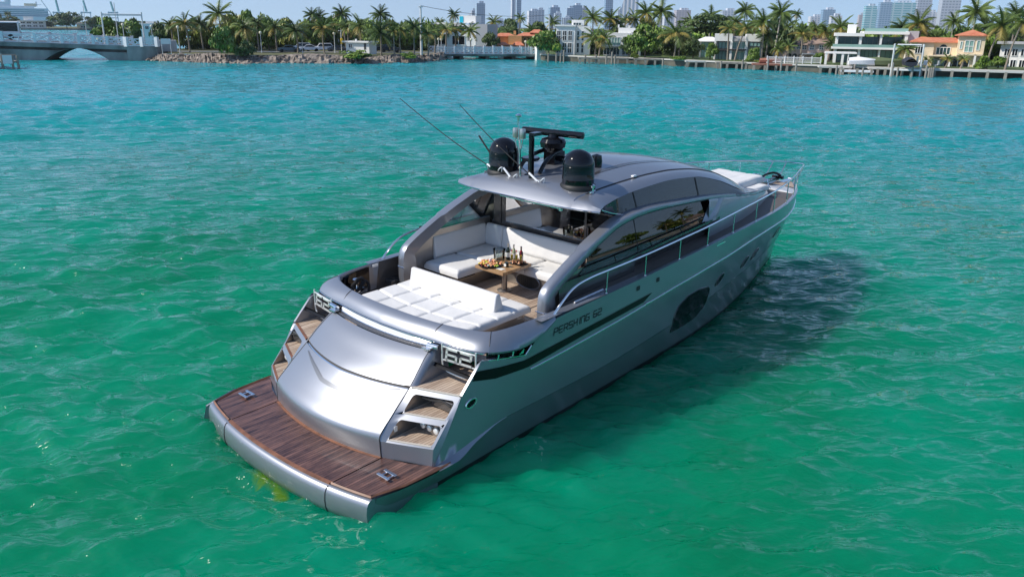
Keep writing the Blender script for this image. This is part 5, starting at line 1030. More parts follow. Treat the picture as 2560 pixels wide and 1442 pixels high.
# large white modern house
h = Plan('glass_villa', 2180, 172, 'large white two-storey villa with wide green glass bays and roof terrace', rot=.06)
h.part('core', 'stucco_grey', (2106, 2240, 96, None, 2.0, 11)); h.part('roof_slab', 'stucco', (2102, 2163, 84, 92, -1, 11), (2160, 2253, 79, 86, -1, 11)); h.part('floor_slab', 'stucco', (2098, 2250, 119, 124, -1.2, 2)); h.part('pier', 'stucco', (2105, 2110, 90, None, -.6, 2), (2154, 2159, 90, None, -.6, 2), (2196, 2200, 86, None, -.6, 2), (2245, 2251, 78, None, -.8, 2)); h.part('side_wall', 'stucco_grey', (2250, 2272, 77, None, -.4, 10)); h.part('roof_stair', 'stucco', (2129, 2146, 62, 84, 2, 5)); h.part('roof_screen', 'win_green', (2163, 2250, 71, 79, -.6, -.5)); h.part('balustrade', 'win_green', (2100, 2248, 112, 119, -1.15, -1.05))
for a, b in ((2112, 2153), (2162, 2195), (2203, 2243)):
    h.window(a, b, 93, 118, 2.0, 'win', 3, fm='frame_dark', t=.06); h.window(a, b, 127, 156, 2.0, 'win_green', 4, fm='frame_dark', t=.06)
pg = Plan('white_pergola', 2108, 161, 'white square-framed pergola standing on the dock edge before the glass villa', 'pergola', rot=.06); pg.part('beam', 'stucco', (2074, 2140, 131, 135, -.2, 3.5)); 
for a in (2074, 2109, 2122): pg.part('post', 'stucco', (a, a+5 if a != 2122 else a+2, 131.2, None, -.1, .3))
# mediterranean house with tower
h = Plan('tower_villa', 2375, 168, 'cream villa with red tile roofs and a square corner tower', rot=.05)
h.part('wall', 'stucco_cream', (2300, 2347, 107, None, .8, 9), (2343, 2395, 106, None, 2, 9)); h.part('tower', 'stucco_cream', (2392, 2442, 89, None, 0, 4.2)); h.hip('roof', 2318, 2394, 106, 95, 2, 9, inset=.12); h.hip('gable_roof', 2304, 2345, 106, 94, .8, 8, inset=.4); h.hip('tower_roof', 2392, 2442, 88, 74, 0, 4.2, inset=.5); h.part('balcony', 'stucco_cream', (2338, 2392, 139, 142, -1.4, 2), (2392, 2440, 134, 138, -1.0, 0)); h.part('ground_floor_shade', 'win_dark', (2312, 2390, 148, 172, 1.9, 2)); h.part('column', 'stucco', (2316, 2320, 142, None, -1.3, -.8), (2378, 2382, 142, None, -1.3, -.8), (2425, 2429, 136, None, -1, -.5))
h.window(2405, 2421, 101, 130, 0, 'win_green', 2, 1); h.window(2396, 2400, 104, 122, 0, 'win_green', 1); h.window(2427, 2433, 101, 125, 0, 'win_green', 1); h.window(2353, 2380, 120, 138, 2, 'win', 4); h.window(2311, 2326, 118, 136, .8, 'win_dark', 3); h.window(2386, 2418, 146, 170, 0, 'win_dark', 3, nm='garden_door'); h.window(2345, 2372, 150, 172, 1.9, 'win_green', 4, nm='garden_door')
m = MB(); c = h.x(2366); m.add([(c-.55*math.cos(t), 1.95, h.z(120)+.5*math.sin(t)) for t in np.linspace(0, math.pi, 9)], [tuple(range(9))]); m.build('fanlight', 'win_dark', h.root)
h = Plan('grey_house', 2590, 176, 'grey-white house front with tall dark windows at the far right edge'); h.part('wall', 'stucco', (2530, 2680, 112, None, 0, 9)); h.part('roof_slab', 'stucco_grey', (2522, 2690, 106, 112, -1, 10))
for a in (2538, 2552, 2568, 2590, 2620): h.window(a, a+10, 124, 142, 0, 'win_dark', 2); h.window(a, a+10, 152, 172, 0, 'win_dark', 2)
# low white building behind the trees
h = Plan('island_shed', 900, 208, 'long white low building glimpsed behind the hut and palms', 'building'); h.part('wall', 'stucco', (848, 915, 84, None, 0, 6)); h.part('roof', 'slate', (846, 918, 80, 84, -.3, 6.3)); 
for a in (856, 872, 888): h.window(a, a+8, 88, 96, 0, 'win_dark', 2)
h = Plan('cream_house', 385, 240, 'white house with flat roofs behind the bridge end and palms'); h.part('wall', 'stucco', (352, 400, 60, None, 0, 8), (372, 398, 54, 60, 1, 6)); h.part('garage', 'stucco_grey', (400, 420, 66, None, 1, 6))
for a in (357, 370, 384): h.window(a, a+7, 66, 74, 0, 'win_dark', 2)

# continuous greenery far behind the gardens and the island road
def wood(name, label, spots, m, seed):
    g = np.random.default_rng(seed); mb = MB(); src = LM[m][0]; V = [v.co.copy() for v in src.vertices]; F = [tuple(p.vertices) for p in src.polygons][::2]
    for (p, w_, h_) in spots:
        a = g.uniform(0, 6.28); c_, s_ = math.cos(a), math.sin(a); k = g.uniform(.85, 1.15); off = len(mb.v); mb.v += [(p.x+(v.x*c_-v.y*s_)*w_*k, p.y+(v.x*s_+v.y*c_)*w_*k, GZ-.4+v.z*h_*k) for v in V]; mb.f += [tuple(i+off for i in f) for f in F]; mb.mi += [0]*len(F)
    return tag(mb.build(name, m), label, 'trees', kind='stuff')
wood('distant_wood', 'unbroken mass of greenery far behind the waterfront villas', [(atd(px, 262+9*math.sin(px)), 7.5, hgt(px, 84-14*abs(math.sin(px*.013)), 262)) for px in range(1195, 2760, 42)], 'leaf', 1)
wood('distant_wood', 'unbroken greenery behind the causeway road on the island', [(atd(px, 212+5*math.sin(px)), 4.6, hgt(px, 66-16*abs(math.sin(px*.017)), 212)) for px in range(548, 1075, 25)], 'leaf', 2)
wood('undergrowth', 'low dark undergrowth along the island road', [(atd(px, 205+4*math.sin(px)), 3.0, hgt(px, 98-8*abs(math.sin(px*.031)), 205)) for px in range(470, 1075, 19)], 'leaf_dark', 3)
wood('garden_greenery', 'low garden planting between the villas', [(atd(px, 196+3*math.sin(px)), 2.6, hgt(px, 118-9*abs(math.sin(px*.031)), 196)) for px in list(range(1400, 1500, 20))+list(range(1500, 1800, 17))+list(range(1890, 2100, 17))+list(range(2250, 2330, 18))+list(range(2430, 2700, 18))], 'leaf_dark', 4)
# ---- bridges
def lattice(mb, p, q, z0, z1, zz0, zz1, nx, w=.075):
    """crossed lattice panel railing from p to q (bottoms z0..zz0, tops z1..zz1)"""
    d = (q-p); L = Vector((d.x, d.y, 0)); n = Vector((-L.y, L.x, 0)).normalized()*.06; P = lambda t, v: Vector((lerp(p.x, q.x, t), lerp(p.y, q.y, t), lerp(lerp(z0, zz0, t), lerp(z1, zz1, t), v)))
    def bar(a, b, ww):
        dd = (b-a).normalized(); u = dd.cross(n).normalized()*ww; mb.add([a-u-n, b-u-n, b+u-n, a+u-n, a-u+n, b-u+n, b+u+n, a+u+n], [(0, 1, 2, 3), (7, 6, 5, 4), (0, 4, 5, 1), (3, 2, 6, 7)])
    for i in range(nx):
        t0, t1 = i/nx, (i+1)/nx; bar(P(t0, .12), P(t1, .88), w); bar(P(t0, .88), P(t1, .12), w)
        bar(P(t0, .1), P(t0, .9), w)
    bar(P(0, .95), P(1, .95), .10); bar(P(0, .06), P(1, .06), .09)
def bridge(name, label, A, B, zr0, zr1, zd0, zd1, zs, posts, arch, depth, rail_panels=2, fas=.75, gap=.5, pw=.45):
    root = empty(name, (A.x, A.y, 0), label, 'bridge'); d = B-A; d.z = 0; n = Vector((A.x+B.x-2*CAM.x, A.y+B.y-2*CAM.y, 0)); nn = Vector((-d.y, d.x, 0)).normalized(); nn = nn if nn.dot(n) > 0 else -nn; o = Vector((A.x, A.y, 0))
    P = lambda t, z, y=0: Vector((d.x*t, d.y*t, z))+nn*y
    N = 60; rows = []; back = []
    for i in range(N+1):
        t = i/N; zt = lerp(zd0, zd1, t); zb = arch(t); zr = max(zb+.02, zt-fas-gap); rows.append([P(t, zb), P(t, zr), P(t, zr, 1.6), P(t, zt-fas, 1.6), P(t, zt-fas, -.25), P(t, zt-.30, -.30), P(t, zt, -.30), P(t, zt, 0)])
        back.append([P(t, zb), P(t, zb, depth), P(t, zt, depth), P(t, zt, 0)])
    m = MB(); m.grid(rows); m.build('span', 'bridge_side', root)
    m = MB(); m.grid(back); m.build('deck', 'concrete', root)
    m = MB(); m.grid([[P(i/N, lerp(zd0, zd1, i/N)+.01, .4), P(i/N, lerp(zd0, zd1, i/N)+.01, depth-.4)] for i in range(N+1)]); m.build('roadway', 'asphalt', root)
    for yy in (0, depth-.2):
        ra = MB()
        for k in range(len(posts)-1):
            a, b = posts[k], posts[k+1]; lattice(ra, P(a, 0, yy), P(b, 0, yy), lerp(zd0, zd1, a), lerp(zr0, zr1, a), lerp(zd0, zd1, b), lerp(zr0, zr1, b), rail_panels)
        ra.build('balustrade', 'old_white', root)
        for t in posts: q = P(t, 0, yy); po = MB(); zt = lerp(zr0, zr1, t); zb = lerp(zd0, zd1, t); po.box((q.x, q.y, (zt+zb)/2+.06), (pw, pw, zt-zb+.25), math.atan2(d.y, d.x)); po.box((q.x, q.y, zt+.22), (pw*1.25, pw*1.25, .1), math.atan2(d.y, d.x)); po.build('post', 'old_white', root)
    root.location = o; return root, P, nn
A, B = atd(-130, 180), atd(392, 172.5)
def archL(t):
    px = lerp(-130, 392, t)
    if 96 < px < 262: k = (px-179)/83; return max(-.6, 2.15*(1-abs(k)**1.8))
    if px < 18: k = (px+70)/88; return max(-.6, 2.15*(1-min(1, abs(k))**1.8))
    return -.6
posts = [(-130+x+130+130)/522 for x in (-120, -60, 0, 80, 148, 190, 226, 262, 302)]
br, BP, bn = bridge('arched_bridge', 'weathered white arched concrete bridge with lattice balustrade at the left', A, B, hgt(-130, 76, 180), hgt(392, 100, 172.5), hgt(-130, 100, 180), hgt(392, 117, 172.5), 0, posts, archL, 11)
m = MB(); zt = hgt(350, 116, 172.5); m.add([tuple(BP(t, z, y)) for t, z, y in ((.845, -.5, -.5), (.845, zt, -.5), (1.0, zt, -.5), (1.0, -.5, -.5), (.845, -.5, 11), (.845, zt, 11), (1.0, zt, 11), (1.0, -.5, 11))], [(0, 1, 2, 3), (7, 6, 5, 4), (0, 4, 5, 1), (1, 5, 6, 2), (2, 6, 7, 3)]); m.build('abutment', 'bridge_side', br)
m = MB(); lattice(m, BP(.845, 0, -.4), BP(.925, 0, -.4), zt, zt+1.3, zt, zt+1.3, 2); lattice(m, BP(.925, 0, -.4), BP(1.0, 0, -.4), zt, zt+1.3, zt, zt+1.3, 2); m.build('balustrade', 'old_white', br)
for t in (.845, .925, 1.0): q = BP(t, 0, -.4); m = MB(); m.box((q.x, q.y, zt+.75), (.6, .6, 1.7), .5); m.build('post', 'old_white', br)
# low bridge in the middle distance
A2, B2 = atd(1088, 184), atd(1352, 189)
b2, BP2, _ = bridge('low_bridge', 'low white bridge with lattice railing linking the island to the villa shore', A2, B2, hgt(1088, 118.5, 184), hgt(1352, 121, 189), hgt(1088, 135, 184), hgt(1352, 136, 189), 0, [i/11 for i in range(12)], lambda t: hgt(1088, 135, 184)-.5 if .05 < t < .97 else -.5, 10, 2, .28, .04, .3)
m = MB(); 
for t in (.25, .5, .75): q = BP2(t, 0, 5); m.box((q.x, q.y, .2), (.8, 8, 1.6), math.atan2((B2-A2).y, (B2-A2).x))
m.build('pier', 'concrete', b2)
q = BP2(.99, 0, -.6); m = MB(); m.box((q.x, q.y, 1.2), (2.2, 2.2, 4.0), math.atan2((B2-A2).y, (B2-A2).x), taper=.92); m.build('end_pylon', 'stucco', b2)
# ---- vehicles
def make_car(label, m, kind='saloon'):
    r = empty('parked_car', (0, 0, 0), label, 'car', 'cars parked along the causeway'); L, W, Hh = 4.5, 1.8, 1.45
    if kind == 'saloon': prof = [(-2.2, .35), (-2.25, .7), (-1.95, .88), (-1.2, .95), (-.55, 1.38), (.5, 1.42), (1.25, 1.0), (2.0, .9), (2.25, .65), (2.2, .35)]; gl = [(-1.08, .98), (-.5, 1.34), (.48, 1.37), (1.1, 1.0)]
    else: prof = [(-2.2, .4), (-2.25, .85), (-2.0, 1.0), (-1.2, 1.08), (-.7, 1.68), (1.7, 1.72), (2.15, 1.05), (2.25, .7), (2.2, .4)]; gl = [(-1.05, 1.1), (-.65, 1.6), (1.6, 1.63), (1.95, 1.1)]
    mb = MB(); n = len(prof); mb.add([(x, -W/2*(1 if z < 1.0 else .86), z) for x, z in prof]+[(x, W/2*(1 if z < 1.0 else .86), z) for x, z in prof], [tuple(range(n))[::-1], tuple(range(n, 2*n))]+[(i, (i+1) % n, n+(i+1) % n, n+i) for i in range(n)]); mb.build('body', m, r, bevel=.06)
    for s in (-1, 1):
        g = MB(); g.add([(x, s*(W/2*(1.0 if z < 1.12 else .875)+.012), z) for x, z in gl], [(0, 1, 2, 3)]); g.build('side_window', 'win_dark', r)
        for x in (-1.4, 1.4):
            wv = MB(); wv.tube([(x, s*(W/2-.2), .34), (x, s*(W/2+.02), .34)], .34, 14); wv.build('wheel', 'tyre', r)
    for s, x0 in ((-1, prof[3][0]), (1, prof[-4][0])):
        a, b = (prof[3], prof[4]) if s < 0 else (prof[-4], prof[-5]); g = MB(); g.add([(a[0]+s*.02, -.7, a[1]+.03), (a[0]+s*.02, .7, a[1]+.03), (b[0]+s*.02, .66, b[1]-.03), (b[0]+s*.02, -.66, b[1]-.03)], [(0, 1, 2, 3)]); g.build('windscreen' if s < 0 else 'rear_window', 'win_dark', r)
    return r
for px, d, m_, kd, lb, fl in ((720, 181.5, 'car_blue', 'saloon', 'dark blue saloon car parked near the palms left of the white cars', 0), (772, 187, 'car_white', 'saloon', 'white saloon car on the causeway between dark blue car and white van', 0), (806, 188, 'car_white', 'suv', 'white van-like car right of the white saloon on the causeway', 0), (843, 184, 'car_dark', 'saloon', 'black saloon car just left of the traffic signal pole', math.pi), (940, 184, 'car_dark', 'suv', 'black car half hidden behind the palm right of the white hut', 0), (975, 183, 'car_dark', 'suv', 'black sport utility car rightmost on the causeway', math.pi), (752, 190, 'car_white', 'suv', 'white car with a tall roof partly behind the white saloon', 0), (955, 192, 'car_red', 'saloon', 'dark red car behind the black sport utility car', 0)):
    c = make_car(lb, m_, kd); c.location = atd(px, d, GZ+.02); c.rotation_euler = (0, 0, bear(px)-math.pi/2+fl+.08)
# coach on the bridge
bus = empty('coach', atd(2, 180.5, hgt(0, 100, 180)), 'dark-windowed white coach crossing the arched bridge at the left edge', 'bus', None, bear(2)-math.pi/2-.12)
m = MB(); m.box((-2.4, 0, 1.75), (11.5, 2.5, 2.9)); m.build('body', 'car_white', bus, bevel=.25); m = MB(); m.box((-2.45, -1.262, 2.2), (11.0, .02, 1.45)); m.build('side_window', 'win_dark', bus); m = MB(); m.box((3.36, 0, 2.0), (.02, 2.1, 1.8)); m.build('windscreen', 'win_dark', bus); m = MB(); m.box((3.3, -1.45, 2.3), (.12, .3, .5)); m.build('mirror', 'car_white', bus)
for x in (-6.2, 1.8): m = MB(); m.tube([(x, -1.27, .5), (x, -1.0, .5)], .5, 14); m.build('wheel', 'tyre', bus)
# ---- lamps, poles, signs
def lamp(px, ptop, pb, d, label, gz=GZ, group='globe street lamps'):
    zt = hgt(px, ptop, d); r = empty('street_lamp', atd(px, d, gz), label, 'street lamp', group); m = MB(); m.tube([(0, 0, 0), (0, 0, .5), (0, 0, zt-gz-.4)], [.12, .08, .055], 8); m.build('pole', 'pole_white', r, smooth=True); m = MB(); m.lathe([(0, -.1), (.12, -.08), (.26, .1), (.28, .25), (.2, .45), (0, .52)], (0, 0, zt-gz-.4), 12); m.build('globe', 'lamp_globe', r, smooth=True)
for px, pt, d, lb in ((447, 66, 176, 'globe street lamp standing left of the drooping palm near the bridge'), (311, 60, 186, 'globe street lamp between the two gantry posts on the bridge'), (382, 64, 190, 'globe street lamp before the white house behind the bridge end'), (652, 80, 178, 'globe street lamp right of the sea-grape bush'), (755, 84, 177, 'globe street lamp beside the white saloon car'), (836, 82, 180, 'globe street lamp before the dense trees left of the signal pole'), (1096, 96, 186, 'left one of the lamp pair at the island end of the low bridge'), (1103, 97, 189, 'right one of the lamp pair at the island end of the low bridge'), (1178, 97, 187, 'left one of the lamp pair on the middle of the low bridge'), (1190, 98, 190, 'right one of the lamp pair on the middle of the low bridge'), (1314, 103, 192, 'globe street lamp in front of the ochre house')): lamp(px, pt, 0, d, lb)
up_ = empty('utility_pole', atd(1053, 171, GZ), 'tall pale concrete utility pole with a crossarm rising above the palms', 'utility pole'); zt = hgt(1053, 14, 171)-GZ
m = MB(); m.tube([(0, 0, 0), (0, 0, zt)], [.26, .17], 8); m.build('pole', 'pole_white', up_, smooth=True); m = MB(); m.box((0, 0, zt-.3), (1.2, .15, .15)); m.build('crossarm', 'pole_white', up_)
m = MB(); a = atd(1053, 171, hgt(1053, 15, 171)); b = atd(1372, 215, hgt(1372, 38, 215)); L = [a.lerp(b, k)-Vector((0, 0, 1.0*4*k*(1-k)))-Vector((up_.location.x, up_.location.y, up_.location.z)) for k in np.linspace(0, 1, 12)]; m.tube(L, .045, 5); m.build('cable', 'frame_dark', up_)
p2 = empty('utility_pole', atd(1372, 215, GZ), 'thin pale pole behind the ochre house at the far end of the cable', 'utility pole'); m = MB(); m.tube([(0, 0, 0), (0, 0, hgt(1372, 36, 215)-GZ)], .15, 8); m.build('pole', 'pole_white', p2)
sg_ = empty('traffic_signal', atd(853, 177, GZ), 'white pole with a yellow traffic signal head beside the hut', 'traffic signal'); zt = hgt(853, 76, 177)-GZ
m = MB(); m.tube([(0, 0, 0), (0, 0, zt)], .09, 8); m.box((-.2, 0, zt-.1), (.8, .2, .12)); m.build('pole', 'pole_white', sg_); m = MB(); m.box((0, -.16, zt-2.1), (.42, .3, 1.1)); m.build('signal_head', 'signal_yellow', sg_, bevel=.04)
for (a, lb) in ((272, 'left post of the white gantry over the arched bridge'), (351, 'right post of the white gantry over the arched bridge')): pass
gn = empty('gantry', atd(311, 176, 2), 'slim white goalpost gantry standing over the arched bridge', 'gantry', None, bear(311)-math.pi/2); s_ = ppm(176)
for a in (272, 351): m = MB(); m.tube([((a-311)/s_, 0, 0), ((a-311)/s_, 0, hgt(a, 31, 176)-2)], .13, 8); m.build('post', 'pole_white', gn)
m = MB(); m.tube([(-39/s_, 0, hgt(272, 36, 176)-2), (40/s_, 0, hgt(351, 37, 176)-2)], .10, 6); m.tube([(-39/s_, 0, hgt(272, 39, 176)-2), (40/s_, 0, hgt(351, 40, 176)-2)], .06, 6); m.build('beam', 'pole_white', gn)
fp = empty('flagpole', atd(296, 178, 2), 'thin tall white pole between the gantry posts', 'pole'); m = MB(); m.tube([(0, 0, 0), (0, 0, hgt(296, 8, 178)-2)], .08, 6); m.build('pole', 'pole_white', fp)
fp = empty('flagpole', atd(219, 180, 2), 'thin pole on the bridge left of the gantry', 'pole'); m = MB(); m.tube([(0, 0, 0), (0, 0, hgt(219, 16, 180)-2)], .06, 6); m.build('pole', 'pole_white', fp)
bd = empty('notice_board', atd(414, 170, 1.2), 'white notice board on two legs on the rocks beside the bridge', 'sign', None, bear(414)-math.pi/2); m = MB(); m.box((0, 0, hgt(414, 104, 170)-1.2), (1.7, .08, .95)); m.build('panel', 'canvas_white', bd)
for x in (-.75, .75): m = MB(); m.tube([(x, .06, 0), (x, .06, 2.0)], .05, 6); m.build('leg', 'pole_white', bd)
bx = empty('equipment_trailer', atd(413, 178, GZ), 'grey box trailer parked at the bridge end behind the notice board', 'trailer', None, bear(413)-math.pi/2); m = MB(); m.box((0, 0, 1.25), (3.9, 2, 2.1)); m.build('body', 'stucco_grey', bx, bevel=.05); m = MB(); m.tube([(0, -.9, .35), (0, .9, .35)], .34, 12); m.build('wheel', 'tyre', bx)
jt = empty('timber_jetty', ground(20, 172), 'broken timber jetty with white notice boards at the left edge', 'jetty', None, bear(10)-math.pi/2); m = MB(); m.box((-1.2, 0, 1.0), (5.4, 2.5, .25)); m.box((-1.2, 0, 1.9), (5.0, .2, .25)); m.build('deck', 'wood_grey', jt)
for x in (-3.4, -2, -.6, .7, 1.4): m = MB(); m.tube([(x, -1.2, -.6), (x, -1.2, 1.9)], .18, 8); m.build('piling', 'wood_grey', jt)
for x, w_ in ((-1.5, 1.3), (.1, 1.2)): m = MB(); m.box((x, -1.45, 1.35), (w_, .06, 1.2)); m.build('notice_board', 'canvas_white', jt)
# ---- palms: column of crown, row of crown top, crown width, column of foot, distance
PL = [
 (552, -2, 66, 558, 190, 'coco', 'tallest coconut palm standing behind the sea-grape bush'), (466, 26, 58, 472, 178, 'yel', 'coconut palm with drooping yellow fronds near the bridge lamp'), (502, 30, 50, 506, 195, 'dark', 'shorter dark palm between the yellow palm and the tallest one'), (612, 34, 62, 617, 180, 'coco', 'bushy palm directly right of the sea-grape bush'), (740, 44, 60, 743, 177, 'dark', 'dark palm standing over the dark blue car'), (783, 14, 44, 784, 204, 'dark', 'spiky dark palm top left of a pair above the island trees'), (800, 20, 44, 802, 208, 'dark', 'spiky dark palm top right of a pair above the island trees'), (808, 36, 64, 810, 174, 'yel', 'large palm with yellow old fronds beside the white saloon car'), (858, 8, 46, 865, 200, 'dark', 'tall slim palm behind the hut chimney'), (902, 33, 58, 903, 174, 'coco', 'palm in front of the white hut roof'), (953, 8, 52, 952, 202, 'dark', 'tall round-headed palm rising above the shore palms right of the hut'), (952, 42, 74, 952, 167, 'dark', 'broad dark palm at the rocky edge below the tall round-headed one'), (1001, 46, 50, 1001, 168, 'coco', 'palm at the grass edge midway between hut and utility pole'), (984, 58, 40, 985, 166, 'yel', 'small palm with tired yellow fronds near the low green bush'), (1036, 42, 50, 1035, 168, 'dark', 'palm just left of the utility pole'), (1070, 60, 46, 1070, 168, 'yel', 'palm just right of the utility pole'), (1117, 46, 50, 1115, 190, 'yel', 'left palm of three before the white flat-roofed house'), (1138, 48, 50, 1138, 192, 'yel', 'middle palm of three before the white flat-roofed house'), (1174, 48, 54, 1178, 191, 'coco', 'right palm of three before the white flat-roofed house'), (1135, 19, 34, 1136, 222, 'dark', 'palm head peeping over the white flat-roofed house'), (1100, 40, 30, 1101, 216, 'dark', 'small palm head left of the house with the roof tower'), (1235, 35, 36, 1233, 222, 'coco', 'slim palm with pale trunk left of the ochre house'), (1300, 30, 30, 1299, 240, 'coco', 'palm head above the trees behind the ochre house'), (1380, 36, 38, 1379, 232, 'coco', 'palm head above the round green tree'),
 (1270, 60, 40, 1270, 228, 'coco', 'bushy palm behind the ochre house roof'), (1330, 55, 40, 1331, 232, 'coco', 'bushy palm right behind the ochre house'),
 (1480, 14, 56, 1483, 196, 'coco', 'left tall palm of the clump beside the white villa'), (1525, 18, 52, 1522, 200, 'coco', 'right tall palm of the clump beside the white villa'), (1562, 28, 40, 1560, 206, 'yel', 'lower palm at the right end of the villa palm clump'), (1490, 60, 64, 1489, 181, 'yel', 'front palm with arching fronds before the balcony house'), (1512, 70, 50, 1499, 179, 'coco', 'leaning palm with thin trunk before the balcony house'), (1612, 0, 58, 1611, 198, 'coco', 'tall shaggy palm behind the big green tree, left of two'), (1650, -6, 64, 1648, 204, 'royal', 'tall royal palm behind the big green tree, right of two'), (1690, 42, 78, 1688, 173, 'yel', 'large drooping palm right of the big green tree at the seawall'), (1703, 60, 50, 1699, 180, 'dark', 'dark palm pressed behind the large drooping palm'), (1772, 12, 52, 1772, 222, 'royal', 'palm head above the dark umbrella-shaped tree'), (1857, -1, 50, 1856, 206, 'royal', 'tall royal palm behind the white cube house'), (1820, 46, 46, 1823, 171, 'yel', 'yellow slender palm leaning before the cube house, left of two'), (1862, 46, 46, 1841, 170, 'yel', 'yellow slender palm leaning right before the cube house'), (1906, 18, 66, 1908, 171, 'coco', 'thick palm at the right corner of the cube house'), (1946, -4, 68, 1936, 177, 'royal', 'big dark royal palm towering above the banyan'), (1986, 20, 28, 1984, 236, 'dark', 'distant palm head right of the big royal palm'), (1920, 60, 50, 1918, 173, 'dark', 'dark palm low beside the banyan trunks'),
 (2005, 54, 54, 2006, 172, 'yel', 'yellow palm before the pink house, left of the row'), (2035, 46, 46, 2033, 186, 'coco', 'middle palm before the pink house roof'), (2062, 52, 44, 2064, 184, 'coco', 'right palm beside the pink house roof'), (2098, 36, 56, 2092, 180, 'coco', 'feathery palm just left of the glass villa'), (1948, 104, 34, 1943, 164, 'coco', 'slim short palm with white stem at the red dock'), (1974, 98, 34, 1976, 164, 'yel', 'slim short palm in the middle of the white fence'), (2080, 90, 34, 2078, 176, 'dark', 'small dark palm beside the hedge left of the glass villa'),
 (2292, 18, 66, 2284, 176, 'coco', 'tall feathery palm right of the glass villa'), (2300, 44, 44, 2290, 176, 'coco', 'second lower head beside the tall feathery palm'), (2268, 94, 48, 2266, 165, 'coco', 'small palm before the grey side wall of the glass villa'), (2340, 70, 46, 2342, 186, 'coco', 'spiky palm behind the red tile roof'), (2378, 27, 46, 2377, 192, 'royal', 'small-headed palm standing left behind the tower'), (2430, -12, 70, 2425, 184, 'royal', 'royal palm towering straight behind the red tower roof'), (2500, 18, 74, 2478, 162, 'coco', 'tall leaning palm right of the clipped hedge'), (2548, 22, 56, 2526, 160, 'coco', 'tall pale-trunked palm at the right edge leaning right'), (2530, -4, 74, 2530, 182, 'dark', 'dark palm crown behind the two leaning palms'), (2326, 138, 28, 2327, 161, 'yel', 'young palm on the left in front of the cream villa'), (2378, 130, 28, 2374, 161, 'yel', 'young palm in the middle in front of the cream villa'), (2418, 132, 26, 2413, 159, 'yel', 'young palm on the right in front of the cream villa'),
]
PL += [(1440, 40, 44, 1442, 214, 'coco', 'slim palm rising behind the tall white villa roof'), (1585, 22, 48, 1584, 208, 'coco', 'palm behind the balcony house between clump and shaggy palm'), (1540, 40, 46, 1540, 200, 'dark', 'dark palm inside the villa palm clump'), (1725, 30, 44, 1726, 210, 'yel', 'palm left of the umbrella tree'), (1835, 30, 46, 1834, 196, 'coco', 'green palm behind the cube house roof terrace'), (1885, 30, 54, 1886, 190, 'coco', 'feathery palm crowding the right end of the cube house'), (1965, 40, 50, 1966, 190, 'coco', 'palm between the banyan and the brown roof'), (2120, 50, 44, 2122, 198, 'coco', 'palm top behind the left end of the glass villa'), (2250, 40, 50, 2252, 194, 'dark', 'dark palm behind the grey side wall of the glass villa'), (2320, 62, 50, 2322, 190, 'coco', 'palm behind the left end of the red tile roof'), (2465, 30, 64, 2467, 188, 'coco', 'palm right behind the tower'), (2420, 60, 40, 2422, 200, 'dark', 'low dark palm behind the tower roof'), (645, 30, 48, 646, 190, 'dark', 'palm left of the dark blue car among the trees'), (690, 40, 50, 691, 188, 'coco', 'palm above the left end of the dark blue car'), (870, 44, 46, 871, 184, 'coco', 'palm directly behind the hut chimney'), (1085, 54, 42, 1086, 182, 'coco', 'palm at the island end of the low bridge'), (430, 40, 42, 431, 196, 'coco', 'palm behind the first globe lamp right of the bridge')]
for p in PL: palm(p[0], p[1], p[2], p[3], p[4], p[5], p[6])
for px, pt, w_, lb in ((206, 34, 17, 'tiny palm standing apart on the far shore'), (29, 26, 15, 'tiny palm left of the far white house'), (6, 30, 14, 'tiny palm at the left end of the far shore')): palm(px, pt, w_, px, 765, 'dark', lb, 1, 'palms on the far shore', tr=.3)
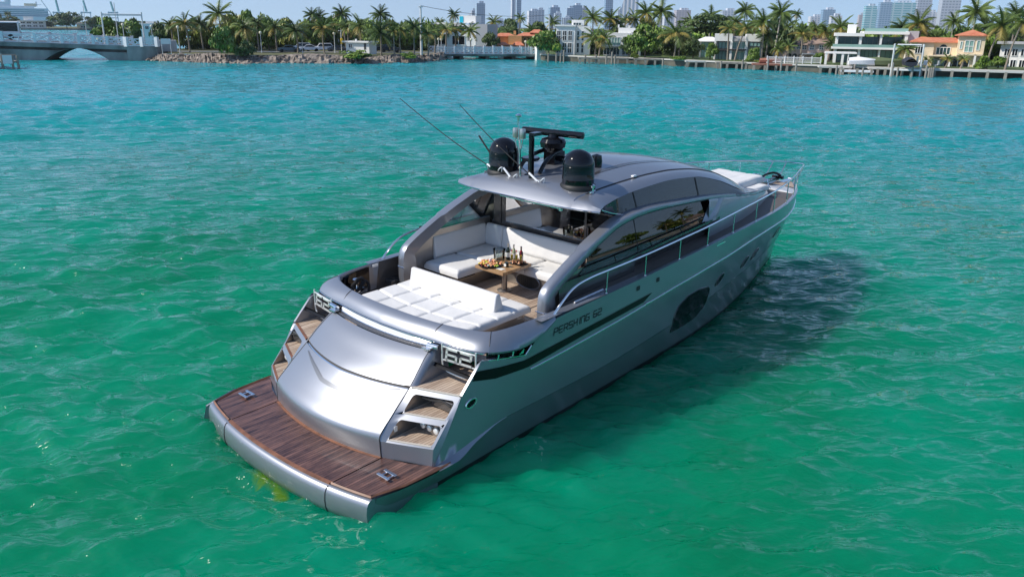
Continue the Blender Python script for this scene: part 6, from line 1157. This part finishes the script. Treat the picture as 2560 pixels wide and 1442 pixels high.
# ---- broadleaf trees and shrubs: columns, rows, distance
TR = [
 (240, 332, 40, 97, 192, 'leaf', 'rounded green tree behind the gantry on the bridge'), (318, 350, 42, 90, 205, 'leaf_dark', 'dark tree beside the right gantry post'), (385, 440, 50, 108, 200, 'leaf_dark', 'dark tree between the white house and the yellow palm'), (425, 470, 48, 112, 198, 'leaf_olive', 'olive-coloured tree behind the bridge lamp'), (475, 540, 46, 112, 199, 'leaf_olive', 'yellow-green tree left of the tallest palm'), (560, 635, 24, 106, 200, 'leaf_olive', 'sunlit tree mass behind the sea-grape bush'), (598, 668, 22, 118, 196, 'leaf', 'high rounded tree right of the tallest palm'), (640, 705, 40, 118, 192, 'leaf', 'green tree between the lamp and the dark blue car'), (690, 765, 42, 118, 200, 'leaf_olive', 'tree behind the dark palm and the dark blue car'), (750, 830, 38, 115, 205, 'leaf', 'tree below the pair of spiky palm tops'), (820, 890, 42, 112, 212, 'leaf', 'tree behind the hut and signal pole'), (880, 960, 46, 118, 214, 'leaf_dark', 'dark tree behind the hut roof and tall palm'), (940, 1010, 48, 120, 206, 'leaf_olive', 'olive tree behind the broad dark palm'), (990, 1062, 50, 122, 204, 'leaf', 'tree left of the utility pole'), (1060, 1100, 70, 125, 196, 'leaf_dark', 'dark tree between the pole and the flat-roofed house'),
 (1205, 1250, 78, 128, 200, 'leaf_dark', 'dark tree at the right end of the white flat-roofed house'), (1250, 1312, 44, 95, 244, 'leaf_dark', 'dark tree mass behind the ochre house, left part'), (1300, 1378, 52, 95, 246, 'leaf_dark', 'dark tree mass behind the ochre house, right part'), (1326, 1420, 74, 138, 184, 'leaf', 'round green tree between the low bridge and the white villa'), (1566, 1664, 56, 158, 176, 'leaf', 'big bright-green tree covering the balcony house at the seawall'), (1550, 1600, 86, 145, 178, 'leaf_dark', 'dark lower tree at the left foot of the big bright-green tree'), (1640, 1725, 66, 150, 186, 'leaf_dark', 'dark tree behind the large drooping palm'), (1708, 1762, 92, 158, 178, 'leaf_dark', 'dark tree left of the small garden house'), (1876, 1906, 118, 160, 166, 'leaf_bright', 'bright green tree trimmed beside the cube house'), (1762, 1796, 106, 150, 172, 'leaf', 'small tree before the garden house'), (1905, 2000, 44, 152, 184, 'leaf_dark', 'dark banyan filling the gap between cube house and pink house'), (1960, 2050, 58, 112, 196, 'leaf_olive', 'yellowish tree above the pink house roof'), (2040, 2110, 60, 120, 196, 'leaf', 'green tree between the pink house and the glass villa'), (2236, 2300, 96, 160, 176, 'leaf_dark', 'dark tree between the glass villa and the cream villa'), (2362, 2430, 62, 120, 194, 'leaf_bright', 'bright yellow-green tree left behind the tower'), (2420, 2500, 60, 140, 186, 'leaf_bright', 'bright yellow-green tree right behind the tower'), (2470, 2570, 52, 172, 190, 'leaf_dark', 'dark tree mass behind the leaning palms at the right edge'), (2490, 2525, 140, 178, 166, 'leaf', 'leafy young tree between the two leaning palm trunks'), (2300, 2370, 70, 110, 198, 'leaf', 'tree behind the cream villa roof'), (2330, 2350, 60, 100, 225, 'leaf', 'small tree top behind the spiky palm'),
 (1420, 1480, 70, 120, 215, 'leaf_dark', 'dark tree behind the tall white villa'), (1590, 1640, 40, 90, 215, 'leaf_olive', 'olive tree below the shaggy palm'), (1800, 1880, 60, 100, 205, 'leaf', 'tree behind the cube house terrace'), (2540, 2640, 60, 120, 205, 'leaf', 'tree beyond the right edge behind the grey house')]
for t in TR: tree(*t[:6], t[6], group='broadleaf trees along the shore')
tree(1712, 1844, 34, 88, 204, 'flat', 'wide dark umbrella-shaped tree spreading above the garden house', 'umbrella_tree', stem=.55)
for a in ((138, 206, 28, 76, 745, 'leaf_dark', 'large dark tree on the far shore right of the white house'), (0, 62, 40, 76, 770, 'leaf_dark', 'dark tree on the far shore at the left edge'), (105, 150, 50, 76, 770, 'leaf_dark', 'dark tree close to the far white house'), (218, 254, 38, 76, 760, 'leaf_dark', 'dark tree on the far shore near the bridge pole'), (250, 300, 50, 78, 780, 'leaf_dark', 'dark tree on the far shore behind the gantry'), (300, 380, 52, 80, 790, 'leaf_dark', 'long dark tree on the far shore behind the gantry post')): tree(*a, gz=.9, group='trees on the far shore')
SH = [(522, 612, 63, 140, 164, 'leaf', 'large sea-grape bush on the rocks by the bridge'), (585, 640, 100, 147, 162, 'leaf_dark', 'dark low bush at the right foot of the sea-grape'), (844, 936, 124, 152, 161, 'leaf_bright', 'low bright-green mound bush on the rocky bank'), (1002, 1040, 130, 149, 164, 'leaf', 'small green bush on the rocks near the low bridge'), (1678, 1722, 141, 167, 168, 'leaf_bright', 'round clipped bright bush at the seawall'), (2034, 2080, 131, 166, 163, 'leaf', 'squarish hedge beside the white fence'), (2436, 2494, 138, 182, 160, 'leaf_bright', 'tall clipped green hedge at the foot of the tower villa'), (2230, 2262, 143, 172, 161, 'leaf_bright', 'small green shrub between the covered boats and the boat lift'), (1868, 1890, 140, 164, 164, 'leaf_bright', 'dense climber-covered hedge right of the cube house'), (1884, 1930, 150, 166, 162, 'leaf_olive', 'low grassy hedge at the red dock'), (1575, 1600, 130, 158, 172, 'leaf_olive', 'pale greyish shrub at the foot of the big bright-green tree')]
for a in SH: tree(*a[:6], a[6], 'shrub', 'shrub', group='shrubs along the waterline', full=a[3] > 155, gz=GZ if a[3] > 155 else .7, depth=.7)
# ---- docks, pilings, fence, boats along the villas
def dock(px0, px1, py, d, label, m='concrete', legs=4, dep=2.4, z=1.05):
    s = ppm(d); w_ = (px1-px0)/s; r = empty('dock', atd((px0+px1)/2, d, 0), label, 'dock', 'docks along the villas', bear((px0+px1)/2)-math.pi/2+.1); b = MB(); b.box((0, 0, z), (w_, dep, .3)); b.build('deck', m, r)
    for i in range(legs): b = MB(); x = lerp(-w_/2+.3, w_/2-.3, i/(legs-1)); b.box((x, -dep/2+.2, .25), (.4, .4, 1.5)); b.build('leg', 'wood_grey', r)
dock(1450, 1570, 150, 173, 'weathered timber dock before the balcony house', 'wood_grey', 6); dock(1590, 1665, 157, 172, 'low timber dock under the big bright-green tree', 'wood_grey', 4); dock(1720, 1790, 163, 166, 'pale stone dock before the garden house', 'pavement', 4); dock(1798, 1870, 166, 162, 'dark timber dock before the cube house', 'wood_grey', 4); dock(1893, 1998, 172, 159, 'reddish dock with white posts by the fence', 'wood_red', 5); dock(2060, 2130, 180, 155.5, 'concrete dock carrying the white pergola', 'pavement', 4, 3); dock(2118, 2186, 184, 153, 'white floating dock before the glass villa', 'canvas_white', 3, 2, .55); dock(2186, 2240, 182, 155, 'pale dock under the green covered boat', 'pavement', 4); dock(2248, 2330, 188, 155, 'concrete dock with the boat lift', 'pavement', 5, 3); dock(2345, 2620, 193, 156.5, 'long concrete dock running to the right edge', 'pavement', 9, 2.2)
PI_ = [(1372, 133, 152, 178), (1392, 134, 152, 177), (1403, 134, 152, 177), (1411, 126, 153, 176), (1465, 136, 155, 172), (1492, 137, 155, 172), (1518, 137, 156, 171), (1532, 130, 157, 171), (1540, 138, 156, 171), (1661, 146, 165, 168), (1862, 150, 172, 160), (1808, 152, 170, 160), (1926, 148, 175, 157), (1960, 148, 177, 156), (1998, 155, 178, 156), (2101, 164, 184, 152), (2113, 166, 186, 152), (2168, 170, 188, 150), (2242, 157, 190, 151), (2256, 168, 189, 151), (2293, 165, 190, 151), (2328, 164, 194, 150), (2336, 170, 192, 151), (2341, 170, 191, 152), (2346, 170, 190, 153), (2232, 160, 178, 155), (2146, 162, 178, 155)]
for i, (px, pt, pb, d) in enumerate(PI_):
    b = MB(); b.tube([(0, 0, -1), (0, 0, hgt(px, pt, d)-.12), (0, 0, hgt(px, pt, d))], [.19, .17, .05], 8); o = b.build('piling', 'wood_grey' if px < 1920 else 'concrete', None, smooth=True); o.location = atd(px, d, 0); tag(o, 'weathered mooring piling standing in the water before the waterfront houses', 'piling', 'mooring pilings along the villas')
fn = empty('garden_fence', atd(1990, 160, GZ), 'white picket fence along the seawall before the pink house', 'fence', None, bear(1990)-math.pi/2+.12); s_ = ppm(160)
b = MB()
for zz in (.25, 1.05): b.box((0, 0, zz), (118/s_, .05, .08))
for i in range(60): b.box((-59/s_+118/s_*i/59, 0, .62), (.05, .04, 1.0))
b.build('pickets', 'frame_white', fn)
for i in range(7): b = MB(); b.box((-59/s_+118/s_*i/6, 0, .65), (.16, .16, 1.3)); b.build('post', 'frame_white', fn)
def boat(px, d, L, label, hullm, coverm, z=.9, rz=0, k=.8):
    r = empty('moored_boat', atd(px, d, z), label, 'boat', 'boats on the villa docks', bear(px)-math.pi/2+rz); r.scale = (1, k, k); secs = []
    for t in np.linspace(0, 1, 9): x = lerp(-L/2, L/2, t); hw = 1.15*(1-max(0, t-.45)**2*3.1); hw = max(.03, hw); secs.append([(x, -hw, 1.0+.25*t), (x, -hw*.85, .35), (x, 0, 0+.35*max(0, t-.6)), (x, hw*.85, .35), (x, hw, 1.0+.25*t)])
    b = MB(); b.grid(secs); b.f.append((0, 1, 2, 3, 4)); b.mi.append(0); b.build('hull', hullm, r, smooth=True)
    secs = [[(x, y*.98, z_+.01) if abs(y) > .5*abs(s[0][1]) else (x, y, 1.85-.4*abs(i-3)/5) for (x, y, z_) in (s[0], (s[0][0], s[0][1]*.4, 0), (s[4][0], s[4][1]*.4, 0), s[4])] for i, s in enumerate(secs)]
    b = MB(); b.grid(secs); b.build('cover', coverm, r, smooth=True); return r
boat(2278, 154, 7.5, 'boat with a dark canvas cover hanging in the white boat lift', 'canvas_dark', 'canvas_dark', 1.5, math.pi/2+.15); boat(2212, 157, 6.5, 'boat under an olive green canvas beside the white boat', 'canvas_green', 'canvas_green', 1.3, .05); boat(2162, 156, 4.2, 'white covered boat on the dock before the glass villa', 'canvas_white', 'canvas_white', 1.3, .1); boat(1930, 160, 3.6, 'small orange-brown dinghy on the reddish dock', 'wood_red', 'wood_red', 1.2, .1, k=.5)
lf = empty('boat_lift', atd(2278, 154, 0), 'white boat lift frame with canopy holding the dark covered boat', 'boat lift', None, bear(2278)-math.pi/2)
for x in (-2.3, 2.0):
    for y in (-2, 3): b = MB(); b.tube([(x, y, -.6), (x, y, 5.0)], .12, 8); b.build('post', 'pole_white', lf)
b = MB(); b.box((-.1, .5, 4.9), (3.6, 5.0, .12)); b.box((-.1, -2, 1.0), (4.4, .3, .3)); b.build('canopy', 'canvas_white', lf, bevel=.05)
for i, (px, lb) in enumerate(((2312, 'left'), (2322, 'middle'), (2352, 'right'))): c = empty('garden_chair', atd(px, 159, GZ), lb+'most white garden chair group on the cream villa terrace', 'chair', 'white garden chairs', 1.0+i); b = MB(); b.box((0, 0, .45), (.6, .6, .08)); b.box((0, .28, .8), (.6, .06, .7)); b.build('seat', 'frame_white', c); b = MB(); b.box((-.26, -.26, .2), (.06, .06, .42)); b.box((.26, -.26, .2), (.06, .06, .42)); b.build('leg', 'frame_white', c)
# ---- far shore: white house, cruise ship, port cranes
h = Plan('far_house', 87, 755, 'white multi-storey waterfront house on the far shore', gz=.9); h.part('wall', 'stucco', (63, 112, 53, 72, 0, 14), (72, 90, 42, 53, 2, 10)); h.part('terrace', 'stucco', (45, 66, 64, 72, -2, 8)); h.part('roof_slab', 'stucco', (60, 114, 52, 53.4, -1, 15))
for z0 in (55.5, 63.5):
    for a in (66, 77, 88, 99): h.window(a, a+8, z0, z0+4.5, 0, 'win_dark', 2, t=.3)
h = Plan('far_villa', 232, 760, 'low pale villa on the far shore near the bridge pole', gz=.9); h.part('wall', 'stucco_cream', (205, 250, 62, 72, 0, 10)); h.part('roof_slab', 'stucco', (202, 252, 60.5, 62.2, -1, 11)); h.window(212, 222, 65, 71, 0, 'win_dark', 2, t=.3); h.window(230, 242, 65, 71, 0, 'win_dark', 2, t=.3)
mat('ship_white', (.74, .77, .80), .5); mat('ship_glass', (.10, .30, .36), .2); mat('crane_teal', (.10, .32, .36), .5); mat('crane_grey', (.50, .54, .58), .6)
sh = Plan('cruise_ship', 60, 1900, 'white cruise ship with teal glass decks moored beyond the far shore', 'ship', gz=0)
sh.part('hull', 'ship_white', (-140, 128, 42, 52, -5, 28)); sh.part('superstructure', 'ship_white', (-140, 112, 21, 42, 0, 24))
for a in (24.5, 29.5, 34.5, 39): sh.part('balcony_row', 'ship_glass', (-138, lerp(105, 122, (a-24)/15), a, a+2.0, -.8, 0))
sh.part('upper_deck', 'ship_white', (-140, 88, 15.5, 21, 3, 22)); sh.part('funnel', 'ship_white', (10, 46, 6, 16, 6, 18)); sh.part('funnel_fin', 'ship_white', (36, 47, -2, 8, 8, 16)); sh.part('mast_house', 'stucco_cream', (70, 92, 9, 17, 6, 16)); sh.part('mast', 'ship_white', (91, 94, 4, 16, 9, 11), (86, 102, 11, 12.2, 9, 11))
for px, tp, lb, tilt in ((155, -14, 'teal port crane boom left of three on the horizon', .0), (224, 2, 'teal port crane boom in the middle on the horizon', .0), (291, 5, 'teal port crane boom seen above the gantry beam', .0)):
    c = Plan('port_crane', px, 2200, lb, 'crane', gz=0, group='port cranes on the horizon'); s_ = c.s; zt = c.z(tp); zb = c.z(30)
    b = MB(); b.tube([(1.5, 0, zb), (-2.5, 0, zt)], [2.4, 2.0], 4); b.build('boom', 'crane_teal', c.root)
    b = MB(); 
    for x in (-9, 9): b.box((x, 0, zb/2), (2.0, 2.0, zb))
    b.box((0, 0, zb*.92), (22, 3, 3)); b.box((0, 0, zb*.5), (20, 2, 2)); b.build('portal', 'crane_grey', c.root)
c = Plan('port_crane', 125, 2200, 'thin dark jib leaning over the cruise ship bow', 'crane', gz=0, group='port cranes on the horizon'); b = MB(); b.tube([(c.x(138), 0, c.z(44)), (c.x(116), 0, c.z(-6))], [1.0, .7], 5); b.build('boom', 'crane_grey', c.root)
# ---- city skyline
def tower_mat(name, wall, glass, sx, sz, fx=.35, fz=.4):
    m = bpy.data.materials.new(name); m.use_nodes = True; t = m.node_tree; b = t.nodes['Principled BSDF']; b.inputs['Roughness'].default_value = .4; tc = t.nodes.new('ShaderNodeTexCoord'); sp = t.nodes.new('ShaderNodeSeparateXYZ'); lnk(t, tc.outputs['Object'], sp.inputs[0])
    def band(src, per, fr):
        d = t.nodes.new('ShaderNodeMath'); d.operation = 'DIVIDE'; lnk(t, src, d.inputs[0]); d.inputs[1].default_value = per; f = t.nodes.new('ShaderNodeMath'); f.operation = 'FRACT'; lnk(t, d.outputs[0], f.inputs[0]); l = t.nodes.new('ShaderNodeMath'); l.operation = 'LESS_THAN'; lnk(t, f.outputs[0], l.inputs[0]); l.inputs[1].default_value = fr; return l.outputs[0]
    a, z = band(sp.outputs[0], sx, fx), band(sp.outputs[2], sz, fz); mxm = t.nodes.new('ShaderNodeMath'); mxm.operation = 'MAXIMUM'; lnk(t, a, mxm.inputs[0]); lnk(t, z, mxm.inputs[1])
    mx = t.nodes.new('ShaderNodeMix'); mx.data_type = 'RGBA'; lnk(t, mxm.outputs[0], mx.inputs[0]); mx.inputs[6].default_value = (*glass, 1); mx.inputs[7].default_value = (*wall, 1); lnk(t, mx.outputs[2], b.inputs['Base Color']); M[name] = m
tower_mat('tower_blue', (.32, .44, .56), (.12, .25, .38), 9, 7, .2, .35); tower_mat('tower_white', (.62, .65, .70), (.26, .36, .46), 12, 8, .55, .3); tower_mat('tower_teal', (.42, .58, .62), (.10, .36, .42), 30, 8, .18, .45); tower_mat('tower_grey', (.44, .48, .54), (.20, .25, .31), 10, 9, .3, .5); tower_mat('tower_stripe', (.68, .70, .74), (.22, .32, .44), 14, 400, .45, .02); tower_mat('tower_pink', (.52, .46, .46), (.34, .32, .36), 12, 8, .5, .4)
SK = [(1189, 1211, 9, 'tower_blue', 'slim blue slab tower behind the white flat-roofed house', 80), (1178, 1190, 27, 'tower_grey', 'grey tower left of the slim blue slab'), (1170, 1186, 38, 'tower_white', 'short white tower at the foot of the slim blue slab'), (1277, 1290, -12, 'tower_stripe', 'tall white striped half of the twin tower cut by the frame top', 30), (1289, 1301, -8, 'tower_blue', 'tall blue half of the twin tower cut by the frame top', 30), (1318, 1344, 28, 'tower_white', 'white stepped apartment tower'), (1338, 1358, 25, 'tower_white', 'white tower right behind the stepped one'), (1371, 1396, 19, 'tower_blue', 'blue glass tower with a pale crown above the round green tree'), (1384, 1401, 34, 'tower_white', 'white tower overlapping the blue glass tower with a pale crown'), (1413, 1434, 21, 'tower_blue', 'broad blue tower left of the mid-skyline cluster'), (1428, 1451, 14, 'tower_blue', 'taller blue tower in the mid-skyline cluster'), (1448, 1466, 20, 'tower_grey', 'grey tower right of the mid-skyline cluster'), (1405, 1426, 45, 'tower_white', 'low white tower at the foot of the mid-skyline cluster'), (1508, 1527, -12, 'tower_blue', 'tall pale blue tower behind the villa palms', 20), (1540, 1556, 25, 'tower_white', 'short white tower left of the curved one'), (1683, 1719, 26, 'tower_pink', 'broad pinkish tower behind the drooping palm'), (1655, 1680, 42, 'tower_white', 'low white block left of the pinkish tower'), (1798, 1832, 27, 'tower_white', 'white block above the umbrella tree'), (2048, 2076, 25, 'tower_blue', 'glass tower with white frame above the pink house'), (2018, 2046, 42, 'tower_white', 'low white block left of the framed glass tower'), (2070, 2095, 40, 'tower_white', 'low white block right of the framed glass tower'), (2153, 2178, 16, 'tower_teal', 'rounded teal tower leftmost of the bay cluster'), (2139, 2153, 38, 'tower_pink', 'short beige tower left of the bay cluster'), (2172, 2197, 29, 'tower_teal', 'short teal tower in front of the bay cluster'), (2188, 2214, 7, 'tower_blue', 'tall blue tower with a slanted white crown'), (2206, 2266, 8, 'tower_teal', 'widest teal tower with white vertical ribs'), (2280, 2310, -14, 'tower_grey', 'dark grey tower cut by the frame top beside the feathery palm'), (2302, 2329, 31, 'tower_white', 'white gridded block below the dark grey tower'), (2340, 2379, -8, 'tower_grey', 'tall grey gridded tower left of the tower villa palms'), (1225, 1262, 52, 'tower_white', 'low pale block left of the twin tower'), (1640, 1660, 50, 'tower_grey', 'low grey block behind the royal palm')]
for i, t in enumerate(SK):
    a, b_, tp, mt, lb = t[:5]; d = 3300+(i % 4)*130; pl = Plan('skyscraper', (a+b_)/2, d, lb, 'skyscraper', rot=.25, gz=0, group='city towers on the skyline'); x0, x1, zt = pl.x(a)*.9, pl.x(b_)*.9, pl.z(tp); b = MB(); b.box((0, 0, zt/2), (x1-x0, (x1-x0)*.8, zt)); b.build('tower_block', mt, pl.root)
    b = MB(); b.box(((x1-x0)*.1, 0, zt+4), ((x1-x0)*.5, (x1-x0)*.5, 8)); b.build('roof_plant', 'tower_white', pl.root)
pl = Plan('skyscraper', 1572, 3200, 'white tower with one curved flank and dark vertical stripes', 'skyscraper', gz=0, group='city towers on the skyline'); b = MB(); zt = pl.z(-30); secs = []
for z in np.linspace(0, zt, 20): k = max(0, (z/zt-.45)/.55); xl = lerp(pl.x(1551), pl.x(1572), k**2); secs.append([(xl, -20, z), (pl.x(1590), -20, z), (pl.x(1590), 20, z), (xl, 20, z)])
b.grid(secs, closed=True); b.build('tower_block', 'tower_stripe', pl.root)
# ---- the same shore running on past the right edge; it shows in the yacht's side windows
def az(deg, d, z=0): a = math.radians(deg); return Vector((math.cos(a)*d, math.sin(a)*d, z))
sp_ = [RSW[-1]]+[az(a, 150) for a in (-6, -16, -26, -36, -46, -56, -66, -76)]
m = MB(); m.add([(p.x, p.y, GZ-.05) for p in sp_]+[(p.x*2.2, p.y*2.2, GZ-.05) for p in sp_[::-1]], [tuple(range(2*len(sp_)))]); tag(m.build('lawn', 'lawn'), kind='structure')
m = MB(); m.grid([[(p.x, p.y, -.6), (p.x, p.y, 1.25), (p.x*1.02, p.y*1.02, 1.28)] for p in sp_]); tag(m.build('seawall', 'concrete'), 'concrete seawall beyond the right edge mirrored in the yacht windows', 'seawall')
PT = [o for o in bpy.data.objects if o.name.split('.')[0] == 'palm_tree' and o.parent is None and o.get('group') == 'palms along the shore'][:14]; TT = [o for o in bpy.data.objects if o.name.split('.')[0] == 'broadleaf_tree'][2:14]
for i, a in enumerate(np.linspace(0, -72, 20)):
    c = copy_tree(PT[i % len(PT)]); c.location = az(a+1.3*math.sin(i*3), 158+5*math.sin(i*2.1), GZ); c['label'] = 'palm beyond the right edge of the view, seen only mirrored in the yacht windows'; c['group'] = 'palms beyond the right edge'
for i, a in enumerate(np.linspace(-1, -73, 24)):
    c = copy_tree(TT[i % len(TT)]); c.location = az(a, 168+6*math.sin(i*1.7), GZ); c['label'] = 'tree beyond the right edge of the view, seen only mirrored in the yacht windows'; c['group'] = 'trees beyond the right edge'
HV = [o for o in bpy.data.objects if o.parent is None and o.name in ('tower_villa', 'glass_villa', 'pink_house', 'white_villa')]
for a, o, l in zip((-14, -30, -44, -58), HV, ('first', 'second', 'third', 'fourth')):
    c = copy_tree(o); c.location = az(a, 160, GZ); c.rotation_euler = (0, 0, math.radians(a)-math.pi/2); c['label'] = l+' villa beyond the right edge of the view, mirrored in the yacht windows'

# ---- sea air: a thin even haze that pales the far skyline
mh = bpy.data.materials.new('haze'); mh.use_nodes = True; th_ = mh.node_tree; th_.nodes.clear(); oh = th_.nodes.new('ShaderNodeOutputMaterial'); vh = th_.nodes.new('ShaderNodeVolumePrincipled'); vh.inputs['Color'].default_value = (.80, .88, 1.0, 1); vh.inputs['Density'].default_value = .00008; vh.inputs['Anisotropy'].default_value = .2; lnk(th_, vh.outputs[0], oh.inputs['Volume']); M['haze'] = mh
m = MB(); m.box((1500, 1500, 200), (12000, 12000, 406)); tag(m.build('haze', 'haze'), 'thin pale sea haze over the bay and the far city', 'haze', kind='stuff')
